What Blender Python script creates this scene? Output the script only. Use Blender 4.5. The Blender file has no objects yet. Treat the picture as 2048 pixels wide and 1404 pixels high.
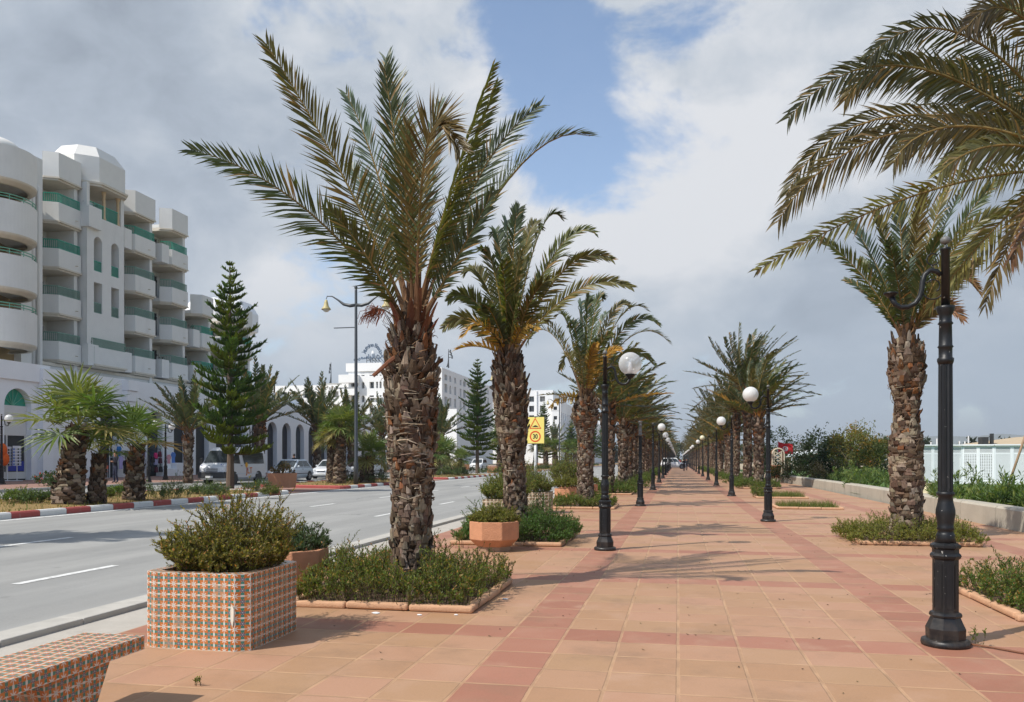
import bpy, math, random
import numpy as np
from mathutils import Vector, Matrix
R = math.radians
C = bpy.context.scene.collection
SC = bpy.context.scene
# ---------------------------------------------------------------- camera
FPX = 1640.0                      # focal length in pixels of the 2048 wide photograph
YAW = math.atan(332.0 / FPX)      # the promenade runs along +Y, the camera is turned a little to the left of it
SA, CA = math.sin(YAW), math.cos(YAW)
EYE = 1.6
HOR = 919.0
cam_d = bpy.data.cameras.new("camera"); cam = bpy.data.objects.new("camera", cam_d); C.objects.link(cam)
cam.location = (0, 0, EYE); cam.rotation_euler = (R(90), 0, YAW)
cam_d.sensor_width = 36; cam_d.lens = FPX / 2048 * 36; cam_d.shift_y = 217 / 2048
cam_d.clip_start = 0.05; cam_d.clip_end = 30000
SC.camera = cam
SC.view_settings.view_transform = 'Standard'; SC.view_settings.look = 'None'
SC.view_settings.exposure = 0.30; SC.view_settings.gamma = 1.0
SC.cycles.max_bounces = 6; SC.cycles.transparent_max_bounces = 8
SC.cycles.diffuse_bounces = 3; SC.cycles.glossy_bounces = 2; SC.cycles.transmission_bounces = 3
SC.cycles.caustics_reflective = False; SC.cycles.caustics_refractive = False


def at(x, y, d):
    """world point seen at pixel (x, y) at depth d"""
    u = (x - 1024) / FPX
    return Vector((d * (u * CA - SA), d * (CA + u * SA), EYE + (HOR - y) / FPX * d))


def zl(X):
    """height of the ground left of the promenade kerb: it climbs gently to the buildings"""
    return -0.12 + 0.0135 * max(0.0, -6 - X)


def onX(x, X):
    u = (x - 1024) / FPX
    return X * (CA + u * SA) / (u * CA - SA)


def onY(x, Y):
    u = (x - 1024) / FPX
    return Y * (u * CA - SA) / (CA + u * SA)


def zat(X, Y, y):
    """height of pixel row y over the plan point (X, Y)"""
    d = -X * SA + Y * CA
    return EYE + (HOR - y) / FPX * d


# ---------------------------------------------------------------- node helper
class G:
    def __init__(s, tree):
        s.t = tree
        tree.nodes.clear()

    def n(s, typ, ins=None, **props):
        nd = s.t.nodes.new(typ)
        for k, v in props.items():
            setattr(nd, k, v)
        for k, v in (ins or {}).items():
            s.set(nd.inputs[k], v)
        return nd

    def set(s, sock, v):
        if isinstance(v, bpy.types.NodeSocket):
            s.t.links.new(v, sock)
        else:
            if isinstance(v, tuple) and len(v) == 3 and sock.type == 'RGBA':
                v = (*v, 1)
            sock.default_value = v

    def m(s, op, a, b=0.0, c=0.0, clamp=False):
        nd = s.n('ShaderNodeMath', {0: a, 1: b, 2: c}, operation=op, use_clamp=clamp)
        return nd.outputs[0]

    def mix(s, f, a, b, mode='MIX'):
        nd = s.n('ShaderNodeMix', {0: f, 6: a, 7: b}, data_type='RGBA', blend_type=mode)
        return nd.outputs[2]

    def step(s, v, lo, hi):
        nd = s.n('ShaderNodeMapRange', {0: v, 1: lo, 2: hi, 3: 0.0, 4: 1.0}, interpolation_type='SMOOTHSTEP')
        return nd.outputs[0]

    def noise(s, vec, scale, detail=4.0, rough=0.55, dist=0.0, col=False):
        nd = s.n('ShaderNodeTexNoise', {'Scale': scale, 'Detail': detail, 'Roughness': rough, 'Distortion': dist})
        if vec is not None:
            s.t.links.new(vec, nd.inputs['Vector'])
        return nd.outputs[1 if col else 0]

    def xyz(s, vec):
        nd = s.n('ShaderNodeSeparateXYZ', {0: vec})
        return nd.outputs

    def comb(s, x, y, z=0.0):
        return s.n('ShaderNodeCombineXYZ', {0: x, 1: y, 2: z}).outputs[0]

    def scale(s, vec, v):
        return s.n('ShaderNodeVectorMath', {0: vec, 1: v}, operation='MULTIPLY').outputs[0]


# ---------------------------------------------------------------- sky and sun
SUN_EL, SUN_AZ = R(50), math.atan2(-0.72, -0.69)     # the sun stands behind the camera, to the left
w = bpy.data.worlds.new("World"); SC.world = w; w.use_nodes = True
g = G(w.node_tree)
sky = g.n('ShaderNodeTexSky', sky_type='NISHITA', sun_disc=False, sun_elevation=SUN_EL, sun_rotation=SUN_AZ,
          air_density=1.0, dust_density=0.6, ozone_density=1.2)
dirv = g.n('ShaderNodeTexCoord').outputs['Generated']
dx, dy, dz = g.xyz(dirv)
az = g.m('ARCTAN2', dx, dy); el = g.m('ARCSINE', dz)
# cloud layer: noise over a slightly flattened dome
cp = g.comb(g.m('MULTIPLY', az, 1.7), g.m('MULTIPLY', el, 2.5), g.m('MULTIPLY', dy, 0.4))
n1 = g.noise(cp, 2.7, 10.0, 0.62, 0.35)
n2 = g.noise(g.n('ShaderNodeVectorMath', {0: cp, 1: (3.1, 1.7, 5.2)}, operation='ADD').outputs[0], 1.6, 7.0, 0.55, 0.2)
n3 = g.noise(g.n('ShaderNodeVectorMath', {0: cp, 1: (8.1, 2.7, 1.2)}, operation='ADD').outputs[0], 6.0, 6.0, 0.6, 0.3)


def spot(a0, e0, sa, se, k):
    """a wide patch of the sky dome, centred on a compass bearing and elevation"""
    qa = g.m('DIVIDE', g.m('SUBTRACT', az, R(a0)), R(sa)); qe = g.m('DIVIDE', g.m('SUBTRACT', el, R(e0)), R(se))
    q = g.m('ADD', g.m('MULTIPLY', qa, qa), g.m('MULTIPLY', qe, qe))
    return g.m('MULTIPLY', g.m('EXPONENT', g.m('MULTIPLY', q, -1.0)), k)


def total(*vals):
    r = vals[0]
    for v in vals[1:]:
        r = g.m('ADD', r, v)
    return r


def sdir(x, y):
    p = at(x, y, 1.0) - Vector((0, 0, EYE))
    return math.degrees(math.atan2(p.x, p.y)), math.degrees(math.atan2(p.z, math.hypot(p.x, p.y)))


CLEAR = [(1085, 110, 3.6, 7, .56), (1165, 290, 2.8, 4.0, .56), (1235, 150, 4.5, 8, .34), (1262, 90, 2.2, 5, -.26), (960, 690, 6, 4, -.4), (330, 560, 5, 4, -.3), (110, 110, 6, 4, -.35), (250, 200, 6, 4, -.2), (1100, 350, 2.2, 2.6, .3), (1420, 20, 6, 2.5, .25), (40, 300, 4, 2, .2), (1000, 20, 3, 3, .2), (1950, 620, 12, 7, -.45), (1650, 250, 9, 9, -.2)]
BRIGHT = [(1340, 430, 11, 6, .75), (1020, 120, 5, 6, .22), (560, 60, 7, 5, .28), (300, 290, 7, 4, .28), (1330, 150, 6, 8, .22),
          (1150, 420, 5, 4, .22), (1650, 130, 9, 9, .15), (600, 560, 10, 6, .15), (1250, 760, 22, 5, .28), (1700, 760, 14, 5, .15)]
DARK = [(180, 120, 11, 7, .42), (1700, 640, 14, 6, .20), (700, 330, 9, 5, .12), (1000, 640, 12, 4, .12), (1850, 780, 12, 4, .10),
        (330, 190, 6, 5, .12)]
# unseen sky behind the camera, where the sun stands, cleared to cut fill light
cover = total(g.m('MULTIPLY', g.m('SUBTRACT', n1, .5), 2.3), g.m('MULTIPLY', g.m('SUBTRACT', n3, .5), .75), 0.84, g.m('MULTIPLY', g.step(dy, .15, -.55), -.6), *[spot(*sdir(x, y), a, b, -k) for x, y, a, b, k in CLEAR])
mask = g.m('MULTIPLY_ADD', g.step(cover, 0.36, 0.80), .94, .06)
lum = total(g.m('MULTIPLY', g.m('SUBTRACT', n2, 0.5), 1.7), g.m('MULTIPLY', g.m('SUBTRACT', n3, 0.5), 0.8), 0.52,
            *([spot(*sdir(x, y), a, b, k) for x, y, a, b, k in BRIGHT] + [spot(*sdir(x, y), a, b, -k) for x, y, a, b, k in DARK]))
ccol = g.n('ShaderNodeValToRGB', {0: lum})
cr = ccol.color_ramp
cr.elements[0].position = 0.0; cr.elements[0].color = (.30, .35, .43, 1)
cr.elements[1].position = 1.0; cr.elements[1].color = (.90, .92, .96, 1)
e = cr.elements.new(.45); e.color = (.50, .57, .67, 1)
e = cr.elements.new(.7); e.color = (.66, .72, .80, 1)
# sky near the ground is a pale milky grey-blue
low = g.step(el, R(0), R(14))
ccol2 = g.mix(low, (.50, .60, .72), ccol.outputs[0])
bg_sky = g.n('ShaderNodeBackground', {0: sky.outputs[0], 1: 0.15})
bg_cl = g.n('ShaderNodeBackground', {0: ccol2, 1: 0.70})
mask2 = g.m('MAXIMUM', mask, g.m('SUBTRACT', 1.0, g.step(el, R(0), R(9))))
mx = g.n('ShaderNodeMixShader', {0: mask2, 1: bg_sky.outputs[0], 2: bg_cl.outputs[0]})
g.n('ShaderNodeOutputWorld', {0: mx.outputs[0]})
sl = bpy.data.lights.new("sun", 'SUN'); sl.energy = 4.2; sl.angle = R(0.5); sl.color = (1, .95, .87)
so = bpy.data.objects.new("sun", sl); C.objects.link(so); so.location = (-40, -40, 60)
sv = Vector((math.sin(SUN_AZ) * math.cos(SUN_EL), math.cos(SUN_AZ) * math.cos(SUN_EL), math.sin(SUN_EL)))
so.rotation_euler = sv.to_track_quat('Z', 'Y').to_euler()

# ---------------------------------------------------------------- materials
M = {}


def mat(name, fn):
    m = bpy.data.materials.new(name); m.use_nodes = True
    g = G(m.node_tree)
    out = g.n('ShaderNodeOutputMaterial')
    r = fn(g)
    if isinstance(r, dict):
        b = g.n('ShaderNodeBsdfPrincipled', {k: v for k, v in r.items() if k != 'bump'})
        if 'bump' in r:
            h, st, di = r['bump']
            bp = g.n('ShaderNodeBump', {'Height': h, 'Strength': st, 'Distance': di})
            g.t.links.new(bp.outputs[0], b.inputs['Normal'])
        r = b.outputs[0]
    g.t.links.new(r, out.inputs[0])
    M[name] = m
    return m


def simple(name, col, rough=.6, var=.25, scale=6.0, bump=0.0, metal=0.0, spec=.4, stain=0.0):
    def fn(g):
        tc = g.n('ShaderNodeTexCoord').outputs['Object']
        n = g.noise(tc, scale, 5, .6)
        k = g.m('MULTIPLY_ADD', g.m('SUBTRACT', n, .5), 2 * var, 1.0)
        c = g.n('ShaderNodeVectorMath', {0: col, 1: g.comb(k, k, k)}, operation='MULTIPLY').outputs[0]
        if stain:
            s2 = g.step(g.noise(g.scale(tc, (1.5, 1.5, .35)), scale * .35, 6, .65), .52, .75)
            c = g.mix(g.m('MULTIPLY', s2, stain), c, tuple(v * .62 for v in col))
        d = {'Base Color': c, 'Roughness': rough, 'Metallic': metal, 'Specular IOR Level': spec}
        if bump:
            d['bump'] = (g.noise(tc, scale * 6, 4, .6), bump, .02)
        return d
    return mat(name, fn)


def leafmat(name, trans=.3, rough=.45, spec=.35):
    def fn(g):
        a = g.n('ShaderNodeAttribute', attribute_name='Col').outputs[0]
        b = g.n('ShaderNodeBsdfPrincipled', {'Base Color': a, 'Roughness': rough, 'Specular IOR Level': spec})
        t = g.n('ShaderNodeBsdfTranslucent', {0: g.n('ShaderNodeVectorMath', {0: a, 1: (1.5, 1.6, .6)}, operation='MULTIPLY').outputs[0]})
        return g.n('ShaderNodeMixShader', {0: trans, 1: b.outputs[0], 2: t.outputs[0]}).outputs[0]
    return mat(name, fn)


def colmat(name, rough=.8, spec=.2, var=.3, scale=20.0, bump=.3, sq=(1, 1, 1)):
    """surface whose own colour is stored on its faces"""
    def fn(g):
        a = g.n('ShaderNodeAttribute', attribute_name='Col').outputs[0]
        tc = g.n('ShaderNodeTexCoord').outputs['Object']
        n = g.noise(g.scale(tc, sq), scale, 5, .65)
        k = g.m('MULTIPLY_ADD', g.m('SUBTRACT', n, .5), 2 * var, 1.0)
        c = g.n('ShaderNodeVectorMath', {0: a, 1: g.comb(k, k, k)}, operation='MULTIPLY').outputs[0]
        d = {'Base Color': c, 'Roughness': rough, 'Specular IOR Level': spec}
        if bump:
            d['bump'] = (n, bump, .02)
        return d
    return mat(name, fn)


T = 0.505                            # paving tile


def tile_fn(side=False):
    def fn(g):
        tc = g.n('ShaderNodeTexCoord').outputs['Object']
        wob = g.noise(tc, 1.7, 3, .5, 0, True)
        wv = g.n('ShaderNodeVectorMath', {0: wob, 1: (.5, .5, .5)}, operation='SUBTRACT').outputs[0]
        p = g.n('ShaderNodeVectorMath', {0: tc, 1: g.scale(wv, (.02, .02, 0))}, operation='ADD').outputs[0]
        X, Y, _ = g.xyz(p)
        tx = g.m('DIVIDE', X, T); ty = g.m('DIVIDE', g.m('SUBTRACT', Y, 7.21), T)
        ix = g.m('FLOOR', tx); iy = g.m('FLOOR', ty)
        fx = g.m('ABSOLUTE', g.m('SUBTRACT', g.m('FRACT', tx), .5)); fy = g.m('ABSOLUTE', g.m('SUBTRACT', g.m('FRACT', ty), .5))
        joint = g.m('MAXIMUM', fx, g.m('ADD', fy, .004))
        jn = g.m('MULTIPLY_ADD', g.noise(tc, 14, 4, .6), .012, .461)
        grout = g.step(joint, jn, g.m('ADD', jn, .014))
        mx_ = g.m('FLOORED_MODULO', ix, 7.0); my_ = g.m('FLOORED_MODULO', iy, 7.0)
        redc = g.m('COMPARE', mx_, 4.0, .1); redr = g.m('COMPARE', my_, 0.0, .1)
        red = g.m('MAXIMUM', redc, redr)
        wn = g.n('ShaderNodeTexWhiteNoise', {0: g.comb(ix, iy)}, noise_dimensions='2D')
        r1 = wn.outputs[0]
        rr, rg, rb = g.xyz(wn.outputs[1])
        n = g.noise(tc, 2.2, 6, .6)
        ochre = g.mix(g.step(r1, .1, .9), (.36, .205, .112), (.40, .222, .138))
        ochre = g.mix(g.m('MULTIPLY', g.step(rg, .6, 1.0), .45), ochre, (.37, .232, .128))
        redcol = g.mix(rg, (.30, .130, .082), (.36, .165, .108))
        c = g.mix(red, ochre, redcol)
        # worn pale bloom on the middle of the tiles, darker dirt
        worn = g.m('MULTIPLY', g.step(n, .45, .72), g.m('MULTIPLY_ADD', rb, .5, .1))
        c = g.mix(worn, c, (.43, .27, .185))
        dn = g.noise(tc, 1.0, 8, .7)
        c = g.mix(g.m('MULTIPLY', g.step(dn, .48, .74), .6), c, (.225, .14, .085))
        st2 = g.step(g.noise(g.scale(tc, (1.0, .55, 1)), .55, 7, .68), .60, .74)
        c = g.mix(g.m('MULTIPLY', st2, .35), c, (.20, .12, .075))
        big = g.noise(tc, .16, 4, .6)
        c = g.mix(g.m('MULTIPLY', g.step(big, .5, .8), .32), c, (.30, .165, .105))
        fine = g.noise(tc, 60, 4, .6)
        kf = g.m('MULTIPLY_ADD', g.m('SUBTRACT', fine, .5), .28, 1.0)
        c = g.n('ShaderNodeVectorMath', {0: c, 1: g.comb(kf, kf, kf)}, operation='MULTIPLY').outputs[0]
        spk = g.step(g.noise(tc, 5.5, 3, .5), .76, .79)
        c = g.mix(g.m('MULTIPLY', spk, .5), c, (.2, .14, .1))
        gc = g.mix(g.step(g.noise(tc, 3.0, 3, .5), .35, .65), (.33, .20, .115), (.47, .29, .165))
        c = g.mix(g.m('MULTIPLY', grout, .70), c, gc)
        h = g.m('ADD', g.m('MULTIPLY', grout, -1.0), g.m('MULTIPLY', n, .5))
        return {'Base Color': c, 'Roughness': g.m('MULTIPLY_ADD', n, .3, .45), 'Specular IOR Level': .3, 'bump': (h, .45, .014)}
    return fn


mat('paving', tile_fn())


def zellige(g):
    """painted ceramic tiles: navy star, orange petals, teal drops, white joints; one cell = 1 UV unit"""
    uv = g.n('ShaderNodeTexCoord').outputs['UV']
    U, V, _ = g.xyz(uv)
    x = g.m('SUBTRACT', g.m('FRACT', U), .5); y = g.m('SUBTRACT', g.m('FRACT', V), .5)
    ax = g.m('ABSOLUTE', x); ay = g.m('ABSOLUTE', y)
    r = g.m('SQRT', g.m('ADD', g.m('MULTIPLY', x, x), g.m('MULTIPLY', y, y)))
    th = g.m('ARCTAN2', y, x)
    mxx = g.m('MAXIMUM', ax, ay); mn = g.m('MINIMUM', ax, ay)
    wn = g.n('ShaderNodeTexWhiteNoise', {0: g.comb(g.m('FLOOR', U), g.m('FLOOR', V))}, noise_dimensions='2D').outputs[0]
    white = (.62, .59, .52)
    dia = g.m('ABSOLUTE', g.m('COSINE', g.m('MULTIPLY', th, 4.0)))        # petals lie either side of the diagonals
    s4 = g.m('COSINE', g.m('MULTIPLY', g.m('ADD', th, R(45)), 4.0))       # +1 on the diagonals
    s8 = g.m('COSINE', g.m('MULTIPLY', th, 8.0))
    edge = g.m('SUBTRACT', .50, g.m('MULTIPLY', g.step(s4, -.2, .9), .0))
    pet = g.m('MULTIPLY', g.step(s4, -.55, -.35), g.m('MULTIPLY', g.step(r, .13, .16), g.m('SUBTRACT', 1.0, g.step(mxx, .46, .475))))
    pet = g.m('MULTIPLY', pet, g.m('SUBTRACT', 1.0, g.step(g.m('ADD', mn, mxx), .84, .88)))
    notch = g.m('MULTIPLY', g.step(s4, .93, .99), g.step(r, .40, .44))
    pet = g.m('MULTIPLY', pet, g.m('SUBTRACT', 1.0, notch))
    tl = g.m('MULTIPLY', g.step(s4, .1, -.2), 1.0)
    tl = g.m('MULTIPLY', g.m('SUBTRACT', 1.0, g.step(mn, .10, .13)),
             g.m('MULTIPLY', g.step(mxx, .17, .20), g.m('SUBTRACT', 1.0, g.step(mxx, .40, .43))))
    st = g.m('SUBTRACT', 1.0, g.step(r, g.m('MULTIPLY_ADD', s8, .03, .15), g.m('MULTIPLY_ADD', s8, .03, .175)))
    orange = g.mix(wn, (.47, .125, .018), (.58, .18, .03))
    c = g.mix(pet, white, orange)
    c = g.mix(tl, c, (.03, .20, .155))
    rim = g.m('MULTIPLY', g.m('MULTIPLY', g.step(s4, -.75, -.6), g.m('SUBTRACT', 1.0, g.step(s4, -.5, -.35))), g.step(r, .15, .2))
    rim = g.m('MULTIPLY', rim, g.m('SUBTRACT', 1.0, g.step(mxx, .38, .41)))
    c = g.mix(g.m('MULTIPLY', rim, .35), c, (.04, .045, .06))
    star = g.mix(g.step(s8, -.6, -.2), (.35, .36, .40), (.02, .026, .07))
    c = g.mix(st, c, star)
    c = g.mix(g.m('SUBTRACT', 1.0, g.step(r, .03, .045)), c, (.5, .5, .45))
    corner = g.step(g.m('ADD', ax, ay), .90, .93)
    c = g.mix(g.m('MULTIPLY', corner, .6), c, (.12, .25, .30))
    j = g.step(mxx, .486, .494)
    c = g.mix(g.m('MULTIPLY', j, .75), c, (.50, .46, .39))
    c = g.mix(g.m('MULTIPLY', g.m('GREATER_THAN', wn, .985), .3), c, (.42, .36, .27))
    c = g.mix(g.m('MULTIPLY', g.step(wn, .6, .9), .16), c, (.20, .12, .07))
    tc = g.n('ShaderNodeTexCoord').outputs['Object']
    d = g.noise(tc, 3.5, 7, .65)
    c = g.mix(g.m('MULTIPLY', g.step(d, .54, .80), .4), c, (.30, .24, .17))
    return {'Base Color': c, 'Roughness': g.m('MULTIPLY_ADD', d, .3, .18), 'Specular IOR Level': .5, 'bump': (j, -.3, .003)}


mat('zellige', zellige)


def browntile(g):
    uv = g.n('ShaderNodeTexCoord').outputs['UV']
    U, V, _ = g.xyz(uv)
    ax = g.m('ABSOLUTE', g.m('SUBTRACT', g.m('FRACT', U), .5)); ay = g.m('ABSOLUTE', g.m('SUBTRACT', g.m('FRACT', V), .5))
    mxx = g.m('MAXIMUM', ax, ay); sm = g.m('ADD', ax, ay)
    c = g.mix(g.step(sm, .3, .34), (.11, .10, .075), (.33, .20, .10))
    c = g.mix(g.step(mxx, .35, .38), c, (.24, .17, .10))
    c = g.mix(g.step(mxx, .40, .43), c, (.60, .53, .42))
    return {'Base Color': c, 'Roughness': .35, 'Specular IOR Level': .5}


mat('brown_tile', browntile)


def road_fn(g):
    tc = g.n('ShaderNodeTexCoord').outputs['Object']
    X, Y, _ = g.xyz(tc)
    a = g.noise(g.scale(tc, (1.0, .12, 1)), .9, 6, .6)
    b = g.noise(tc, 90, 3, .6)
    c2 = g.noise(tc, 3, 6, .65)
    c = g.mix(g.step(a, .3, .7), (.245, .245, .236), (.315, .312, .297))
    c = g.mix(g.m('MULTIPLY', g.step(c2, .5, .8), .35), c, (.19, .19, .185))
    # polished wheel tracks, two to each 3.6 m lane, and tarred cracks
    tr = g.m('COSINE', g.m('MULTIPLY', g.m('SUBTRACT', X, .2), 3.49))
    c = g.mix(g.m('MULTIPLY', g.step(tr, .2, .9), g.m('MULTIPLY', g.step(a, .25, .6), .35)), c, (.205, .203, .195))
    vo = g.n('ShaderNodeTexVoronoi', {'Vector': g.n('ShaderNodeVectorMath', {0: tc, 1: g.scale(g.noise(tc, 1.5, 4, .6, 0, True), (.8, .8, 0))}, operation='ADD').outputs[0], 'Scale': .16}, feature='DISTANCE_TO_EDGE').outputs[0]
    crack = g.m('MULTIPLY', g.m('SUBTRACT', 1.0, g.step(vo, .0015, .005)), g.step(g.noise(tc, .25, 3, .5), .45, .6))
    c = g.mix(g.m('MULTIPLY', crack, .7), c, (.09, .09, .09))
    oil = g.step(g.noise(tc, 1.3, 3, .5), .70, .76)
    c = g.mix(g.m('MULTIPLY', oil, .35), c, (.12, .12, .115))
    k = g.m('MULTIPLY_ADD', g.m('SUBTRACT', b, .5), .6, 1.0)
    c = g.n('ShaderNodeVectorMath', {0: c, 1: g.comb(k, k, k)}, operation='MULTIPLY').outputs[0]
    return {'Base Color': c, 'Roughness': .85, 'Specular IOR Level': .25, 'bump': (b, .4, .01)}


mat('asphalt', road_fn)


def kerb_paint(g):
    tc = g.n('ShaderNodeTexCoord').outputs['Object']
    X, Y, _ = g.xyz(tc)
    k = g.m('FLOORED_MODULO', g.m('FLOOR', g.m('ADD', g.m('DIVIDE', Y, 1.0), .35)), 2.0)
    fr = g.m('ABSOLUTE', g.m('SUBTRACT', g.m('FRACT', g.m('ADD', g.m('DIVIDE', Y, 1.0), .35)), .5))
    n = g.noise(tc, 7, 6, .65)
    c = g.mix(k, (.68, .67, .64), (.38, .085, .075))
    c = g.mix(g.m('MULTIPLY', g.step(n, .55, .72), .45), c, (.36, .32, .28))
    c = g.mix(g.m('MULTIPLY', g.step(fr, .488, .495), .6), c, (.2, .17, .14))
    return {'Base Color': c, 'Roughness': .75, 'Specular IOR Level': .25}


mat('kerb_paint', kerb_paint)


def roadpaint(g):
    tc = g.n('ShaderNodeTexCoord').outputs['Object']
    n = g.noise(tc, 12, 6, .7)
    c = g.mix(g.step(n, .45, .68), (.66, .66, .64), (.40, .40, .385))
    return {'Base Color': c, 'Roughness': .8, 'Specular IOR Level': .2}


mat('road_paint', roadpaint)
simple('concrete', (.40, .37, .325), .85, .2, 3, .25, stain=.5)
simple('kerb_stone', (.42, .40, .36), .85, .2, 4, .2, stain=.4)
simple('wall_concrete', (.385, .35, .285), .85, .2, 1.6, .25, stain=.55)
simple('gutter', (.27, .255, .23), .9, .25, 3, .25, stain=.5)
simple('terracotta', (.50, .235, .125), .8, .2, 9, .5, stain=.25)
simple('terracotta_kerb', (.50, .29, .17), .85, .25, 8, .35, stain=.5)
simple('plinth', (.33, .22, .14), .9, .25, 6, .2, stain=.5)
simple('soil', (.12, .075, .045), .95, .4, 12, .6)
simple('side_paving', (.27, .155, .12), .85, .2, 1.5, .1)
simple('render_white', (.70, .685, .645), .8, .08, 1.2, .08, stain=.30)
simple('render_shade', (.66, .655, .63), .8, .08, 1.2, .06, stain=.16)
simple('arcade_white', (.82, .825, .83), .75, .05, 1.0, .06, stain=.10)
simple('cornice', (.62, .56, .46), .8, .12, 3, .1, stain=.25)
simple('ochre_wall', (.36, .25, .12), .85, .15, 1.5, .1)
simple('column_stone', (.60, .44, .26), .7, .12, 5, .1)
simple('green_rail', (.03, .30, .20), .45, .15, 5)
simple('grey_green_rail', (.16, .28, .22), .5, .15, 5)
simple('pale_green_rail', (.16, .42, .29), .45, .15, 5)
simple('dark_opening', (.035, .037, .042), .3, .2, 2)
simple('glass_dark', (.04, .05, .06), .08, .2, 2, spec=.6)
simple('curtain', (.30, .29, .27), .7, .2, 2)
simple('far_white', (.78, .78, .77), .8, .06, .3, stain=.12)
def iron(g):
    tc = g.n('ShaderNodeTexCoord').outputs['Object']
    z = g.xyz(tc)[2]
    n = g.noise(tc, 11, 6, .7); d = g.noise(g.scale(tc, (3, 3, .8)), 6, 6, .65)
    c = g.mix(g.m('MULTIPLY', g.step(d, .50, .74), .28), (.007, .0075, .0085), (.045, .042, .037))
    dust = g.m('MULTIPLY', g.m('SUBTRACT', 1.0, g.step(z, .0, .55)), g.step(n, .35, .7))
    c = g.mix(g.m('MULTIPLY', dust, .28), c, (.12, .085, .06))
    chip = g.step(g.noise(tc, 26, 3, .5), .71, .73)
    c = g.mix(chip, c, (.30, .29, .27))
    return {'Base Color': c, 'Roughness': g.m('MULTIPLY_ADD', n, .4, .25), 'Specular IOR Level': .4, 'bump': (n, .15, .01)}


mat('iron_black', iron)
simple('iron_worn', (.13, .13, .125), .5, .5, 25, .1, spec=.5)
simple('grey_pole', (.045, .05, .055), .4, .2, 6, spec=.5)
simple('lamp_shade', (.42, .35, .16), .5, .15, 9)
simple('lamp_glass', (.60, .58, .50), .25, .1, 6, spec=.5)
simple('galvanised', (.52, .53, .52), .45, .12, 8, metal=.2)
simple('yellow_panel', (.82, .70, .19), .4, .05, 5)
simple('sign_red', (.70, .09, .02), .4, .05, 8)
simple('sign_black', (.015, .015, .015), .5, .1, 8)
simple('sign_edge', (.10, .11, .05), .5, .1, 8)
simple('white_lattice', (.78, .80, .82), .6, .06, 2, stain=.1)
simple('silver_paint', (.62, .64, .67), .28, .04, 1.5, metal=.15, spec=.6)
simple('silver_blue_paint', (.54, .60, .66), .28, .04, 1.5, metal=.15, spec=.6)
simple('white_paint', (.74, .75, .75), .25, .04, 1.5, spec=.6)
simple('blue_paint', (.06, .11, .19), .25, .05, 2, spec=.6)
simple('car_glass', (.03, .038, .042), .06, .1, 2, spec=.7)
simple('car_trim', (.035, .036, .038), .6, .15, 6)
simple('rubber', (.02, .02, .02), .8, .2, 9)
simple('rim_metal', (.45, .46, .47), .3, .1, 9, metal=.6)
simple('headlight', (.62, .64, .66), .12, .1, 15, spec=.8)
simple('indicator', (.6, .22, .04), .3, .1, 9)
simple('plate', (.62, .62, .6), .5, .1, 9)
simple('orange_print', (.62, .17, .03), .5, .05, 9)
simple('amber_print', (.72, .36, .02), .5, .05, 9)
simple('blue_print', (.03, .05, .35), .5, .05, 9)
simple('sign_letter', (.10, .14, .20), .5, .1, 3)
simple('brown_wood', (.17, .07, .035), .7, .25, 7)
simple('cream_wood', (.55, .48, .36), .7, .15, 7)
simple('flag_red', (.62, .02, .025), .7, .08, 6)
simple('flag_white', (.78, .76, .74), .7, .05, 6)
simple('lawn', (.075, .14, .03), .9, .4, 2.2, .5)
simple('dry_turf', (.235, .155, .055), .95, .35, 1.6, .6)
simple('sand', (.35, .29, .2), .95, .2, .4)
simple('hill_ground', (.10, .11, .07), .95, .3, .002)
simple('tan_roof', (.42, .33, .22), .85, .15, 1.5)
simple('rock', (.62, .53, .33), .85, .2, 3, .3)
simple('chair_red', (.62, .09, .03), .4, .1, 9)
simple('white_metal', (.72, .72, .72), .4, .08, 9)
simple('paper_print', (.55, .54, .52), .6, .5, 30)
simple('hair', (.015, .012, .010), .6, .3, 40)
for nm, c in dict(blue=(.03, .17, .45), lavender=(.45, .38, .68), red=(.48, .035, .02), grey=(.12, .12, .11), maroon=(.11, .012, .03),
                  pink=(.62, .30, .34), skyblue=(.10, .22, .55), hotpink=(.62, .03, .16), black=(.02, .018, .02), white=(.6, .6, .6),
                  wine=(.08, .015, .03), pattern=(.35, .33, .5), orange=(.75, .13, .02)).items():
    simple('cloth_' + nm, c, .85, .2, 9, .2)


def globe_fn(clear):
    def fn(g):
        b = g.n('ShaderNodeBsdfPrincipled', {'Base Color': (.80, .80, .78) if not clear else (.72, .74, .75), 'Roughness': .22, 'Specular IOR Level': .6})
        t = g.n('ShaderNodeBsdfTranslucent', {0: (.85, .85, .83)})
        mx = g.n('ShaderNodeMixShader', {0: .35, 1: b.outputs[0], 2: t.outputs[0]}).outputs[0]
        if clear:
            tr = g.n('ShaderNodeBsdfTransparent', {0: (.93, .94, .95)})
            lw = g.n('ShaderNodeLayerWeight', {0: .35}).outputs[1]
            f = g.m('MULTIPLY_ADD', lw, -.45, .55, True)
            mx = g.n('ShaderNodeMixShader', {0: f, 1: mx, 2: tr.outputs[0]}).outputs[0]
        return mx
    return fn


mat('globe_white', globe_fn(False)); mat('globe_clear', globe_fn(True))
simple('globe_yellow', (.66, .62, .42), .25, .05, 6, spec=.6)
leafmat('leaf', .40, .5, .2); leafmat('palm_leaf', .25, .42, .35); leafmat('needle', .25, .6, .2); leafmat('grass_blade', .3, .6, .2)
colmat('bark', .9, .12, .7, 55, .7, (1, 1, .22)); colmat('wood', .85, .2, .3, 18, .3); colmat('petal', .6, .2, .1, 10, 0)


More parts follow.
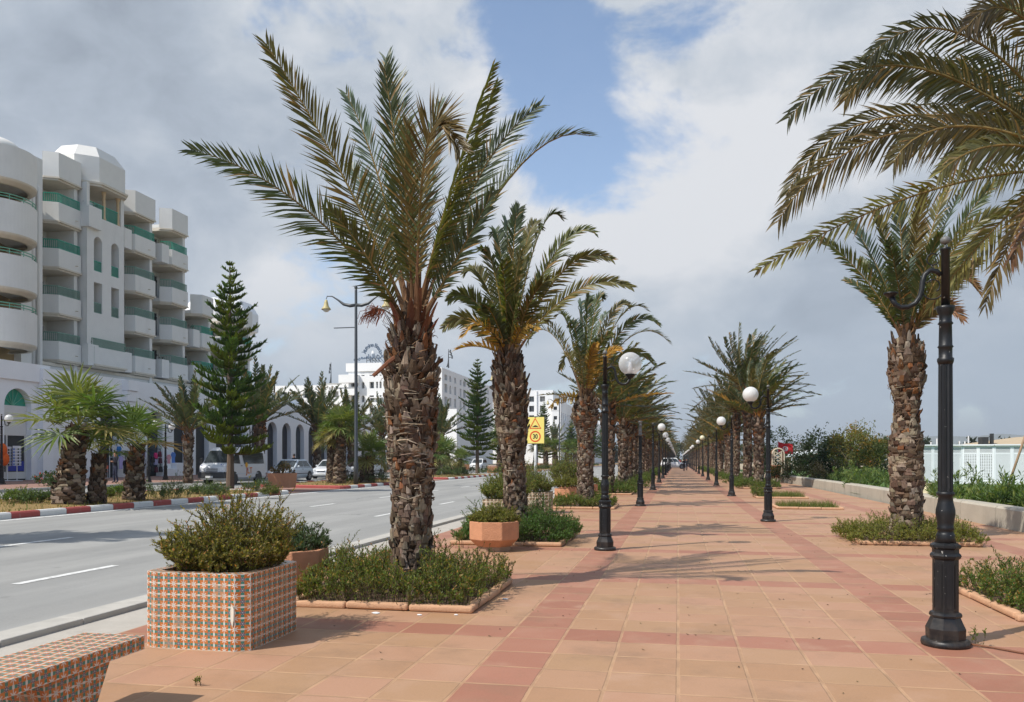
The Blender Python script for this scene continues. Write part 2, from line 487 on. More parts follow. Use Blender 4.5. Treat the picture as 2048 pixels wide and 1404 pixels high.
# ---------------------------------------------------------------- mesh builder
class MB:
    def __init__(s):
        s.v = []; s.f = []; s.c = []; s.m = []; s.uv = []; s.has_uv = False

    def add(s, verts, faces, col=(1, 1, 1), m=0, uvs=None):
        o = len(s.v)
        s.v.extend([tuple(p) for p in verts])
        for i, f in enumerate(faces):
            s.f.append([o + k for k in f]); s.c.append(col); s.m.append(m)
            s.uv.append(uvs[i] if uvs else None)
        if uvs:
            s.has_uv = True

    def quad(s, a, b, c, d, col=(1, 1, 1), m=0, uv=None):
        s.add([a, b, c, d], [(0, 1, 2, 3)], col, m, [uv] if uv else None)

    def box(s, c, size, rz=0.0, col=(1, 1, 1), m=0, tap=(1, 1)):
        cx, cy, cz = c; hx, hy, hz = size[0] / 2, size[1] / 2, size[2] / 2
        ca, sa = math.cos(rz), math.sin(rz); vs = []
        for dz in (-hz, hz):
            k = tap if dz > 0 else (1, 1)
            for dx, dy in ((-hx, -hy), (hx, -hy), (hx, hy), (-hx, hy)):
                dx *= k[0]; dy *= k[1]
                vs.append((cx + dx * ca - dy * sa, cy + dx * sa + dy * ca, cz + dz))
        s.add(vs, [(3, 2, 1, 0), (4, 5, 6, 7), (0, 1, 5, 4), (1, 2, 6, 5), (2, 3, 7, 6), (3, 0, 4, 7)], col, m)

    def bb(s, x0, x1, y0, y1, z0, z1, col=(1, 1, 1), m=0):
        s.box(((x0 + x1) / 2, (y0 + y1) / 2, (z0 + z1) / 2), (abs(x1 - x0), abs(y1 - y0), abs(z1 - z0)), 0, col, m)

    def tube(s, pts, rad, n=8, col=(1, 1, 1), m=0, cap=True, flat=1.0):
        pts = [Vector(p) for p in pts]; k = len(pts)
        if not hasattr(rad, '__len__'):
            rad = [rad] * k
        vs = []; up = None
        for i, p in enumerate(pts):
            t = (pts[min(i + 1, k - 1)] - pts[max(i - 1, 0)])
            t = t.normalized() if t.length > 1e-9 else Vector((0, 0, 1))
            if up is None:
                up = Vector((0, 1, 0)) if abs(t.y) < .8 else Vector((1, 0, 0))
            up = (up - t * up.dot(t)); up = up.normalized() if up.length > 1e-6 else t.orthogonal().normalized()
            sd = t.cross(up)
            for j in range(n):
                a = 2 * math.pi * j / n
                vs.append(p + (sd * math.cos(a) + up * math.sin(a) * flat) * rad[i])
        fs = []
        for i in range(k - 1):
            for j in range(n):
                j2 = (j + 1) % n
                fs.append((i * n + j, i * n + j2, (i + 1) * n + j2, (i + 1) * n + j))
        if cap:
            fs.append(tuple(range(n - 1, -1, -1))); fs.append(tuple((k - 1) * n + j for j in range(n)))
        s.add(vs, fs, col, m)

    def lathe(s, prof, n=16, c=(0, 0, 0), col=(1, 1, 1), m=0, a0=0.0, cap=True, arc=2 * math.pi):
        vs = []; full = abs(arc - 2 * math.pi) < 1e-6; cols = n if full else n + 1
        for r, z in prof:
            for j in range(cols):
                a = a0 + arc * j / n
                vs.append((c[0] + r * math.cos(a), c[1] + r * math.sin(a), c[2] + z))
        fs = []
        for i in range(len(prof) - 1):
            for j in range(n):
                j2 = (j + 1) % cols
                fs.append((i * cols + j, i * cols + j2, (i + 1) * cols + j2, (i + 1) * cols + j))
        if cap and full:
            if prof[0][0] > 1e-5:
                fs.append(tuple(range(cols - 1, -1, -1)))
            if prof[-1][0] > 1e-5:
                fs.append(tuple((len(prof) - 1) * cols + j for j in range(cols)))
        s.add(vs, fs, col, m)

    def prism(s, poly, o, ex, ey, ez, th, col=(1, 1, 1), m=0):
        """polygon (list of 2-D points) in the plane of ex, ey, extruded along ez by th"""
        o, ex, ey, ez = Vector(o), Vector(ex), Vector(ey), Vector(ez); n = len(poly)
        a = [o + ex * p[0] + ey * p[1] for p in poly]; b = [p + ez * th for p in a]
        fs = [tuple(range(n - 1, -1, -1)), tuple(range(n, 2 * n))]
        for i in range(n):
            j = (i + 1) % n
            fs.append((i, j, n + j, n + i))
        s.add(a + b, fs, col, m)

    def sphere(s, c, r, n=16, k=10, col=(1, 1, 1), m=0, sq=(1, 1, 1)):
        vs = []; fs = []
        for i in range(k + 1):
            ph = math.pi * i / k
            for j in range(n):
                a = 2 * math.pi * j / n
                vs.append((c[0] + r * sq[0] * math.sin(ph) * math.cos(a), c[1] + r * sq[1] * math.sin(ph) * math.sin(a), c[2] - r * sq[2] * math.cos(ph)))
        for i in range(k):
            for j in range(n):
                j2 = (j + 1) % n
                fs.append((i * n + j, i * n + j2, (i + 1) * n + j2, (i + 1) * n + j))
        s.add(vs, fs, col, m)

    def mesh(s, name, mats, smooth=False):
        me = bpy.data.meshes.new(name)
        me.from_pydata(s.v, [], s.f)
        if not isinstance(mats, (list, tuple)):
            mats = [mats]
        for k in mats:
            me.materials.append(M[k])
        nf = len(s.f)
        if len(me.polygons) == nf and nf:
            me.polygons.foreach_set('material_index', np.array(s.m, dtype=np.int32))
            lt = np.array([len(f) for f in s.f])
            cols = np.ones((nf, 4), dtype=np.float32); cols[:, :3] = np.array(s.c, dtype=np.float32)
            at_ = me.attributes.new('Col', 'FLOAT_COLOR', 'CORNER')
            at_.data.foreach_set('color', np.repeat(cols, lt, axis=0).ravel())
            if s.has_uv:
                u = me.uv_layers.new(name='UVMap'); arr = []
                for f, q in zip(s.f, s.uv):
                    arr.extend(q if q else [(0, 0)] * len(f))
                u.data.foreach_set('uv', np.array(arr, dtype=np.float32).ravel())
            if smooth:
                me.polygons.foreach_set('use_smooth', np.ones(nf, dtype=bool))
        me.update()
        return me

    def build(s, name, mats, parent=None, smooth=False, bevel=0.0, seg=2):
        me = s.mesh(name, mats, smooth)
        o = bpy.data.objects.new(name, me); C.objects.link(o)
        if parent:
            o.parent = parent
        if smooth == 'auto':
            pass
        if bevel:
            b = o.modifiers.new('bevel', 'BEVEL'); b.width = bevel; b.segments = seg; b.limit_method = 'ANGLE'; b.angle_limit = R(40)
        return o


def tag(o, label, cat, group=None):
    o['label'] = label; o['category'] = cat
    if group:
        o['group'] = group
    return o


def thing(name, label, cat, loc=(0, 0, 0), rz=0.0, group=None):
    o = bpy.data.objects.new(name, None); C.objects.link(o)
    o.empty_display_size = .2
    o.location = loc; o.rotation_euler = (0, 0, rz)
    return tag(o, label, cat, group)


def struct(o, kind='structure'):
    o['kind'] = kind
    return o


def dup(root, loc, rz, label, group=None, scale=None):
    def cp(o, par):
        c = o.copy(); C.objects.link(c)
        if par:
            c.parent = par
        for ch in list(o.children):
            cp(ch, c)
        return c
    r = cp(root, None)
    r.location = loc; r.rotation_euler = (0, 0, rz); r['label'] = label
    if group:
        r['group'] = group
    if scale:
        r.scale = scale if hasattr(scale, '__len__') else (scale,) * 3
    return r


def jit(c, rng, k=.2):
    q = 1 + rng.uniform(-k, k)
    return (c[0] * q * (1 + rng.uniform(-.08, .08)), c[1] * q, c[2] * q * (1 + rng.uniform(-.1, .1)))
# ================================================================ the setting
KX = -5.73            # inner edge of the promenade kerb
RX = -17.3            # painted kerb of the median
def sheet(name, x0, x1, y0, y1, z, m, nx=1, ny=1, zf=None):
    mb = MB()
    for i in range(nx):
        for j in range(ny):
            xa, xb = x0 + (x1 - x0) * i / nx, x0 + (x1 - x0) * (i + 1) / nx
            ya, yb = y0 + (y1 - y0) * j / ny, y0 + (y1 - y0) * (j + 1) / ny
            za, zb = (zf(xa), zf(xb)) if zf else (z, z)
            mb.quad((xa, ya, za), (xb, ya, zb), (xb, yb, zb), (xa, yb, za))
    return struct(mb.build(name, m))


sheet('ground', -3000, 5600, -200, 7600, -.45, 'sand')
sheet('promenade', -5.05, 7.45, -12, 420, 0, 'paving')
sheet('kerb_strip', KX, -5.05, -12, 420, -.003, 'concrete')
mb = MB()                                            # kerb of the promenade: stone edge in lengths, then the gutter
y = -12.0
while y < 420:
    mb.bb(KX - .25, KX + .06, y, y + .994, -.3, .055); y += 1.0
struct(mb.build('kerb', 'kerb_stone', bevel=.012))
sheet('gutter', KX - .62, KX - .27, -12, 420, 0, 'gutter', zf=lambda X: zl(X) + .004)
sheet('road', RX - .05, KX - .27, -12, 420, 0, 'asphalt', zf=lambda X: zl(X))
# lane markings: thin sheets of paint
mb = MB()
def mark(x0, x1, y0, y1):
    mb.quad((x0, y0, zl(x0) + .005), (x1, y0, zl(x1) + .005), (x1, y1, zl(x1) + .005), (x0, y1, zl(x0) + .005))
for X, ph in ((-8.75, 9.5), (-12.45, 13.0)):
    y = ph - 13.4
    while y < 300:
        mark(X - .07, X + .07, y, y + 2.0); y += 6.7
mark(RX + .25, RX + .43, -12, 400)
struct(mb.build('road_marking', 'road_paint'))

# median islands with the red and white kerb
SX0, SX1 = -22.4, -28.5        # service road
sheet('service_road', SX1 - .1, RX + .01, -12, 420, 0, 'asphalt', zf=lambda X: zl(X) - .004)
islands = [(-12, onX(585, RX)), (onX(690, RX), onX(858, RX)), (onX(902, RX), onX(996, RX)), (onX(1085, RX), 330)]
def island_pts(y0, y1):
    r = .5; pts = []
    for cx, cy, a0 in ((RX - r, y0 + r, -90), (RX - r, y1 - r, 0), (SX0 + r, y1 - r, 90), (SX0 + r, y0 + r, 180)):
        for k in range(5):
            a = R(a0 + 22.5 * k); pts.append((cx + r * math.cos(a), cy + r * math.sin(a)))
    return pts
kb, tf = MB(), MB()
for y0, y1 in islands:
    P = island_pts(y0, y1)
    c = ((RX + SX0) / 2, (y0 + y1) / 2)
    def inset(p, d):
        return (p[0] + (d if p[0] < c[0] else -d), p[1] + (d if p[1] < c[1] else -d))
    n = len(P); Q = [inset(p, .2) for p in P]
    h = .17
    for i in range(n):
        j = (i + 1) % n
        a, b, qa, qb = P[i], P[j], Q[i], Q[j]
        steps = max(1, int(math.hypot(b[0] - a[0], b[1] - a[1]) / 1.0))
        for k in range(steps):
            t0, t1 = k / steps, (k + 1) / steps
            L = lambda p, q, t: (p[0] + (q[0] - p[0]) * t, p[1] + (q[1] - p[1]) * t)
            p0, p1, r0, r1 = L(a, b, t0), L(a, b, t1), L(qa, qb, t0), L(qa, qb, t1)
            zz = lambda p, e: (p[0], p[1], zl(p[0]) + e)
            s0 = inset(p0, .035); s1 = inset(p1, .035)
            kb.quad(zz(p0, -.1), zz(p1, -.1), zz(p1, h - .04), zz(p0, h - .04))
            kb.quad(zz(p0, h - .04), zz(p1, h - .04), zz(s1, h), zz(s0, h))
            kb.quad(zz(s0, h), zz(s1, h), zz(r1, h), zz(r0, h))
            kb.quad(zz(r0, h), zz(r1, h), zz(r1, 0), zz(r0, 0))
    x0, x1 = SX0 + .2, RX - .2
    ny = max(2, int((y1 - y0) / 3))
    rng = random.Random(3)
    for i in range(4):
        for j in range(ny):
            xa, xb = x0 + (x1 - x0) * i / 4, x0 + (x1 - x0) * (i + 1) / 4
            ya, yb = y0 + .15 + (y1 - y0 - .3) * j / ny, y0 + .15 + (y1 - y0 - .3) * (j + 1) / ny
            f = lambda x, yy: (x, yy, zl(x) + .13 + .05 * math.sin(x * 1.9 + yy) * math.sin(yy * .8))
            tf.quad(f(xa, ya), f(xb, ya), f(xb, yb), f(xa, yb))
struct(kb.build('median_kerb', 'kerb_paint')); struct(tf.build('median_ground', 'dry_turf'))
mb = MB()
for (a, b) in ((islands[0][1], islands[1][0]), (islands[1][1], islands[2][0])):
    mb.quad((RX - .25, a, zl(RX - .25) + .012), (RX - .25, b, zl(RX - .25) + .012), (SX0, b, zl(SX0) + .012), (SX0, a, zl(SX0) + .012))
struct(mb.build('crossing_path', 'side_paving'))
mb = MB()
y = -12.0
while y < 300:
    mb.bb(SX1 - .2, SX1, y, y + .99, zl(SX1) - .1, zl(SX1) + .13); y += 1.0
struct(mb.build('side_kerb', 'kerb_stone'))
sheet('sidewalk', -36.8, SX1 - .2, -12, 330, 0, 'side_paving', zf=lambda X: zl(X) + .12)
sheet('forecourt', -220, -36.8, -12, 420, zl(-36.8) + .115, 'sand')

# right-hand side: low concrete wall, lawn behind it
WALL = [(7.45, -6), (7.42, 14), (7.40, 23.9), (7.62, 38), (7.5, 50), (7.1, 64), (6.9, 72)]
mb = MB()
th, hh = .42, .5
for (a, b) in zip(WALL, WALL[1:]):
    steps = max(1, round((b[1] - a[1]) / 2.4))
    for k in range(steps):
        t0, t1 = k / steps, (k + 1) / steps - .004
        p = (a[0] + (b[0] - a[0]) * t0, a[1] + (b[1] - a[1]) * t0); q = (a[0] + (b[0] - a[0]) * t1, a[1] + (b[1] - a[1]) * t1)
        prof = [(0, -.2), (0, hh - .05), (.05, hh), (th, hh), (th, -.2)]
        vs = [(p[0] + x, p[1], z) for x, z in prof] + [(q[0] + x, q[1], z) for x, z in prof]
        n = 5
        mb.add(vs, [(i, (i + 1) % n, n + (i + 1) % n, n + i) for i in range(n)] + [tuple(range(n - 1, -1, -1)), tuple(range(n, 2 * n))])
o = mb.build('garden_wall', 'wall_concrete'); tag(o, 'low weathered concrete wall between the paved promenade and the garden', 'wall')
mb = MB()
nx, ny = 30, 30
for i in range(nx):
    for j in range(ny):
        xa, xb = 7.6 + 60 * i / nx, 7.6 + 60 * (i + 1) / nx; ya, yb = -12 + 140 * j / ny, -12 + 140 * (j + 1) / ny
        f = lambda x, yy: (x, yy, .12 + .07 * math.sin(x * .4) * math.cos(yy * .3))
        mb.quad(f(xa, ya), f(xb, ya), f(xb, yb), f(xa, yb))
struct(mb.build('lawn', 'lawn'))
# far wooded ridge beyond the bay
mb = MB()
def ridge(t):
    return 60 + 95 * math.exp(-((t - .25) / .22) ** 2) + 70 * math.exp(-((t - .62) / .25) ** 2) + 9 * math.sin(t * 37) + 5 * math.sin(t * 91)
pr = []
for k in range(81):
    t = k / 80; X = 300 + 4600 * t; Y = 5600 - 900 * t
    pr.append([(X, Y, -1), (X + 40, Y + 260, ridge(t) * .55), (X + 90, Y + 600, ridge(t)), (X + 200, Y + 1400, ridge(t) * .4)])
for a, b in zip(pr, pr[1:]):
    for k in range(3):
        mb.quad(a[k], b[k], b[k + 1], a[k + 1])
struct(mb.build('hills', 'hill_ground', smooth=True))
# ================================================================ plant builders
UP = Vector((0, 0, 1))
def bez(p, t):
    a, b, c, d = p; s = 1 - t
    P = a * (s * s * s) + b * (3 * s * s * t) + c * (3 * s * t * t) + d * (t * t * t)
    D = (b - a) * (3 * s * s) + (c - b) * (6 * s * t) + (d - c) * (3 * t * t)
    return P, (D.normalized() if D.length > 1e-6 else Vector((0, 0, 1)))


GREEN = [(.090, .098, .030), (.074, .092, .034), (.105, .096, .030), (.066, .086, .041)]
BROWNISH = [(.130, .090, .030), (.115, .092, .032)]
SILVER = [(.105, .138, .095), (.092, .125, .088)]
YELLOW = [(.40, .225, .045), (.34, .20, .045)]


def frond(mb, p, n, Lm, rng, cols, axis, start=.14, lw=.030, rach=.022, base_r=.045, droop=.12, wind=Vector((.12, 0, 0)), vee=28, flip=1.0, gap=.04, face=None):
    """one feather leaf: rachis along a Bezier curve and folded leaflets on both sides"""
    p = [Vector(q) for q in p]
    L = sum((bez(p, (i + 1) / 12)[0] - bez(p, i / 12)[0]).length for i in range(12))
    N_ = 14
    pts = [bez(p, i / N_)[0] for i in range(N_ + 1)]
    rad = []
    for i in range(N_ + 1):
        t = i / N_
        rad.append(rach * (1 - t) ** .8 * .8 + .003 + (base_r - rach) * max(0, 1 - t / .16))
    sheath = jit((.14, .075, .036), rng, .25); stalk = jit((.22, .15, .05), rng, .25)
    k = 3
    mb.tube(pts[:k + 1], rad[:k + 1], 6, sheath, 0, True, .6)
    mb.tube(pts[k:], rad[k:], 5, stalk, 0, False)
    base = rng.choice(cols); flop = rng.uniform(-.25, .25) if face is None else 0.0
    for i in range(n):
        t = start + (1 - start) * (i + rng.random() * .7) / n
        P, Td = bez(p, t)
        outw = P - axis; outw = Vector((outw.x, outw.y, 0))
        N = UP * .8 - (outw.normalized() * .6 if outw.length > .05 else Vector((0, 0, 0)))
        if face is not None:
            N = face
        N = N - Td * N.dot(Td)
        N = (N.normalized() if N.length > 1e-3 else Td.orthogonal().normalized()) * flip
        S = Td.cross(N)
        N = (N + S * flop).normalized(); S = Td.cross(N)
        l = Lm * (.42 + .58 * min(1, (t - start) / .22)) * (1 - .62 * max(0, (t - .55) / .45) ** 1.4)
        a = R(58 - 30 * t + rng.uniform(-7, 7))
        for sg in (-1, 1):
            if rng.random() < gap:
                continue
            v = R(vee + rng.uniform(-16, 16)); ll = l * rng.uniform(.85, 1.1)
            d = Td * math.cos(a) + S * (sg * math.sin(a) * math.cos(v)) + N * (math.sin(a) * math.sin(v))
            d = (d + wind * rng.uniform(.6, 1.3)).normalized()
            W = d.cross(N); W = W.normalized() * (lw * .5) if W.length > 1e-3 else S * (lw * .5)
            W = W + N * (lw * .22 * rng.uniform(-1, 1))
            mid = P + d * (ll * .5) - UP * (droop * ll * .18)
            tip = P + d * ll - UP * (droop * ll * rng.uniform(.5, 1.4)) + wind * (ll * .25)
            col = jit(base, rng, .28)
            if rng.random() < .07:
                col = jit((.26, .17, .07), rng, .2)
            mb.add([P - W * .5, P + W * .5, mid + W, mid - W, tip], [(0, 1, 2, 3), (3, 2, 4)], col, 1)
    return L


def frond_far(mb, p, n, Lm, rng, cols, axis, wind):
    """the same leaf for palms that stand far off: wider, fewer leaflets"""
    frond(mb, p, n, Lm, rng, cols, axis, .12, .075, .03, .05, .2, wind, 25)


def palm_trunk(mb, H, rf, rng, rows=None, stub_from=.6, stub_len=.22, lean=(0, 0), nper=13, fibres=80, big=1.0, rust=.17):
    """palm trunk: dark core under overlapping ragged leaf bases, longer stubs near the top, loose fibre"""
    ax = lambda z: Vector((lean[0] * (z / H) ** 1.5, lean[1] * (z / H) ** 1.5, z))
    core = [ax(H * i / 14) for i in range(15)]
    mb.tube(core, [rf(H * i / 14) * .93 for i in range(15)], 14, (.05, .034, .025), 0)
    rows = rows or int(H / .052)
    for k in range(rows):
        z0 = H * (k + .2) / rows
        for j in range(nper):
            z = z0 + rng.uniform(-.03, .03); z = max(0, z); f = min(1, z / H); r = rf(z); c = ax(max(0, z))
            if rng.random() < .06:
                continue
            a = 2 * math.pi * (j + (k % 2) * .5 + k * .07 + rng.uniform(-.28, .28)) / nper
            w = 2 * math.pi * r / nper * rng.uniform(.8, 1.5)
            g = min(1, max(0, (f - stub_from) / .3))
            h = rng.uniform(.06, .15) * big + (g * rng.uniform(0, stub_len) if rng.random() < .55 else 0)
            out = rng.uniform(.008, .05) * big + g * rng.uniform(.01, .09)
            if rng.random() < .10:
                out += .04 * big
            er = Vector((math.cos(a), math.sin(a), 0)); et = Vector((-math.sin(a), math.cos(a), 0))
            tw = rng.uniform(-.45, .45)
            b = c + er * (r * .95) - UP * .04
            tp = c + er * (r + out) + UP * h + et * (tw * w)
            wt = w * rng.uniform(.35, .85) * (1 - .4 * g)
            th = rng.uniform(.015, .03)
            s = rng.random()
            if s < rust * min(1, max(0, (f - .25) / .6)):
                col = jit((.175, .078, .036), rng, .45)
            elif s < .38:
                col = jit((.235, .185, .135), rng, .4)
            elif s < .68:
                col = jit((.145, .10, .070), rng, .35)
            else:
                col = jit((.085, .056, .038), rng, .4)
            m1 = (b + tp) / 2 + er * (.008 + .012 * big)
            k1, k2, k3 = rng.uniform(-.04, .04), rng.uniform(-.04, .04), rng.uniform(-.04, .04)
            vs = [b - et * w / 2, b + et * w / 2, m1 + et * w * .48, m1 - et * w * .48, tp + et * wt / 2 + UP * k1, tp - et * wt / 2 + UP * k3,
                  tp + et * wt / 2 - er * th + UP * k1, tp - et * wt / 2 - er * th + UP * k3, m1 + er * .010, tp + er * .006 + UP * k2]
            mb.add(vs, [(0, 1, 2, 8), (0, 8, 3), (3, 8, 9, 5), (8, 2, 4, 9), (4, 6, 7, 5, 9), (1, 0, 7, 6), (1, 6, 4, 2), (0, 3, 5, 7)], col, 0)
    for i in range(fibres):
        z = H * (.97 - .62 * rng.random() ** 1.4); r = rf(z) + .02; a = rng.uniform(0, 6.283); c = ax(z)
        if rng.random() < .72:
            da = rng.uniform(.25, 1.0) * rng.choice((-1, 1)); dz = rng.uniform(-.08, .06)
        else:
            da = rng.uniform(-.12, .12); dz = rng.uniform(-.22, .16)
        bl = rng.uniform(0, .05)
        pts = [c + Vector((math.cos(a + da * q), math.sin(a + da * q), 0)) * (r + bl * math.sin(q * 3) + .02 * q) + UP * (dz * q) for q in (0, .35, .7, 1)]
        mb.tube(pts, [.008, .008, .006, .003], 3, jit(rng.choice([(.30, .24, .17), (.22, .16, .11), (.13, .09, .06)]), rng, .3), 0, False)
    return ax(H)


def crown_dirs(n, rng, e0=86, e1=8):
    out = []
    for i in range(n):
        t = i / max(1, n - 1)
        out.append((i * 2.39996 + rng.uniform(-.2, .2), R(e0 + (e1 - e0) * t ** .9 + rng.uniform(-5, 5))))
    return out


def crown_curve(base, azm, elv, L, wind, rng, sag=.3):
    d = Vector((math.cos(azm) * math.cos(elv), math.sin(azm) * math.cos(elv), math.sin(elv)))
    d2 = (d + wind * .35).normalized(); d3 = (d + wind - UP * (sag * (1.1 - .5 * math.sin(elv)))).normalized()
    p1 = base + d * L * .36; p2 = p1 + d2 * L * .34; p3 = p2 + d3 * L * .36
    st = base + Vector((d.x, d.y, 0)) * .12
    return [st, p1, p2, p3]


def fan_leaf(mb, c, d, rad, rng, nseg=34, col=None, spread=140, droop=.35):
    """fan palm blade: segments radiating from the end of the stalk"""
    d = d.normalized(); S = d.cross(UP); S = S.normalized() if S.length > .05 else Vector((1, 0, 0)); N = S.cross(d)
    for i in range(nseg):
        a = R(-spread + 2 * spread * i / (nseg - 1))
        q = d * math.cos(a) + S * math.sin(a) + N * (.15 * math.cos(i * 2.1) + .12 * abs(math.sin(a)))
        q.normalize(); l = rad * (1 - .3 * (abs(a) / R(spread)) ** 2) * rng.uniform(.88, 1.1)
        W = q.cross(N).normalized() * (rad * .040)
        F = N * (rad * .014)
        m1 = c + q * l * .55 - UP * (.02 * l); tip = c + q * l - UP * (droop * l * rng.uniform(.1, .8))
        cc = jit(col, rng, .25)
        mb.add([c, m1 + W + F, m1 - F * .5, m1 - W + F, tip], [(0, 1, 2), (0, 2, 3), (1, 4, 2), (2, 4, 3)], cc, 1)
        if rng.random() < .5:
            mb.add([m1 + W * .4, m1 - W * .4, tip], [(0, 1, 2)], jit((.30, .25, .09), rng, .3), 1)


def sprigs(mb, bases, h, rng, cols, leaf=.028, lean=.4, ctr=None, twigs=3, lv=16, hvar=.35, lw=.34, rad=.6, arch=0.0, tipcol=None, upright=.55):
    """small-leaved shrub: stems with side twigs, every twig set with little leaves"""
    def twig(p0, p1, nl, l):
        d = (p1 - p0)
        Ln = d.length
        if Ln < 1e-5:
            return
        dn = d / Ln
        sd = dn.orthogonal().normalized() * .0035
        mb.add([p0 - sd, p0 + sd, p1 + sd * .4, p1 - sd * .4], [(0, 1, 2, 3)], jit((.10, .07, .045), rng, .3), 0)
        for i in range(nl):
            t = .15 + .87 * (i + rng.random()) / nl
            P = p0 + d * t; a = rng.uniform(0, 6.283)
            o = dn.orthogonal().normalized(); o = o * math.cos(a) + dn.cross(o) * math.sin(a)
            q = (dn * .65 + o * .8 + UP * .2).normalized(); ll = l * rng.uniform(.65, 1.25)
            W = q.cross(dn); W = W.normalized() * (ll * lw * .5) if W.length > 1e-4 else o * (ll * lw * .5)
            c = rng.choice(cols)
            if tipcol and t > .8 and rng.random() < .3:
                c = rng.choice(tipcol)
            c = jit(c, rng, .3)
            mb.add([P, P + q * ll * .5 + W, P + q * ll, P + q * ll * .5 - W], [(0, 1, 2, 3)], c, 1)
    for b in bases:
        b = Vector(b)
        o = Vector((0, 0, 0))
        if ctr is not None:
            o = Vector((b.x - ctr[0], b.y - ctr[1], 0)); o = o / max(rad, .01)
        edge = max(.35, 1 - .45 * o.length_squared)
        hh = h * rng.uniform(1 - hvar, 1 + hvar * .55) * edge * (.82 + .36 * math.sin(b.x * 5.1 + 1.3) * math.sin(b.y * 4.3 + .4))
        d = (UP + o * lean + Vector((rng.uniform(-.25, .25), rng.uniform(-.25, .25), 0))).normalized()
        p1 = b + d * hh * .5; p2 = p1 + (d * .8 + Vector((rng.uniform(-.2, .2), rng.uniform(-.2, .2), .35)) + o * (lean * arch)).normalized() * hh * .5 - UP * (arch * o.length * hh * .3)
        twig(b, p1, lv // 3, leaf); twig(p1, p2, lv, leaf)
        for k in range(twigs):
            t = rng.uniform(.3, .95); s = (b + (p1 - b) * t * 2) if t < .5 else p1 + (p2 - p1) * (t * 2 - 1)
            e = s + (d * upright + Vector((rng.uniform(-1, 1), rng.uniform(-1, 1), rng.uniform(-.1, .7)))).normalized() * hh * rng.uniform(.18, .36)
            twig(s, e, int(lv * .7), leaf)


def leaf_cloud(mb, c, rr, n, leaf, rng, cols, clumps=26, ratio=.45, flowers=None, hollow=.5):
    """larger bush or hedge seen from afar: leaves gathered in clumps with gaps"""
    c = Vector(c); cl = []
    for i in range(clumps):
        while True:
            q = Vector((rng.uniform(-1, 1), rng.uniform(-1, 1), rng.uniform(-1, 1)))
            if hollow < q.length < 1:
                break
        cl.append((Vector((q.x * rr[0], q.y * rr[1], q.z * rr[2])), rng.uniform(.2, .42), rng.choice(cols), rng.uniform(.65, 1.3)))
    mr = min(rr)
    for i in range(n):
        o, s, col, k = cl[i % clumps]
        q = Vector((rng.gauss(0, 1), rng.gauss(0, 1), rng.gauss(0, 1))) * (s * mr * .62)
        P = c + o + q
        d = Vector((rng.gauss(0, 1), rng.gauss(0, 1), rng.gauss(.4, 1))).normalized(); W = d.orthogonal().normalized()
        W = (W * math.cos(i) + d.cross(W) * math.sin(i)); l = leaf * rng.uniform(.6, 1.4)
        cc = jit((col[0] * k, col[1] * k, col[2] * k), rng, .25)
        if flowers and rng.random() < flowers[0]:
            cc = jit(flowers[1], rng, .2)
        mb.add([P, P + d * l * .5 + W * l * ratio * .5, P + d * l, P + d * l * .5 - W * l * ratio * .5], [(0, 1, 2, 3)], cc, 1)


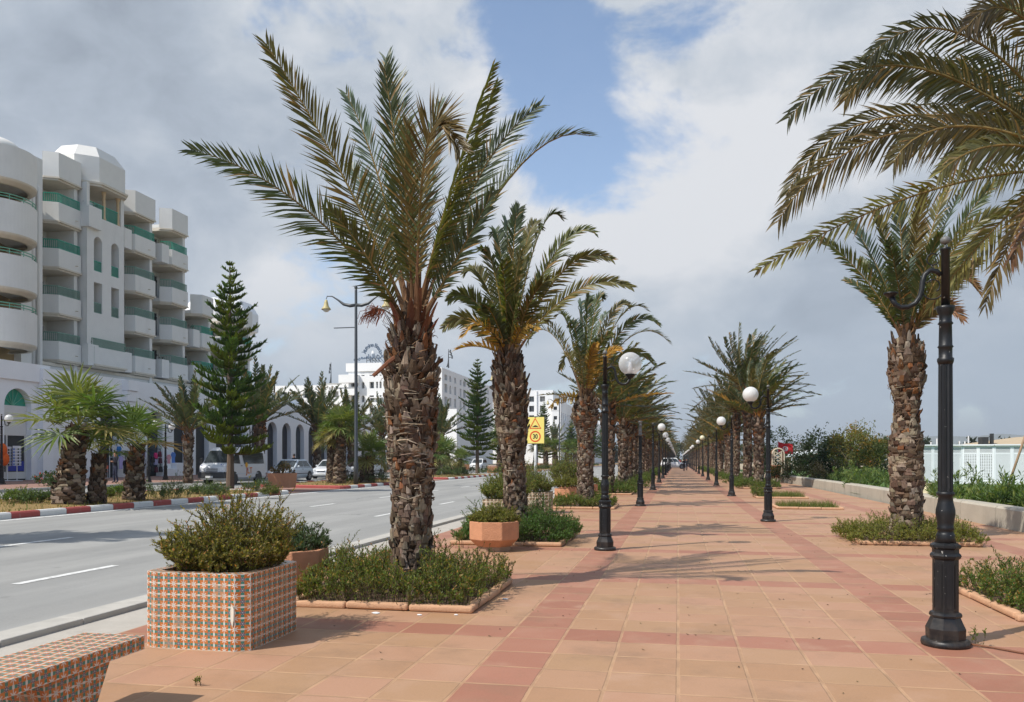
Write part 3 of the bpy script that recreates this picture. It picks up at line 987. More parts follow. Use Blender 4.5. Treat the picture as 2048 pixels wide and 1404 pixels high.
def araucaria(mbt, mbc, H, Rb, rng, whorls=22, first=.16, dens=1.0, cols=((.09, .15, .034), (.07, .12, .04), (.14, .175, .03))):
    """star pine: whorls of flat branches carrying upturned cord-like twigs"""
    mbt.tube([(0, 0, -.05), (.03, 0, H * .15), (-.02, .03, H * .5), (0, 0, H * .85), (0, 0, H)], [.20, .15, .11, .05, .012], 9, (.13, .095, .07), 0)
    for k in range(whorls):
        f = k / (whorls - 1); z = H * (first + (1 - first - .02) * f ** .92)
        br = Rb * (1 - f) ** .8 * (.92 + .16 * math.sin(k * 2.3)) + .10
        if f < .12:
            br *= .82 + f * 1.5
        nb = 6 if f < .85 else 4
        for j in range(nb):
            if rng.random() < .13:
                continue
            a = 2 * math.pi * (j + .5 * (k % 2) + rng.uniform(-.28, .28)) / nb
            e = Vector((math.cos(a), math.sin(a), 0)); s = Vector((-math.sin(a), math.cos(a), 0)); L = br * rng.uniform(.55, 1.15)
            rise = .05 + .55 * f
            cur = [Vector((0, 0, z)) + e * (L * t) + UP * (L * (rise * t + .10 * t * t - .10 * math.sin(t * 3))) for t in (0, .25, .5, .75, 1)]
            mbt.tube(cur, [.03 * (1 - f) + .012, .025 * (1 - f) + .01, .016, .011, .006], 4, (.11, .085, .06), 0, False)
            nt = max(3, int(L / .075 * dens)); col = rng.choice(cols)
            for i in range(nt):
                t = .18 + .82 * (i + rng.random() * .6) / nt
                q = t * 4; ii = min(3, int(q)); P = cur[ii] + (cur[ii + 1] - cur[ii]) * (q - ii)
                for sg in (-1, 1):
                    l = (.16 + .34 * L * (1 - .72 * t) * .8) * rng.uniform(.75, 1.15); l = min(l * 1.15, .72)
                    d = (e * rng.uniform(.45, .8) + s * sg * rng.uniform(.55, .9) + UP * rng.uniform(.15, .6)).normalized()
                    m_ = P + d * l * .55; tip = P + (d + UP * .35).normalized() * l * 1.05
                    c1 = jit(col, rng, .35)
                    for ang in (0.0, 1.05, 2.1):
                        W = d.orthogonal().normalized(); W = (W * math.cos(ang) + d.cross(W) * math.sin(ang)) * .033
                        mbc.add([P - W * .7, P + W * .6, m_ + W, m_ - W, tip + W * .45, tip - W * .45], [(0, 1, 2, 3), (3, 2, 4, 5)], c1, 1)
            m_ = cur[4]
            for i in range(5):
                d = (e + Vector((rng.uniform(-.6, .6), rng.uniform(-.6, .6), rng.uniform(0, .8)))).normalized(); W = d.orthogonal().normalized() * .03
                mbc.add([m_ - W, m_ + W, m_ + d * .2 + W * .3, m_ + d * .2 - W * .3], [(0, 1, 2, 3)], jit(col, rng, .3), 1)
# ================================================================ promenade: palms
WIND = Vector((.42, .10, 0))
def near_palm(label, loc, H, rprof, fr, seed, n=72, Lm=.40, wind=Vector((.1, 0, 0)), bend=None, stub=.5, lean=(0, 0), nper=13, big=1.0, lw=.036, fib=220):
    """palm with every frond a part; fr: list of (curve in world space, colours, options)"""
    rng = random.Random(seed)
    t = thing('date_palm', label, 'palm tree', loc, 0, 'date palms lining the promenade')
    L0 = Vector(loc)
    zs = [p[0] for p in rprof]; rs = [p[1] for p in rprof]
    tb = MB(); palm_trunk(tb, H, lambda z: float(np.interp(z, zs, rs)), rng, stub_from=stub, lean=lean, nper=nper, big=big, fibres=fib)
    tb.build('trunk', 'bark', t)
    axis = Vector((lean[0], lean[1], H))
    for cur, cols, op in fr:
        mb = MB()
        frond(mb, [q - L0 for q in cur], op.pop('n', n), op.pop('Lm', Lm), rng, cols, axis, wind=op.pop('wind', wind), lw=op.pop('lw', lw), **op)
        mb.build('frond', ['wood', 'palm_leaf'], t)
    return t, rng


def curve_px(b, c1, c2, e):
    return [at(*b), at(*c1), at(*c2), at(*e)]


G1 = GREEN
d = 9.84
FR = [
 (curve_px((803, 640, d), (745, 545, d), (590, 345, 9.5), (382, 300, 9.2)), G1, dict(n=84, Lm=.43)),
 (curve_px((812, 630, d), (765, 500, d), (660, 285, 9.6), (533, 88, 9.4)), G1 + BROWNISH, dict(n=90, Lm=.44)),
 (curve_px((818, 625, 10), (790, 480, 10.2), (760, 320, 10.5), (692, 186, 10.7)), SILVER, dict(n=70, Lm=.36)),
 (curve_px((820, 625, 10), (812, 460, 10), (790, 270, 9.9), (768, 130, 9.9)), G1 + BROWNISH, dict(n=78, Lm=.38)),
 (curve_px((826, 620, 10), (830, 430, 10.1), (815, 260, 10.2), (772, 116, 10.2)), SILVER, dict(n=84, Lm=.44, flip=-1)),
 (curve_px((832, 640, 9.6), (838, 430, 9.2), (840, 120, 8.95), (922, 300, 8.7)), BROWNISH, dict(n=86, Lm=.46, gap=.02)),
 (curve_px((838, 620, d), (868, 480, d), (925, 300, 9.9), (985, 130, 10)), BROWNISH + G1, dict(n=78, Lm=.30, vee=50)),
 (curve_px((840, 620, 10), (878, 470, 10.2), (948, 290, 10.4), (992, 168, 10.5)), G1, dict(n=72, Lm=.30, vee=45)),
 (curve_px((845, 620, 10), (885, 520, 10.2), (955, 290, 10.4), (1078, 212, 10.5)), SILVER + G1, dict(n=76, Lm=.38)),
 (curve_px((852, 625, d), (930, 500, 9.7), (1050, 230, 9.5), (1180, 272, 9.3)), G1, dict(n=80, Lm=.31, vee=45)),
 (curve_px((835, 615, 10.1), (845, 450, 10.6), (860, 310, 11), (880, 205, 11.4)), SILVER, dict(n=66, Lm=.36)),
 (curve_px((815, 615, 10.1), (780, 480, 10.6), (740, 390, 11), (700, 330, 11.4)), SILVER, dict(n=60, Lm=.34)),
 (curve_px((845, 620, 10.1), (890, 500, 10.7), (930, 380, 11.2), (985, 300, 11.6)), SILVER, dict(n=60, Lm=.34)),
 (curve_px((850, 630, 9.7), (890, 560, 9.5), (940, 470, 9.4), (985, 385, 9.3)), G1, dict(n=56, Lm=.28)),
 (curve_px((806, 640, 9.7), (770, 570, 9.5), (720, 480, 9.3), (660, 420, 9.2)), G1, dict(n=56, Lm=.30)),
 (curve_px((826, 630, 9.7), (822, 480, 9.5), (800, 370, 9.3), (815, 250, 9.2)), G1, dict(n=66, Lm=.36)),
]
for i_, (c_, k_, o_) in enumerate(FR):
    o_['n'] = int(o_['n'] * 1.15); o_['Lm'] = o_['Lm'] * 1.2
    fx = {6: (.8, -.35, .3), 7: (.8, -.5, .3), 9: (.5, -.25, .9), 13: (.5, -.4, .8)}.get(i_, (.1 * ((i_ * 3) % 5 - 2), -1, .25))
    o_.setdefault('face', Vector(fx))
P1, rng = near_palm('tallest date palm, nearest on the left, thick shaggy trunk rising from shrubs', (-3.13, 9.4, 0), 3.22,
    [(0, .25), (.3, .215), (1.2, .205), (1.7, .235), (2.05, .255), (2.6, .245), (2.9, .18), (3.1, .15), (3.22, .13)], FR, 11, nper=17, big=.9, stub=.5, fib=620, lw=.0225)
mb = MB()                                          # brown flower spray hanging out of the crown
L0 = Vector((-3.13, 9.4, 0))
c = [at(815, 668, 9.8) - L0, at(792, 632, 9.6) - L0, at(768, 612, 9.5) - L0, at(748, 618, 9.45) - L0]
mb.tube([bez(c, i / 8)[0] for i in range(9)], .008, 5, (.13, .09, .05), 0)
for i in range(90):
    s, dd = bez(c, rng.uniform(.72, 1)); l = rng.uniform(.12, .26)
    e = s + Vector((rng.uniform(-.8, .25), rng.uniform(-.3, .3), rng.uniform(-.55, .25))) * l; e2 = e - UP * l * .35 + Vector((-.03, 0, 0))
    mb.tube([s, e, e2], [.004, .004, .003], 3, jit((.24, .085, .045), rng, .35), 0, False)
mb.build('flower_spray', 'wood', P1)
mb = MB()                                          # broad rust-brown sheaths and loose fibre round the crown base
for i in range(26):
    a = rng.uniform(0, 6.28); r0 = .15; z0 = 3.05 + rng.uniform(-.15, .2)
    e = Vector((math.cos(a), math.sin(a), 0)); s = Vector((-e.y, e.x, 0)); l = rng.uniform(.22, .5); w_ = rng.uniform(.04, .08)
    b = e * r0 + UP * z0; m_ = e * (r0 + .06 + .10 * l) + UP * (z0 + l * .55); tt = e * (r0 + .12 + .26 * l) + UP * (z0 + l)
    col = jit(rng.choice([(.16, .058, .03), (.11, .045, .026), (.20, .085, .042), (.07, .034, .024)]), rng, .25)
    mb.add([b - s * w_, b + s * w_, m_ + s * w_ * .6 + e * .02, m_ - s * w_ * .6 + e * .02, tt + s * w_ * .2, tt - s * w_ * .2, m_ - e * .03],
           [(0, 1, 2, 3), (3, 2, 4, 5), (1, 0, 6), (6, 5, 4)], col, 0)
for i in range(220):
    a = rng.uniform(0, 6.28); e = Vector((math.cos(a), math.sin(a), 0)); z0 = rng.uniform(2.6, 3.5); r0 = .28 - .1 * (z0 - 2.6)
    s = e * r0 + UP * z0; q = s + Vector((rng.uniform(-1, 1), rng.uniform(-1, 1), rng.uniform(-.8, .8))) * .12
    mb.tube([s, (s + q) / 2 + e * .03, q], [.004, .004, .002], 3, jit((.25, .15, .08), rng, .35), 0, False)
mb.build('sheath', 'wood', P1)
mb = MB()
b = at(800, 706, 9.6) - L0
mb.tube([at(812, 700, 9.65) - L0, at(780, 722, 9.6) - L0, at(746, 752, 9.55) - L0], [.035, .028, .022], 6, (.16, .065, .035), 0, True, .5)
mb.build('cut_stalk', 'wood', P1)


def auto_fronds(basepx, dd, tips, rng, spread=.5):
    out = []
    for (x, y, cols, op) in tips:
        b = at(basepx[0] + (x - basepx[0]) * .04, basepx[1] - 8, dd)
        op.setdefault('face', Vector((rng.uniform(-.7, .7), -1, rng.uniform(-.3, .5))) if rng.random() < .72 else None)
        dz = rng.uniform(-spread, spread) if 'dz' not in op else op.pop('dz')
        e = at(x, y, dd + dz); V = e - b
        k = op.pop('arch', 1.25)
        c1 = b + Vector((V.x * .22, V.y * .25, V.z * .42 * k)); c2 = b + Vector((V.x * .62, V.y * .65, V.z * .92 * k if V.z > 0 else V.z * .5 + V.length * .28))
        out.append(([b, c1, c2, e], cols, op))
    return out


rg = random.Random(5)
S, Y_, B_ = SILVER, YELLOW, BROWNISH
GO = GREEN + [(.10, .11, .03), (.12, .11, .03)]
tips2 = [(1037, 428, GO, dict(dz=.2)), (985, 470, GO, dict(dz=.8)), (1012, 452, S, dict(dz=1.2)), (1122, 435, GREEN, dict(dz=.3, Lm=.36)), (1190, 466, GO, dict(dz=.1)),
         (1226, 520, GO, dict(dz=-.3, arch=1.4)), (1264, 575, GO, dict(dz=-.4, arch=1.5)), (962, 500, GO, dict(dz=-.6)), (930, 545, GO, dict(dz=.6)),
         (897, 600, GO, dict(dz=-.2, arch=1.5)), (888, 655, GO, dict(dz=.4, arch=1.9)), (912, 700, Y_, dict(dz=-.4, arch=3.6, Lm=.34, gap=.3)), (1075, 470, GO, dict(dz=1.4)),
         (1150, 520, GO, dict(dz=1.2)), (1000, 520, GO, dict(dz=-1.2)), (1050, 500, GO, dict(dz=-1.3)), (1110, 560, Y_ + GO, dict(dz=-1.0)), (960, 610, Y_ + GO, dict(dz=-.9)),
         (1095, 640, GO, dict(dz=.9)), (1040, 600, GO, dict(dz=-1.0)), (1080, 455, GREEN, dict(dz=.9)), (1000, 560, S, dict(dz=1.3)), (925, 672, Y_, dict(dz=-.7, arch=3.0, Lm=.34, gap=.35)), (1075, 660, Y_, dict(dz=-1.0, arch=2.2, Lm=.3, gap=.3))]
fr2 = auto_fronds((1018, 722), 16.2, tips2, rg)
P2, _ = near_palm('second palm on the left, yellow lower fronds, trunk half hiding the yellow road sign', (-3.14, 15.9, 0), 3.65,
    [(0, .25), (.5, .21), (1.2, .175), (1.6, .19), (2.1, .255), (2.9, .275), (3.4, .23), (3.65, .17)], fr2, 21, 62, .36, Vector((.12, .03, 0)), lean=(-.17, 0), stub=.45, nper=16, lw=.038, fib=300, big=.9)
tips3 = [(1178, 600, GREEN, dict(dz=.6)), (1205, 596, GREEN, dict(dz=.2)), (1140, 650, GO, dict(dz=.5)), (1112, 632, GO, dict(dz=1)), (1070, 655, GO, dict(dz=-.6, arch=1.4)),
         (1050, 690, GO, dict(dz=.4, arch=1.9)), (1258, 612, GREEN, dict(dz=.6)), (1296, 622, GO + Y_, dict(dz=-.4, arch=1.4)), (1318, 650, GO, dict(dz=0, arch=1.5)),
         (1341, 688, GO, dict(dz=.4, arch=1.8)), (1310, 730, GO, dict(dz=1.4, arch=2)), (1120, 740, GO, dict(dz=1.5, arch=2.2)), (1190, 680, GO, dict(dz=-1.4)), (1225, 670, Y_ + GO, dict(dz=-1.3)),
         (1150, 690, GO, dict(dz=-1.5)), (1160, 610, S, dict(dz=1.6)), (1225, 630, S, dict(dz=1.7)), (1195, 690, Y_, dict(dz=-1.5, Lm=.4)), (1100, 815, Y_, dict(dz=-.8, arch=0, Lm=.3, gap=.4)), (1240, 700, Y_, dict(dz=-.8))]
fr3 = auto_fronds((1170, 806), 27.5, tips3, rg)
P3, _ = near_palm('third palm on the left, slim trunk with a flared collar under golden-based fronds', (-3.04, 27.4, 0), 3.62,
    [(0, .28), (.3, .24), (2.3, .22), (2.6, .28), (2.9, .40), (3.3, .36), (3.62, .2)], fr3, 31, 54, .42, Vector((.22, .05, 0)), stub=.68, nper=15, lw=.050)

tipsR = [(1640, 478, GO, dict(dz=-.3)), (1690, 440, S, dict(dz=.6)), (1748, 425, GO, dict(dz=.2)), (1795, 395, S, dict(dz=-.3, Lm=.40)), (1848, 378, B_ + GO, dict(dz=-.5)),
         (1905, 365, GREEN, dict(dz=.8)), (1945, 360, S, dict(dz=.9)), (2015, 345, GO, dict(dz=.4)), (2035, 430, GO, dict(dz=-.6, arch=1.3)), (1720, 520, GO, dict(dz=1.2)), (1830, 430, GO, dict(dz=1.3)),
         (1960, 520, B_, dict(dz=-.8)), (1775, 480, GO, dict(dz=-1.1)), (1880, 470, GO, dict(dz=-1.2)), (1985, 470, GO, dict(dz=1.0)), (1690, 560, GO, dict(dz=.8, Lm=.28)),
         (1925, 640, [(.26, .13, .06)], dict(dz=-.5, arch=3.5, gap=.25)), (1960, 585, [(.24, .13, .05)], dict(dz=.3, arch=2))]
for q_ in tipsR:
    q_[3].setdefault('arch', .92)
frR = auto_fronds((1812, 688), 16.2, tipsR, rg)
R1, _ = near_palm('upright date palm with a scaly trunk on the right behind the globeless lamp', (4.42, 17.4, 0), 3.9,
    [(0, .29), (.4, .25), (1.0, .265), (1.8, .27), (2.3, .20), (2.75, .19), (3.1, .285), (3.6, .26), (3.9, .17)], frR, 41, 66, .38, Vector((.05, 0, 0)), stub=.68, nper=13, big=1.0, lw=.036, fib=200)

RB = (2175, 350, 8.85)
def rf(p1, p2, e, cols, **op):
    op.setdefault('face', Vector((-.1, -1, -.25))); op['n'] = int(op.get('n', 90) * 1.0); op.setdefault('lw', .023)
    return (curve_px(RB, p1, p2, e), cols, op)
DK = [(.085, .073, .026), (.11, .085, .030), (.078, .078, .035)]
OL = [(.20, .18, .062), (.15, .125, .042), (.125, .09, .032)]
frR0 = [
 rf((2040, 318, 8.7), (1780, 375, 8.4), (1513, 541, 8.2), DK + OL, n=100, Lm=.34, droop=.2),
 rf((1990, 205, 8.6), (1690, 210, 8.2), (1553, 446, 8.0), DK + OL, n=100, Lm=.40, droop=.35, vee=-10),
 rf((1990, 215, 8.9), (1680, 150, 8.8), (1571, 392, 8.7), DK, n=96, Lm=.40, droop=.35, vee=-10),
 rf((2010, 190, 8.6), (1760, 10, 8.3), (1577, 236, 8.1), DK, n=100, Lm=.40, droop=.3, vee=0),
 rf((2020, 170, 8.9), (1770, 50, 8.8), (1690, 200, 8.8), DK + OL, n=90, Lm=.42, droop=.35, vee=-10),
 rf((2060, 120, 8.7), (1870, -40, 8.4), (1734, 118, 8.2), DK, n=92, Lm=.40, droop=.3, vee=0),
 rf((2060, 250, 8.3), (1850, 200, 7.9), (1787, 325, 7.7), DK + [(.16, .075, .035)], n=84, Lm=.42, droop=.35, vee=-10),
 rf((2110, 330, 8.6), (2030, 420, 8.3), (1970, 612, 8.1), OL + [(.15, .085, .04)], n=84, Lm=.36, droop=.4),
 rf((2090, 340, 8.9), (1960, 470, 8.9), (1862, 612, 8.9), OL, n=84, Lm=.34, droop=.4),
 rf((2120, 300, 8.4), (2080, 420, 8.0), (2020, 520, 7.8), [(.17, .09, .045)], n=70, Lm=.34, droop=.5),
 rf((2120, 60, 8.6), (2010, -60, 8.3), (1930, 60, 8.1), [(.17, .11, .07), (.10, .07, .03)], n=84, Lm=.42, droop=.4, vee=-5),
 rf((2080, 200, 9.2), (1930, 60, 9.5), (1850, 190, 9.8), DK, n=84, Lm=.40, droop=.3),
 rf((2090, 280, 8.5), (1960, 260, 8.1), (1880, 345, 7.9), OL, n=80, Lm=.40, droop=.4, vee=-10),
 rf((2120, 240, 9.2), (2000, 180, 9.6), (1920, 300, 10), DK, n=84, Lm=.40, droop=.35),
 rf((2140, 100, 9.2), (2060, -40, 9.6), (1990, 30, 9.9), GREEN, n=84, Lm=.40),
 rf((2200, 100, 9.2), (2230, -150, 9.6), (2330, -200, 9.9), GREEN, n=84, Lm=.40),
 rf((2250, 200, 9.2), (2350, 0, 9.6), (2560, 60, 9.9), GREEN, n=84, Lm=.40),
 rf((2250, 300, 9.2), (2400, 200, 9.6), (2650, 380, 9.9), GREEN, n=84, Lm=.40),
]
R0, _ = near_palm('date palm at the right edge of the photo, only its drooping windblown fronds in view', (4.40, 9.9, 0), 4.55,
    [(0, .31), (1, .29), (2.5, .28), (3.6, .33), (4.2, .30), (4.55, .22)], frR0, 51, 90, .40, Vector((-.05, 0, 0)), stub=.7, nper=9)

# -------- the rest of the two rows: four kinds of palm, copied down the promenade
def far_palm(label, loc, seed, H, L, nf, wind, nl=42, lowyellow=True, e1=4, cols=GREEN, stalk=(.36, .17, .04), fat=1.0):
    rng = random.Random(seed)
    t = thing('date_palm', label, 'palm tree', loc, 0, 'date palms lining the promenade')
    tb = MB(); palm_trunk(tb, H, lambda z: fat * float(np.interp(z, [0, .4, H * .6, H * .82, H], [.30, .24, .23, .33, .2])), rng, rows=int(H / .11), stub_from=.66, nper=10, fibres=14, big=1.4, rust=.22)
    tb.build('trunk', 'bark', t)
    mb = MB(); base = Vector((0, 0, H))
    for i, (a, e) in enumerate(crown_dirs(nf, rng, 84, e1)):
        cc = cols if i < nf * .86 else (cols + YELLOW if lowyellow else cols)
        frond_far(mb, crown_curve(base, a, e, L * rng.uniform(.85, 1.12), wind * rng.uniform(.7, 1.3), rng), nl, .56, rng, cc, base, wind * .4)
    for k in range(10):
        a = rng.uniform(0, 6.28); e = Vector((math.cos(a), math.sin(a), 0))
        c = base + e * .2 - UP * .1
        mb.tube([c, c + e * .16 + UP * .35, c + e * .38 + UP * .62, c + e * .62 + UP * .78], [.03, .02, .02, .015], 4, jit(stalk, rng, .3), 0, False)
    mb.build('crown', ['wood', 'palm_leaf'], t)
    return t


NTH = ['fourth', 'fifth', 'sixth', 'seventh', 'eighth']
W1 = Vector((.40, .12, 0))
pa = far_palm('fourth date palm on the left, its dry orange leaf stalks splayed behind the globe lamp', (-3.16, 38.2, 0), 61, 4.1, 3.0, 30, W1)
pb = far_palm('fifth date palm on the left, thick dark trunk and orange-bottomed crown', (-3.0, 46, 0), 62, 3.7, 3.1, 34, W1 * 1.2)
pc = far_palm('front palm of the right row past the empty beds, orange stalks under windswept crown', (4.42, 47.6, 0), 63, 4.0, 3.2, 34, Vector((.5, .1, 0)), e1=16, cols=GREEN + [(.065, .08, .038)])
pd = far_palm('tallest windswept dark palm of the right row, just behind the front one', (4.45, 55.5, 0), 64, 6.2, 3.9, 52, Vector((.48, .05, 0)), e1=-6, nl=44, lowyellow=False, cols=[(.060, .075, .032), (.072, .08, .034), (.09, .08, .032)])
rg = random.Random(77)
kinds = [pa, pb, pc, pd]
far_l = 'distant date palm far down the left side of the promenade'
far_r = 'distant date palm far down the right side of the promenade'
y = 51.5; i = 0
while y < 330:
    src = kinds[(i * 7 + 1) % 2] if i % 3 else pc
    lab = ('%s date palm on the left, counting away from the camera' % ['sixth', 'seventh', 'eighth', 'ninth'][i]) if i < 4 else far_l
    dup(src, (-3.1 + rg.uniform(-.12, .12), y, 0), rg.uniform(-.5, .5), lab, None, rg.uniform(.9, 1.12))
    y += 7.4 + rg.uniform(-.6, .8) if y < 120 else 9.5; i += 1
y = 63.5; i = 0
while y < 330:
    src = [pd, pc, pd, pb][i % 4]
    lab = ('%s date palm of the right-hand row past the empty beds' % ['third', 'fourth', 'fifth', 'sixth'][i]) if i < 4 else far_r
    dup(src, (4.4 + rg.uniform(-.2, .2), y, 0), rg.uniform(-.5, .5), lab, None, rg.uniform(.82, 1.0))
    y += 7.4 + rg.uniform(-.6, .8) if y < 120 else 9.5; i += 1

# ================================================================ planting beds with their low shrubs
BEDG = 'square planting beds sunk in the paving'
def bed(cx, cy, wx, wy, label, seed):
    rng = random.Random(seed)
    t = thing('planting_bed', label, 'planting bed', (cx, cy, 0), 0, BEDG)
    mb = MB(); e = .11; h = .075
    for sx, sy, lx, ly in ((0, -1, wx, e), (0, 1, wx, e), (-1, 0, e, wy - 2 * e), (1, 0, e, wy - 2 * e)):
        L = max(lx, ly); k = max(1, round(L / .62))
        for q in range(k):
            o = -L / 2 + L * (q + .5) / k; l = L / k - .006
            c = (sx * (wx - e) / 2 + (o if lx > ly else 0), sy * (wy - e) / 2 + (o if ly >= lx else 0), h / 2 + rng.uniform(-.006, .008))
            mb.box(c, (l if lx > ly else lx, l if ly >= lx else ly, h), rng.uniform(-.012, .012))
    mb.build('edging', 'terracotta_kerb', t, bevel=.028, seg=3)
    mb = MB()
    mb.quad((-wx / 2 + e, -wy / 2 + e, .03), (wx / 2 - e, -wy / 2 + e, .03), (wx / 2 - e, wy / 2 - e, .03), (-wx / 2 + e, wy / 2 - e, .03))
    mb.build('soil', 'soil', t)
    return t


SHG = [(.11, .165, .030), (.09, .14, .032), (.15, .175, .036), (.13, .145, .042), (.17, .145, .045)]
SHD = [(.065, .125, .032), (.075, .14, .036), (.095, .15, .038)]
SHO = [(.19, .20, .045), (.165, .175, .042), (.22, .195, .05), (.145, .165, .045)]
RED = [(.33, .16, .05), (.30, .22, .07)]
def bed_bases(rng, n, wx, wy, holes=(), z=.03, bias=None):
    out = []
    while len(out) < n:
        x, y = rng.uniform(-wx / 2, wx / 2), rng.uniform(-wy / 2, wy / 2)
        if any((x - hx) ** 2 + (y - hy) ** 2 < hr * hr for hx, hy, hr in holes):
            continue
        if bias and rng.random() > bias(x, y):
            continue
        out.append((x, y, z))
    return out


def shrub(name, label, loc, bases, h, seed, cols, group=None, **kw):
    rng = random.Random(seed); mb = MB()
    sprigs(mb, bases, h, rng, cols, **kw)
    o = mb.build(name, ['wood', 'leaf'])
    o.location = loc
    return tag(o, label, 'shrub', group)


SGR = 'low shrubs filling the planting beds'
bed(-3.14, 9.3, 2.12, 2.12, 'square terracotta-edged bed round the tallest palm at front left', 1)
rng = random.Random(101)
shrub('ground_cover', 'dense feathery green shrubs round the foot of the tallest palm', (-3.14, 9.3, 0),
      bed_bases(rng, 700, 2.12, 2.08, [(0, .1, .26)], .03, lambda x, y: .45 + .55 * (y < .55 or x < .2)), .60, 102, SHG, SGR, leaf=.034, lean=.35, ctr=(0, 0), rad=1.3, lv=18, twigs=3, tipcol=RED)
bed(-3.14, 15.9, 2.12, 2.12, 'terracotta-edged bed of the second palm, behind the octagonal planter', 2)
shrub('ground_cover', 'bushy dark green mound beside the octagonal planter at the foot of the second palm', (-3.05, 15.95, 0),
      bed_bases(rng, 640, 2.1, 2.0, [(-.1, 0, .28)]), .84, 103, SHD, SGR, leaf=.042, lean=.45, ctr=(0, 0), rad=1.0, lv=16, twigs=4)
bed(-3.04, 27.4, 2.12, 2.12, 'terracotta-edged bed of the third palm on the left', 3)
shrub('ground_cover', 'low green shrubs round the slim trunk of the third palm', (-3.04, 27.4, 0),
      bed_bases(rng, 420, 1.9, 1.9, [(0, 0, .25)]), .52, 104, SHG, SGR, leaf=.05, lean=.4, ctr=(0, 0), rad=1.2, lv=12, twigs=3)
bed(4.40, 9.95, 2.25, 2.12, 'terracotta-edged bed at the right edge of the photo beside the globeless lamp', 4)
shrub('ground_cover', 'dense green shrub spilling over its bed at the right edge beside the globeless lamp', (4.40, 9.95, 0),
      bed_bases(rng, 640, 2.15, 2.0, [(0, 0, .26)]), .58, 105, SHD + SHG, SGR, leaf=.034, lean=.45, ctr=(0, 0), rad=1.1, lv=18, twigs=3, tipcol=RED)
bed(4.40, 17.4, 2.12, 2.12, 'terracotta-edged bed of the upright palm on the right', 5)
shrub('ground_cover', 'olive green shrubs round the trunk of the upright palm on the right', (4.38, 17.25, 0),
      bed_bases(rng, 560, 2.4, 2.0, [(0, .1, .27)]), .58, 106, SHO, SGR, leaf=.040, lean=.5, ctr=(0, 0), rad=1.1, lv=15, twigs=3)


def grassy(label, loc, wx, wy, n, h, seed):
    rng = random.Random(seed); mb = MB()
    for i in range(n):
        x, y = rng.uniform(-wx / 2, wx / 2), rng.uniform(-wy / 2, wy / 2); l = h * rng.uniform(.4, 1.2)
        d = Vector((rng.uniform(-.5, .5), rng.uniform(-.5, .5), 1)); W = Vector((rng.uniform(-1, 1), rng.uniform(-1, 1), 0)).normalized() * .008
        P = Vector((x, y, .02)); c = jit(rng.choice([(.11, .14, .03), (.20, .17, .06), (.09, .13, .03)]), rng, .3)
        mb.add([P - W, P + W, P + d * l], [(0, 1, 2)], c, 1)
    o = mb.build('weeds', ['wood', 'grass_blade']); o.location = loc; o['label'] = label; o['kind'] = 'stuff'
    return o


bed(4.15, 28.6, 2.05, 2.0, 'treeless bed of thin weeds on the right, nearer of the two', 6)
grassy('thin weeds in the nearer treeless bed', (4.15, 28.6, 0), 1.8, 1.75, 1500, .24, 7)
bed(4.2, 36.1, 2.05, 2.0, 'treeless grassy bed on the right, the farther of the two', 8)
grassy('short grass in the farther treeless bed', (4.2, 36.1, 0), 1.8, 1.75, 1900, .28, 9)
shrub('ground_cover', 'small bushy shrub at the left end of the farther treeless bed', (3.35, 36.1, 0),
      bed_bases(rng, 90, .5, .9), .6, 107, SHG, SGR, leaf=.06, lean=.4, ctr=(0, 0), rad=.5, lv=9, twigs=3)
# farther beds: one clump copied from place to place
b0 = bed(4.42, 47.6, 2.12, 2.12, 'bed under the front palm of the right row past the empty beds', 10)
s0 = shrub('ground_cover', 'green shrub mound under the front palm of the right row', (4.3, 47.4, 0), bed_bases(rng, 360, 2.3, 1.9, [(0, 0, .25)]), .62, 108, SHD + SHG, SGR,
           leaf=.065, lean=.4, ctr=(0, 0), rad=1.2, lv=9, twigs=3)
bl = [38.2, 46, 51.5, 59, 67, 75]
for i, yy in enumerate(bl):
    nm = ['fourth', 'fifth', 'sixth', 'seventh', 'eighth', 'ninth'][i]
    dup(b0, (-3.1, yy, 0), 0, 'terracotta-edged bed of the %s palm on the left' % nm, BEDG)
    dup(s0, (-3.1, yy, 0), rg.uniform(0, 6), 'low shrubs under the %s palm on the left' % nm, SGR, (1, 1, rg.uniform(.75, 1.0)))
for i, yy in enumerate([55.5, 63.5, 71, 79]):
    nm = ['second', 'third', 'fourth', 'fifth'][i]
    dup(b0, (4.42, yy, 0), 0, 'terracotta-edged bed of the %s palm of the far right row' % nm, BEDG)
    dup(s0, (4.4, yy, 0), rg.uniform(0, 6), 'low shrubs under the %s palm of the far right row' % nm, SGR, (1, 1, rg.uniform(.75, 1.0)))
for yy in [84, 92, 100, 110, 120, 132]:
    dup(s0, (-3.1, yy, 0), rg.uniform(0, 6), 'distant low shrubs far down the left side of the promenade', SGR)
    dup(s0, (4.4, yy + 4, 0), rg.uniform(0, 6), 'distant low shrubs far down the right side of the promenade', SGR)

# ================================================================ planters and benches
def tile_face(mb, a, b, z0, z1, s, m=0):
    L = math.hypot(b[0] - a[0], b[1] - a[1])
    mb.quad((a[0], a[1], z0), (b[0], b[1], z0), (b[0], b[1], z1), (a[0], a[1], z1), m=m, uv=[(0, z0 / s), (round(L / s) or 1, z0 / s), (round(L / s) or 1, z1 / s), (0, z1 / s)])


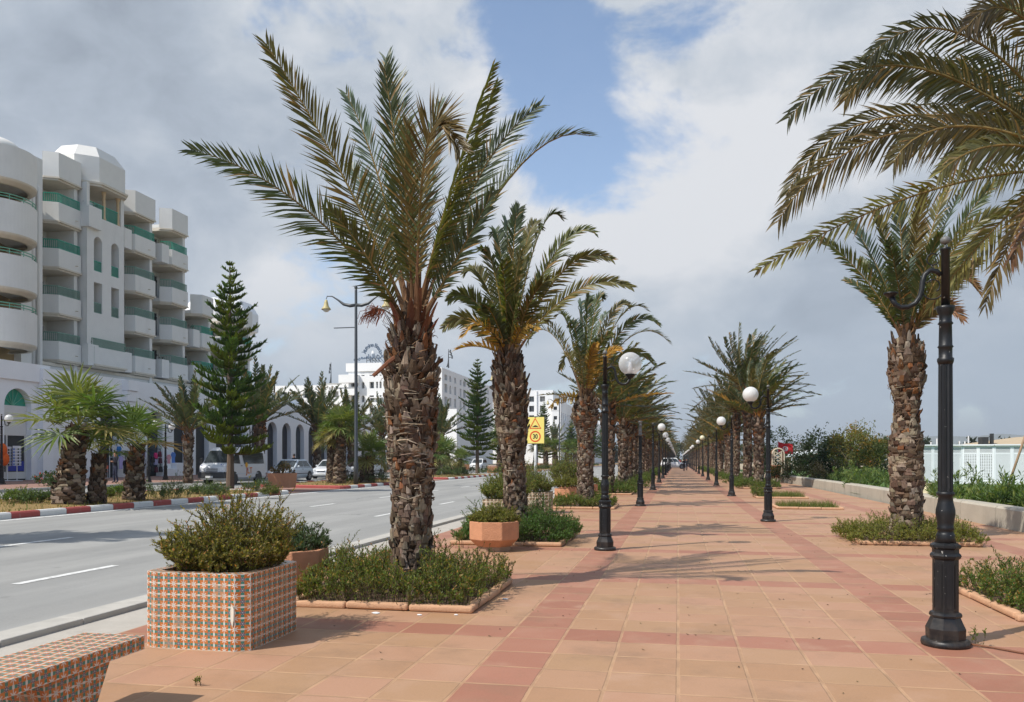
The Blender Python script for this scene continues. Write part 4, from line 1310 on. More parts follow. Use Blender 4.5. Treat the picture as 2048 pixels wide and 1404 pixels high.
def tile_planter(label, loc, w, h, ch, s, m, rz=0.0):
    t = thing('tiled_planter', label, 'planter', loc, rz, 'square tiled planters')
    k = w / 2
    c2 = ch * .6
    P = [(-k + ch, -k), (k - ch, -k), (k, -k + c2), (k, k - c2), (k - ch, k), (-k + ch, k), (-k, k - c2), (-k, -k + c2)]
    r = (k - .085) / k
    mb = MB(); n = 8
    for i in range(n):
        a, b = P[i], P[(i + 1) % n]
        tile_face(mb, a, b, 0, h, s)
        ia, ib = (a[0] * r, a[1] * r), (b[0] * r, b[1] * r)
        L = math.hypot(b[0] - a[0], b[1] - a[1]); q = L / s
        mb.quad((a[0], a[1], h), (b[0], b[1], h), (ib[0], ib[1], h), (ia[0], ia[1], h), uv=[(0, 0), (q, 0), (q, 1), (0, 1)])
        mb.quad((ib[0], ib[1], h - .12), (ia[0], ia[1], h - .12), (ia[0], ia[1], h), (ib[0], ib[1], h), uv=[(0, 0), (q, 0), (q, 1), (0, 1)])
    mb.build('tiled_box', m, t)
    mb = MB(); mb.add([(p[0] * r, p[1] * r, h - .06) for p in P], [tuple(range(8))]); mb.build('soil', 'soil', t)
    return t


tile_planter('square planter of orange and teal patterned tiles standing in the left foreground', (-3.99, 6.71, 0), .97, .645, .11, .0921, 'zellige')
mb = MB()                                           # chipped corner where tiles have come away
mb.add([(-3.632, 6.222, .20), (-3.618, 6.214, .26), (-3.616, 6.214, .36), (-3.640, 6.222, .40), (-3.652, 6.222, .34), (-3.648, 6.222, .25), (-3.606, 6.240, .38), (-3.606, 6.24, .18)],
       [(0, 1, 2, 3, 4, 5), (1, 7, 6, 2)])
o = mb.build('chipped_mortar', 'cornice'); tag(o, 'bare mortar patch on the front corner of the orange tiled planter', 'mortar patch')
rng = random.Random(201)
def disc(rng, n, r, z):
    out = []
    for i in range(n):
        a = rng.uniform(0, 6.283); q = r * math.sqrt(rng.random()); out.append((q * math.cos(a), q * math.sin(a), z))
    return out


OLV = [(.155, .145, .032), (.125, .13, .034), (.185, .165, .04), (.11, .115, .032), (.21, .17, .045)]
PSG = 'shrubs growing in planters'
shrub('potted_shrub', 'spreading olive shrub with reddish tips overflowing the orange tiled planter', (-3.97, 6.74, 0), disc(rng, 330, .40, .58), .62, 202, OLV, PSG,
      leaf=.030, lean=.75, ctr=(0, 0), rad=.42, lv=24, twigs=5, lw=.42, tipcol=RED, arch=.35, hvar=.45)


def octagon(label, loc, r=.455, h=.52, rz=.2, group='octagonal terracotta planters'):
    t = thing('terracotta_planter', label, 'planter', loc, rz, group)
    mb = MB()
    mb.lathe([(r * .70, .085), (r, .21), (r, h), (r - .06, h), (r - .07, h - .12)], 8, a0=R(22.5), cap=False)
    mb.build('pot', 'terracotta', t, bevel=.01)
    mb = MB(); mb.lathe([(r * .66, 0), (r * .68, .10)], 8, a0=R(22.5)); mb.build('plinth', 'plinth', t)
    mb = MB(); mb.add([((r - .065) * math.cos(R(22.5 + 45 * k)), (r - .065) * math.sin(R(22.5 + 45 * k)), h - .07) for k in range(8)], [tuple(range(8))]); mb.build('soil', 'soil', t)
    return t


oc = octagon('octagonal terracotta planter on the pavement in front of the second palm', (-3.17, 14.1, 0), rz=.12)
sh1 = shrub('potted_shrub', 'rounded olive shrub in the octagonal planter before the second palm', (-3.17, 14.1, 0), disc(rng, 190, .36, .44), .36, 203, OLV + SHO, PSG,
            leaf=.036, lean=.7, ctr=(0, 0), rad=.38, lv=16, twigs=4, arch=.3)
dup(oc, (-4.62, 9.25, 0), .1, 'terracotta planter half hidden behind the orange tiled planter')
shrub('potted_shrub', 'small grey-green shrub in the terracotta planter behind the tiled planter', (-4.62, 9.3, 0), disc(rng, 150, .36, .44), .34, 204, [(.06, .09, .04), (.07, .10, .05)], PSG,
      leaf=.036, lean=.8, ctr=(0, 0), rad=.38, lv=16, twigs=4, arch=.3)
# the second pair of tiled planters with a bench between them
tile_planter('brown tiled planter with cream joints behind the octagonal one', (-4.15, 19.7, 0), .97, .645, .11, .097, 'brown_tile')
tile_planter('brown tiled planter at the far end of the concrete bench', (-4.2, 24.2, 0), .97, .645, .11, .097, 'brown_tile')
sh2 = shrub('potted_shrub', 'tall loose green shrub in the nearer brown tiled planter', (-4.15, 19.7, 0), disc(rng, 230, .40, .56), .85, 205, SHO + SHG, PSG,
            leaf=.05, lean=.75, ctr=(0, 0), rad=.42, lv=13, twigs=4, arch=.3)
sh3 = dup(sh2, (-4.2, 24.2, 0), 2.0, 'tall loose green shrub in the brown tiled planter past the bench')
rows = [(-4.1, 30.5), (-3.9, 36.0), (-4.3, 33.0)]
for i, (x, yy) in enumerate(rows):
    dup(oc, (x, yy, 0), .3 * i, ['octagonal planter left of the third palm trunk', 'farther octagonal planter right of the third palm trunk', 'octagonal planter by the kerb past the third palm'][i])
    dup(sh2 if i == 2 else sh1, (x, yy, -.1 if i == 2 else 0), 1.3 * i, ['yellow-green shrub in the planter left of the third palm trunk', 'green shrub in the planter right of the third palm trunk', 'tall shrub in the kerbside planter past the third palm'][i], None, 1.25)


def bench(label, x0, x1, y0, y1, leg_y, m, s, dark=None):
    t = thing('tiled_bench', label, 'bench', ((x0 + x1) / 2, (y0 + y1) / 2, 0), 0)
    cx, cy = (x0 + x1) / 2, (y0 + y1) / 2; hx, hy = (x1 - x0) / 2, (y1 - y0) / 2; zt, zb = .45, .36
    mb = MB()
    u, v = (x1 - x0) / s, (y1 - y0) / s
    mb.quad((-hx, -hy, zt), (hx, -hy, zt), (hx, hy, zt), (-hx, hy, zt), uv=[(0, 0), (u, 0), (u, v), (0, v)])
    for a, b, q in (((hx, -hy), (hx, hy), v), ((hx, hy), (-hx, hy), u), ((-hx, hy), (-hx, -hy), v), ((-hx, -hy), (hx, -hy), u)):
        mb.quad((a[0], a[1], zb), (b[0], b[1], zb), (b[0], b[1], zt), (a[0], a[1], zt), uv=[(0, 0), (q, 0), (q, 1), (0, 1)])
    mb.quad((-hx, -hy, zb), (-hx, hy, zb), (hx, hy, zb), (hx, -hy, zb), uv=[(0, 0), (v, 0), (v, u), (0, u)])
    mb.build('seat', m, t)
    for ly in leg_y:
        mb = MB(); e = .05; q = ly - cy
        A = [(q - .28, zb), (q - .19, 0), (q + .10, 0), (q + .28, zb)]
        for sx in (-1, 1):
            xx = sx * (hx - e)
            pts = [(xx, p[0], p[1]) for p in A]
            if sx < 0:
                pts = pts[::-1]
            mb.quad(*pts, uv=[(p[1] / s, p[2] / s) for p in pts])
        for a, b in ((A[1], A[0]), (A[3], A[2])):
            mb.quad((-hx + e, a[0], a[1]), (hx - e, a[0], a[1]), (hx - e, b[0], b[1]), (-hx + e, b[0], b[1]), uv=[(0, 0), (4, 0), (4, 4), (0, 4)])
        mb.build('leg', m, t)
    return t


bench('bench of orange and teal patterned tiles cut off by the bottom left corner', -3.87, -3.42, 2.26, 4.78, (2.75, 4.24), 'zellige', .09)
bench('low brown tiled bench between the two brown planters', -4.15, -3.7, 20.9, 22.9, (21.4, 22.4), 'brown_tile', .09)

# ================================================================ lamp posts
def lamp_post(label, loc, arm=1, globe='globe_white', broken=False, group='black cast-iron lamp posts along the promenade'):
    t = thing('lamp_post', label, 'lamp post', loc, 0, group)
    mb = MB(); mb.lathe([(.19, 0), (.195, .02), (.19, .05), (.165, .06)], 24); mb.build('base_plate', 'iron_black', t, True)
    mb = MB()
    mb.lathe([(.155, .06), (.158, .15), (.135, .20), (.115, .25), (.11, .26)], 8, a0=R(22.5))
    mb.lathe([(.126, .25), (.13, .265), (.122, .285), (.102, .295), (.102, .74), (.118, .755), (.124, .775), (.116, .79), (.105, .80), (.105, .83), (.122, .845), (.122, .865), (.09, .885)], 8, a0=R(22.5))
    for k in range(8):
        a = R(45 * k); mb.box((math.cos(a) * .0955, math.sin(a) * .0955, .515), (.008, .045, .38), a)
    mb.build('pedestal', 'iron_black', t)
    mb = MB()
    mb.lathe([(.088, .88), (.07, .93), (.075, .95), (.066, .965), (.058, .99), (.072, 1.0), (.062, 1.02), (.066, 1.06), (.078, 1.13), (.076, 1.17), (.062, 1.23), (.056, 1.28), (.072, 1.295), (.072, 1.315), (.06, 1.325)], 20)
    mb.build('baluster', 'iron_black', t, True)
    top = 2.92 if broken else 3.42
    mb = MB(); pr = []
    fl = 24                                        # fluted shaft
    for r, z in ((.060, 1.325), (.055, 2.45 if not broken else 2.4)):
        pr.append((r, z))
    vs = []; fs = []
    for r, z in pr:
        for j in range(fl):
            q = r * (1.0 if j % 2 else .86); a = 2 * math.pi * j / fl; vs.append((q * math.cos(a), q * math.sin(a), z))
    for j in range(fl):
        fs.append((j, (j + 1) % fl, fl + (j + 1) % fl, fl + j))
    mb.add(vs, fs)
    mb.build('shaft', 'iron_black', t)
    mb = MB()
    mb.lathe([(.057, 2.42), (.066, 2.45), (.066, 2.47), (.054, 2.48), (.054, 2.56), (.064, 2.57), (.054, 2.585), (.050, 2.76), (.062, 2.77), (.05, 2.79), (.05, 2.84), (.06, 2.86), (.074, 2.90), (.074, 2.92), (.04, 2.925)], 18)
    mb.build('collar', 'iron_worn' if broken else 'iron_black', t, True)
    if broken:
        return t
    mb = MB(); mb.lathe([(.036, 2.92), (.034, 3.40), (.042, 3.405), (.042, 3.425), (.014, 3.43)], 14); mb.build('upper_pole', 'iron_black', t, True)
    mb = MB(); mb.lathe([(.012, 3.42), (.012, 3.45)], 8); mb.sphere((0, 0, 3.49), .042, 14, 8, sq=(1, 1, .85)); mb.build('finial', 'iron_worn', t, True)
    mb = MB()
    C_ = [(.035, 3.19), (.075, 3.228), (.125, 3.235), (.165, 3.20), (.183, 3.14), (.19, 3.07), (.205, 3.01), (.24, 2.955), (.30, 2.925), (.36, 2.925), (.405, 2.955), (.435, 3.02)]
    mb.tube([(arm * x, 0, z) for x, z in C_], [.022] * 11 + [.026], 10)
    mb.lathe([(.02, 3.01), (.05, 3.035), (.062, 3.045), (.062, 3.055), (.02, 3.055)], 14, (arm * .44, 0, 0))
    for cz, rr, a0, a1 in ((3.07, .085, -20, 200), (3.10, .055, -150, 60), (3.33, .05, 30, 320)):
        mb.tube([(arm * (.10 + rr * math.cos(R(a))), 0, cz + rr * math.sin(R(a))) for a in np.linspace(a0 + 180, a1 + 180, 14)], .006, 6)
    mb.tube([(arm * .12, 0, 3.29), (arm * .09, 0, 3.24), (arm * .04, 0, 3.20)], .006, 6)
    mb.build('arm', 'iron_black', t, True)
    if globe:
        mb = MB(); mb.lathe([(.06, 3.055), (.085, 3.075), (.09, 3.10), (.06, 3.11)], 16, (arm * .44, 0, 0)); mb.build('globe_holder', 'iron_black', t, True)
        mb = MB(); mb.sphere((arm * .44, 0, 3.285), .20, 28, 18); mb.build('globe', globe, t, True)
        if globe == 'globe_clear':
            mb = MB(); mb.lathe([(.05, 3.10), (.05, 3.19), (.035, 3.2), (.03, 3.30), (.0, 3.32)], 12, (arm * .44, 0, 0)); mb.build('bulb', 'white_metal', t, True)
    return t


lamp_post('tall black lamp post with no globe on its arm, at the right foreground', (2.26, 7.67, 0), -1, None)
LA = lamp_post('black lamp post with a clear frosted globe on the left before the octagonal planter', (-1.265, 14.54, 0), 1, 'globe_clear')
LB = lamp_post('broken black lamp post on the left whose upper pole and arm are missing', (-1.27, 28.5, 0), 1, None, True)
LC = lamp_post('black lamp post with an opaque white globe on the right past the upright palm', (2.28, 22.05, 0), -1, 'globe_white')
LD = dup(LC, (2.3, 37.1, 0), 0, 'second white-globed lamp post on the right, before the palm with orange stalks')
LW = lamp_post('lamp post with a cream white globe, third of the left row', (-1.28, 43.4, 0), 1, 'globe_white')
LN = lamp_post('lamp post without a globe, next after the second white globe on the right', (2.3, 51.6, 0), -1, None)
LY = lamp_post('lamp post with a yellowed globe on the right', (2.3, 65.7, 0), -1, 'globe_yellow')
dup(LC, (2.3, 80.0, 0), 0, 'lamp post with a white globe just beyond the yellowed globe on the right')
dup(LA, (-1.28, 57.6, 0), 0, 'lamp post with a clear globe, fourth of the left row')
yl, yr, i = 71.8, 94.2, 0
while yl < 330:
    dup(LW if i % 3 else LA, (-1.28, yl, 0), 0, 'distant globe lamp post in the left row' if i > 0 else 'fifth lamp post of the left row, white globe'); yl += 14.2
    dup([LN, LC, LD][i % 3], (2.3, yr, 0), 0, 'distant lamp post in the right row'); yr += 14.2; i += 1
mb = MB()                                          # weeds and a cable at the foot of the near lamp
rng = random.Random(9)
sprigs(mb, [(x, y, 0) for x, y in ((0, 0), (.03, .02), (-.02, .03), (.05, -.01))], .14, rng, SHG, leaf=.03, lv=8, twigs=2)
sprigs(mb, [(.42 + .03 * k, -.26 - .05 * k, 0) for k in range(6)], .08, rng, SHG, leaf=.025, lv=6, twigs=2)
o = mb.build('weed', ['wood', 'leaf']); o.location = (2.5, 7.68, 0); tag(o, 'small weeds growing from the joints beside the globeless lamp', 'weed')
mb = MB(); mb.tube([(2.44, 7.66, .02), (2.6, 7.6, .012), (2.75, 7.45, .012), (2.98, 7.28, .01)], .009, 6); o = mb.build('cable', 'brown_wood', smooth=True)
tag(o, 'thin brown cable lying on the paving at the foot of the globeless lamp', 'cable')
mb = MB(); sprigs(mb, [(0, 0, 0), (.03, .01, 0), (-.02, .02, 0)], .07, rng, SHG, leaf=.025, lv=6, twigs=2)
o = mb.build('weed', ['wood', 'leaf']); o.location = at(392, 1372, 1.6 * FPX / (1372 - HOR)); tag(o, 'tiny weed sprouting from the paving right of the tiled bench', 'weed')
mb = MB(); sprigs(mb, [(rng.uniform(-.08, .08), rng.uniform(-.08, .08), 0) for k in range(8)], .3, rng, SHG, leaf=.03, lv=8, twigs=2)
o = mb.build('weed', ['wood', 'leaf']); o.location = (-3.85, 14.3, 0); tag(o, 'straggly weed tuft left of the octagonal planter', 'weed')
# dry bits blown over the paving
mb = MB(); rng = random.Random(33)
for i in range(260):
    b_ = rng.choice([(-2.0, 9.3), (-2.0, 15.9), (3.2, 9.9), (3.2, 17.4), (0, 12), (.8, 9)])
    x, y = b_[0] + rng.gauss(0, .9), b_[1] + rng.gauss(0, 1.6); a = rng.uniform(0, 6.28); l = rng.uniform(.012, .05); wd = rng.uniform(.004, .012)
    if x < -4.9 or (-4.2 < x < -2.08 and (8.2 < y < 10.4 or 14.8 < y < 17)) or (3.2 < x and (8.8 < y < 11.1 or 16.3 < y < 18.5)):
        continue
    d_ = Vector((math.cos(a), math.sin(a), 0)); s_ = Vector((-d_.y, d_.x, 0)); P = Vector((x, y, .004))
    mb.add([P - s_ * wd, P + d_ * l * .5 + UP * .008, P + s_ * wd, P - d_ * l * .5 + UP * .004], [(0, 1, 2, 3)], jit(rng.choice([(.10, .065, .035), (.2, .14, .07), (.06, .045, .03), (.12, .12, .04)]), rng, .3), 0)
o = mb.build('dry_leaf_bits', 'wood'); o['kind'] = 'stuff'; o['label'] = 'dry leaf bits scattered over the paving'
# litter and debris along the front edge of the bed
for i, (px, py, s) in enumerate([(752, 1227, .05), (838, 1231, .03), (912, 1231, .02), (1010, 1199, .04)]):
    p = at(px, py, 1.6 * FPX / (py - HOR)); mb = MB()
    n = 7; vs = [(s * rng.uniform(.6, 1.3) * math.cos(k * .9), s * .6 * rng.uniform(.6, 1.3) * math.sin(k * .9), .006) for k in range(n)]
    mb.add(vs + [(v[0] * .7, v[1] * .7, .014) for v in vs], [tuple(range(n, 2 * n))] + [(k, (k + 1) % n, n + (k + 1) % n, n + k) for k in range(n)])
    o = mb.build('litter', 'white_metal'); o.location = p
    tag(o, ['crumpled white scrap before the middle of the bed edging', 'small white scrap right of the crumpled one', 'tiny pale chip near the front corner of the bed', 'pale broken crumbs along the right side of the bed'][i], 'litter')
# ================================================================ buildings
def facade(t, o, ex, L, z0, z1, ops, depth, m_wall, back='dark_opening', nrm=None, part='wall', win='window', smooth=False):
    """wall strip of length L from o along ex (plan), with openings (s_centre, width, sill, top, arched); nrm points outwards"""
    o = Vector((o[0], o[1], 0)); ex = Vector((ex[0], ex[1], 0)).normalized(); nrm = Vector((nrm[0], nrm[1], 0)).normalized()
    mb = MB(); P = lambda s, z, dd=0.0: o + ex * s + UP * z - nrm * dd
    ops = sorted(ops); s = 0.0
    def q(a, b, c, d_):
        mb.quad(a, b, c, d_)
    for k, (c, w_, zb, zt, arch) in enumerate(ops):
        a, b = c - w_ / 2, c + w_ / 2
        q(P(s, z0), P(a, z0), P(a, z1), P(s, z1))
        if zb > z0 + .01:
            q(P(a, z0), P(b, z0), P(b, zb), P(a, zb)); q(P(a, zb), P(b, zb), P(b, zb, depth), P(a, zb, depth))
        if arch:
            r = w_ / 2; zs = zt - r; n = 12
            A = [(c - r * math.cos(math.pi * i / n), zs + r * math.sin(math.pi * i / n)) for i in range(n + 1)]
        else:
            A = [(a, zt), (b, zt)]
        for (s0, h0), (s1, h1) in zip(A, A[1:]):
            q(P(s0, h0), P(s1, h1), P(s1, z1), P(s0, z1)); q(P(s0, h0, depth), P(s1, h1, depth), P(s1, h1), P(s0, h0))
        for e, h in ((a, A[0][1]), (b, A[-1][1])):
            q(P(e, zb, depth), P(e, zb), P(e, h), P(e, h, depth))
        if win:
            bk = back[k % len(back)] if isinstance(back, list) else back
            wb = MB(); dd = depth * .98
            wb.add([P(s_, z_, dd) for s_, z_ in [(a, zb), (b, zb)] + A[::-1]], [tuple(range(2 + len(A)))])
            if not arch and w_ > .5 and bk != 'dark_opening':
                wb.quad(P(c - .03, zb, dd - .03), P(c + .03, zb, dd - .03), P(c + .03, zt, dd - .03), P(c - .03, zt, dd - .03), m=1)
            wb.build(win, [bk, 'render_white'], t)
        s = b
    q(P(s, z0), P(L, z0), P(L, z1), P(s, z1))
    return mb.build(part, m_wall, t)


# ---- apartment hotel on the left
HX = -40.6; HB = -43.0          # balcony fronts, back wall of the loggias
hot = thing('hotel_building', 'off-white apartment hotel with green balcony railings and a shopping arcade, on the left', 'building', (0, 0, 0))
FL = [5.5, 8.6, 11.7, 14.8, 17.9]
def railing(par, p, z0, z1, m, sp=.11):
    mb = MB()
    for (a, b) in zip(p, p[1:]):
        L = math.hypot(b[0] - a[0], b[1] - a[1]); n = max(1, int(L / sp)); rz = math.atan2(b[1] - a[1], b[0] - a[0])
        c = ((a[0] + b[0]) / 2, (a[1] + b[1]) / 2)
        mb.box((c[0], c[1], z1 - .03), (L, .06, .06), rz); mb.box((c[0], c[1], z0 + .06), (L, .04, .04), rz)
        for i in range(n + 1):
            mb.box((a[0] + (b[0] - a[0]) * i / n, a[1] + (b[1] - a[1]) * i / n, (z0 + z1) / 2), (.035, .035, z1 - z0 - .04), rz)
    return mb.build('railing', m, par)


def slab_poly(mb, P, z0, z1, m=0):
    mb.prism(P, (0, 0, z0), (1, 0, 0), (0, 1, 0), (0, 0, 1), z1 - z0, m=m)


def balcony(y0, y1, z, rail, chamf=True, cap=False, zt=None, xf=HX):
    """projecting balcony: chamfered parapet, stepped cornice under it and a railing on top; cap=True is the roof parapet"""
    c = .45 if chamf else .02
    xs = xf - (.85 if chamf else .02)
    out = [(xs, y0), (xf, y0 + c), (xf, y1)]
    P = [(HB, y0)] + out + [(HB, y1)]
    h = zt - z if zt else (.92 if not cap else 1.35)
    b = bpy.data.objects.new('balcony' if not cap else 'roof_parapet', None); C.objects.link(b); b.parent = hot
    mb = MB()
    th = .16
    ins = [(xs - .05, y0 + .02), (xf - th, y0 + c + .05), (xf - th, y1 - .01)]
    for (a, e, ia, ie) in zip(out, out[1:], ins, ins[1:]):
        v = [(a[0], a[1], z - .28), (e[0], e[1], z - .28), (e[0], e[1], z + h), (a[0], a[1], z + h), (ia[0], ia[1], z), (ie[0], ie[1], z), (ie[0], ie[1], z + h), (ia[0], ia[1], z + h)]
        mb.add(v, [(0, 1, 2, 3), (3, 2, 6, 7), (5, 4, 7, 6)])
    mb.add([(xf, y1, z - .28), (xf - 1.0, y1, z - .28), (xf - 1.0, y1, z + h), (xf, y1, z + h), (xf - th, y1 - th, z + h), (xf - 1, y1 - th, z + h)], [(0, 1, 2, 3), (3, 2, 5, 4)])
    slab_poly(mb, [(HB, y0 + .04), (xs - .05, y0 + .04), (xf - .04, y0 + c + .03), (xf - .04, y1 - .03), (HB, y1 - .03)], z - .26, z - .005)
    mb.build('parapet', 'render_white', b)
    mb = MB()
    for k, (e, za, zb_) in enumerate(((.06, z - .40, z - .285), (-.08, z - .52, z - .405))):
        Q = [(HB, y0 + .01), (xs + e, y0 + .01), (xf + e, y0 + c), (xf + e, y1 + (.03 if e > 0 else -.06)), (HB, y1 + (.03 if e > 0 else -.06))]
        slab_poly(mb, Q, za, zb_)
    mb.build('cornice', 'cornice', b)
    if rail:
        railing(b, [(xs + .02, y0 + .06), (xf - .08, y0 + c), (xf - .08, y1 - .08)], z + h, z + h + .62, rail)
    return b


def planter_box(y0, y1, z, xf=HX):
    mb = MB(); mb.bb(xf - .9, xf + .06, y0, y1, z - .42, z + 1.05)
    o = mb.build('planter_box', 'render_white', hot)
    rng = random.Random(int(y0 * 10 + z)); q = MB()
    sprigs(q, [(xf - .4 + rng.uniform(-.3, .3), rng.uniform(y0 + .1, y1 - .1), z + 1.03) for k in range(14)], .4, rng, [(.05, .06, .03), (.08, .06, .035)], leaf=.07, lv=5, twigs=2)
    q.build('dried_plant', ['wood', 'leaf'], o)


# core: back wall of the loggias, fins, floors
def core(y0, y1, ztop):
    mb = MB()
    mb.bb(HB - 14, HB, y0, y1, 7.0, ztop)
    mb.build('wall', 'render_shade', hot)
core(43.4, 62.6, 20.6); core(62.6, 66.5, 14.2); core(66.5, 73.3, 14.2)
BAYS = [(47.3, 49.85, 5), (55.2, 58.1, 5), (59.85, 62.5, 5), (64.2, 66.4, 3), (68.5, 71.0, 3), (71.5, 73.2, 3)]
GREENR, GREYR, PALER = 'green_rail', 'grey_green_rail', 'pale_green_rail'
for bi, (y0, y1, nf) in enumerate(BAYS):
    fin = MB()
    for f in range(1, nf):
        z = FL[f]
        rail = GREENR if f >= (3 if bi == 0 else 4 if nf == 5 else 1) else GREYR
        balcony(y0, y1, z, rail)
        if f == nf - 1 and bi > 0 or f == 1 and bi:
            planter_box(y0 - 1.0, y0 - .05, z)
        # recessed door and lamp on the back wall
        dw = MB(); dw.bb(HB, HB + .05, y0 + .7, y0 + 1.75, z + .02, z + 2.15); dw.build('door', 'glass_dark', hot)
        dw = MB(); dw.bb(HB, HB + .09, y0 + 1.75, y0 + 1.86, z, z + 2.2); dw.bb(HB, HB + .09, y0 + .59, y0 + .7, z, z + 2.2); dw.bb(HB, HB + .09, y0 + .59, y0 + 1.86, z + 2.2, z + 2.32); dw.build('door_frame', 'render_white', hot)
        dw = MB(); dw.box((HB + .08, y1 - 1.0, z + 1.75), (.1, .12, .2)); dw.build('wall_lamp', 'car_trim', hot)
        sp = MB(); sp.tube([(HX - .02, y0 + 2.0, z + .1), (HX + .22, y0 + 2.0, z + .07)], .03, 6); sp.build('water_spout', 'cornice', hot)
    zt = FL[nf - 1] + 3.1
    balcony(y0, y1, zt - .2, None, True, True)
    fin.bb(HB, HX - .22, y1 - .42, y1 - .1, 7.4, zt - .7)
    fin.build('fin_wall', 'render_white', hot)
mb = MB(); mb.bb(HB, HX - .35, 45.75, 73.3, 6.6, 8.05); mb.build('base_wall', 'render_shade', hot)
mb = MB(); mb.bb(HB, HX - .25, 45.75, 73.3, 7.85, 8.04); mb.build('cornice', 'cornice', hot)
# projecting arched bay with the loggia and the faceted crown
ya, yb = 49.95, 53.9; px = HX + .35
ce = (yb + ya) / 2
facade(hot, (px, ya), (0, 1), yb - ya, 8.3, 11.5, [], .3, 'render_white', nrm=(1, 0))
facade(hot, (px, ya), (0, 1), yb - ya, 11.5, 14.45, [(1.15, .85, 11.95, 14.1, False), (2.95, .85, 11.95, 14.1, False)], 1.2, 'render_white', back='ochre_wall', nrm=(1, 0))
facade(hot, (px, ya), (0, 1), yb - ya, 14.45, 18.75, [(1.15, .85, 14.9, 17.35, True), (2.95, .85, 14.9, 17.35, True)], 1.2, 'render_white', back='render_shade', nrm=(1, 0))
for z, m in ((11.95, GREYR), (14.9, GREENR)):
    for yy in (1.15, 2.95):
        railing(hot, [(px - .1, ya + yy - .4), (px - .1, ya + yy + .4)], z, z + .75, m)
mb = MB(); mb.bb(HB, px, ya, ya + .02, 8.3, 18.75); mb.bb(HB, px, yb - .02, yb, 8.3, 18.75); mb.bb(HB, px - .02, ya + .02, yb - .02, 18.5, 18.75)
mb.bb(HB, px, ya + .02, ya + .3, 18.75, 20.9); mb.bb(HB + .4, px - .01, yb - .34, yb - .02, 18.75, 20.9); mb.build('bay_wall', 'render_white', hot)
mb = MB()
for yy in (ya + 2.0, yb - .45):
    mb = MB(); mb.lathe([(.15, 18.75), (.15, 18.9), (.11, 18.95), (.105, 20.55), (.15, 20.65), (.17, 20.8), (.17, 20.9)], 12, (px - .2, yy, 0))
    mb.build('column', 'column_stone', hot, True)
railing(hot, [(px - .15, ya + .3), (px - .15, yb - .3)], 18.75, 19.75, GREENR)
planter_box(ya - .15, ya + 1.15, 18.2, px + .25); planter_box(ya - .05, ya + 1.0, 8.6, px + .1)
balcony(ya + .1, yb, 8.6, GREYR, True, xf=px + .2)
for e, za, zb_ in ((.30, 20.95, 21.1), (.18, 20.8, 20.95)):
    mb = MB(); slab_poly(mb, [(HB, ya - .1), (px - .9 + e, ya - .1), (px + .25 + e, ya + .9), (px + .25 + e, yb - .3), (px - .5 + e, yb + .3), (HB, yb + .3)], za, zb_); mb.build('cornice', 'cornice', hot)
mb = MB()
A = [(HB, ya - .1), (px - .9, ya - .1), (px + .3, ya + .9), (px + .3, yb - .3), (px - .5, yb + .3), (HB, yb + .3)]
slab_poly(mb, A, 21.1, 22.9)
ctr = (HB + 1.2, ce)
B = [(ctr[0] + (p[0] - ctr[0]) * .72, ctr[1] + (p[1] - ctr[1]) * .72) for p in A]
mb.add([(p[0], p[1], 22.9) for p in A] + [(p[0], p[1], 23.75) for p in B], [(i, (i + 1) % 6, 6 + (i + 1) % 6, 6 + i) for i in range(6)] + [tuple(range(6, 12))])
mb.build('crown_roof', 'render_white', hot)
# round stair tower with curved balconies at the left edge
TC = (-39.35, 41.0); TR = 2.3
mb = MB(); mb.bb(TC[0] - 6, TC[0] - .9, 36, 43.9, 7, 19.5); mb.build('tower_wall', 'ochre_wall', hot)
for k in range(1, 5):
    z = 5.35 + 3.1 * k
    b = bpy.data.objects.new('round_balcony', None); C.objects.link(b); b.parent = hot
    top = k == 4
    mb = MB(); h = 1.75
    mb.lathe([(TR - .6, z - .12), (TR, z - .12), (TR, z + h), (TR - .15, z + h), (TR - .15, z + .1), (0, z + .1)], 40, (*TC, 0), a0=R(-110), arc=R(220), cap=False)
    mb.lathe([(0, z - .12), (TR - .6, z - .12)], 40, (*TC, 0), a0=R(-110), arc=R(220), cap=False)
    mb.build('parapet', 'render_white', b)
    mb = MB(); mb.lathe([(TR - .5, z - .42), (TR - .25, z - .42), (TR - .2, z - .27), (TR - .04, z - .25), (TR - .02, z - .122)], 40, (*TC, 0), a0=R(-110), arc=R(220), cap=False); mb.build('cornice', 'cornice', b, True)
    if not top:
        mb = MB()
        for zz in (z + h + .16, z + h + .32):
            mb.tube([(TC[0] + (TR - .08) * math.cos(R(a)), TC[1] + (TR - .08) * math.sin(R(a)), zz) for a in range(-90, 91, 6)], .03, 5)
        for a in range(-90, 91, 22):
            mb.tube([(TC[0] + (TR - .08) * math.cos(R(a)), TC[1] + (TR - .08) * math.sin(R(a)), z + h), (TC[0] + (TR - .08) * math.cos(R(a)), TC[1] + (TR - .08) * math.sin(R(a)), z + h + .32)], .025, 4)
        mb.build('railing', PALER, b)
mb = MB(); z = 5.35 + 12.4 + 1.75
mb.lathe([(TR - .02, z - .02), (TR - .35, z + .12)] + [((TR - .75) * math.cos(R(a)), z + .15 + .8 * math.sin(R(a))) for a in range(0, 91, 10)], 32, (*TC, 0)); mb.build('dome', 'render_white', hot, True)
mb = MB(); mb.bb(HB, -39.75, 43.6, 44.45, 7.2, 20.7); mb.build('pier', 'render_white', hot)
mb = MB(); mb.bb(HB, -40.1, 44.45, 45.75, 7.2, 20.9); mb.build('pier', 'render_white', hot)
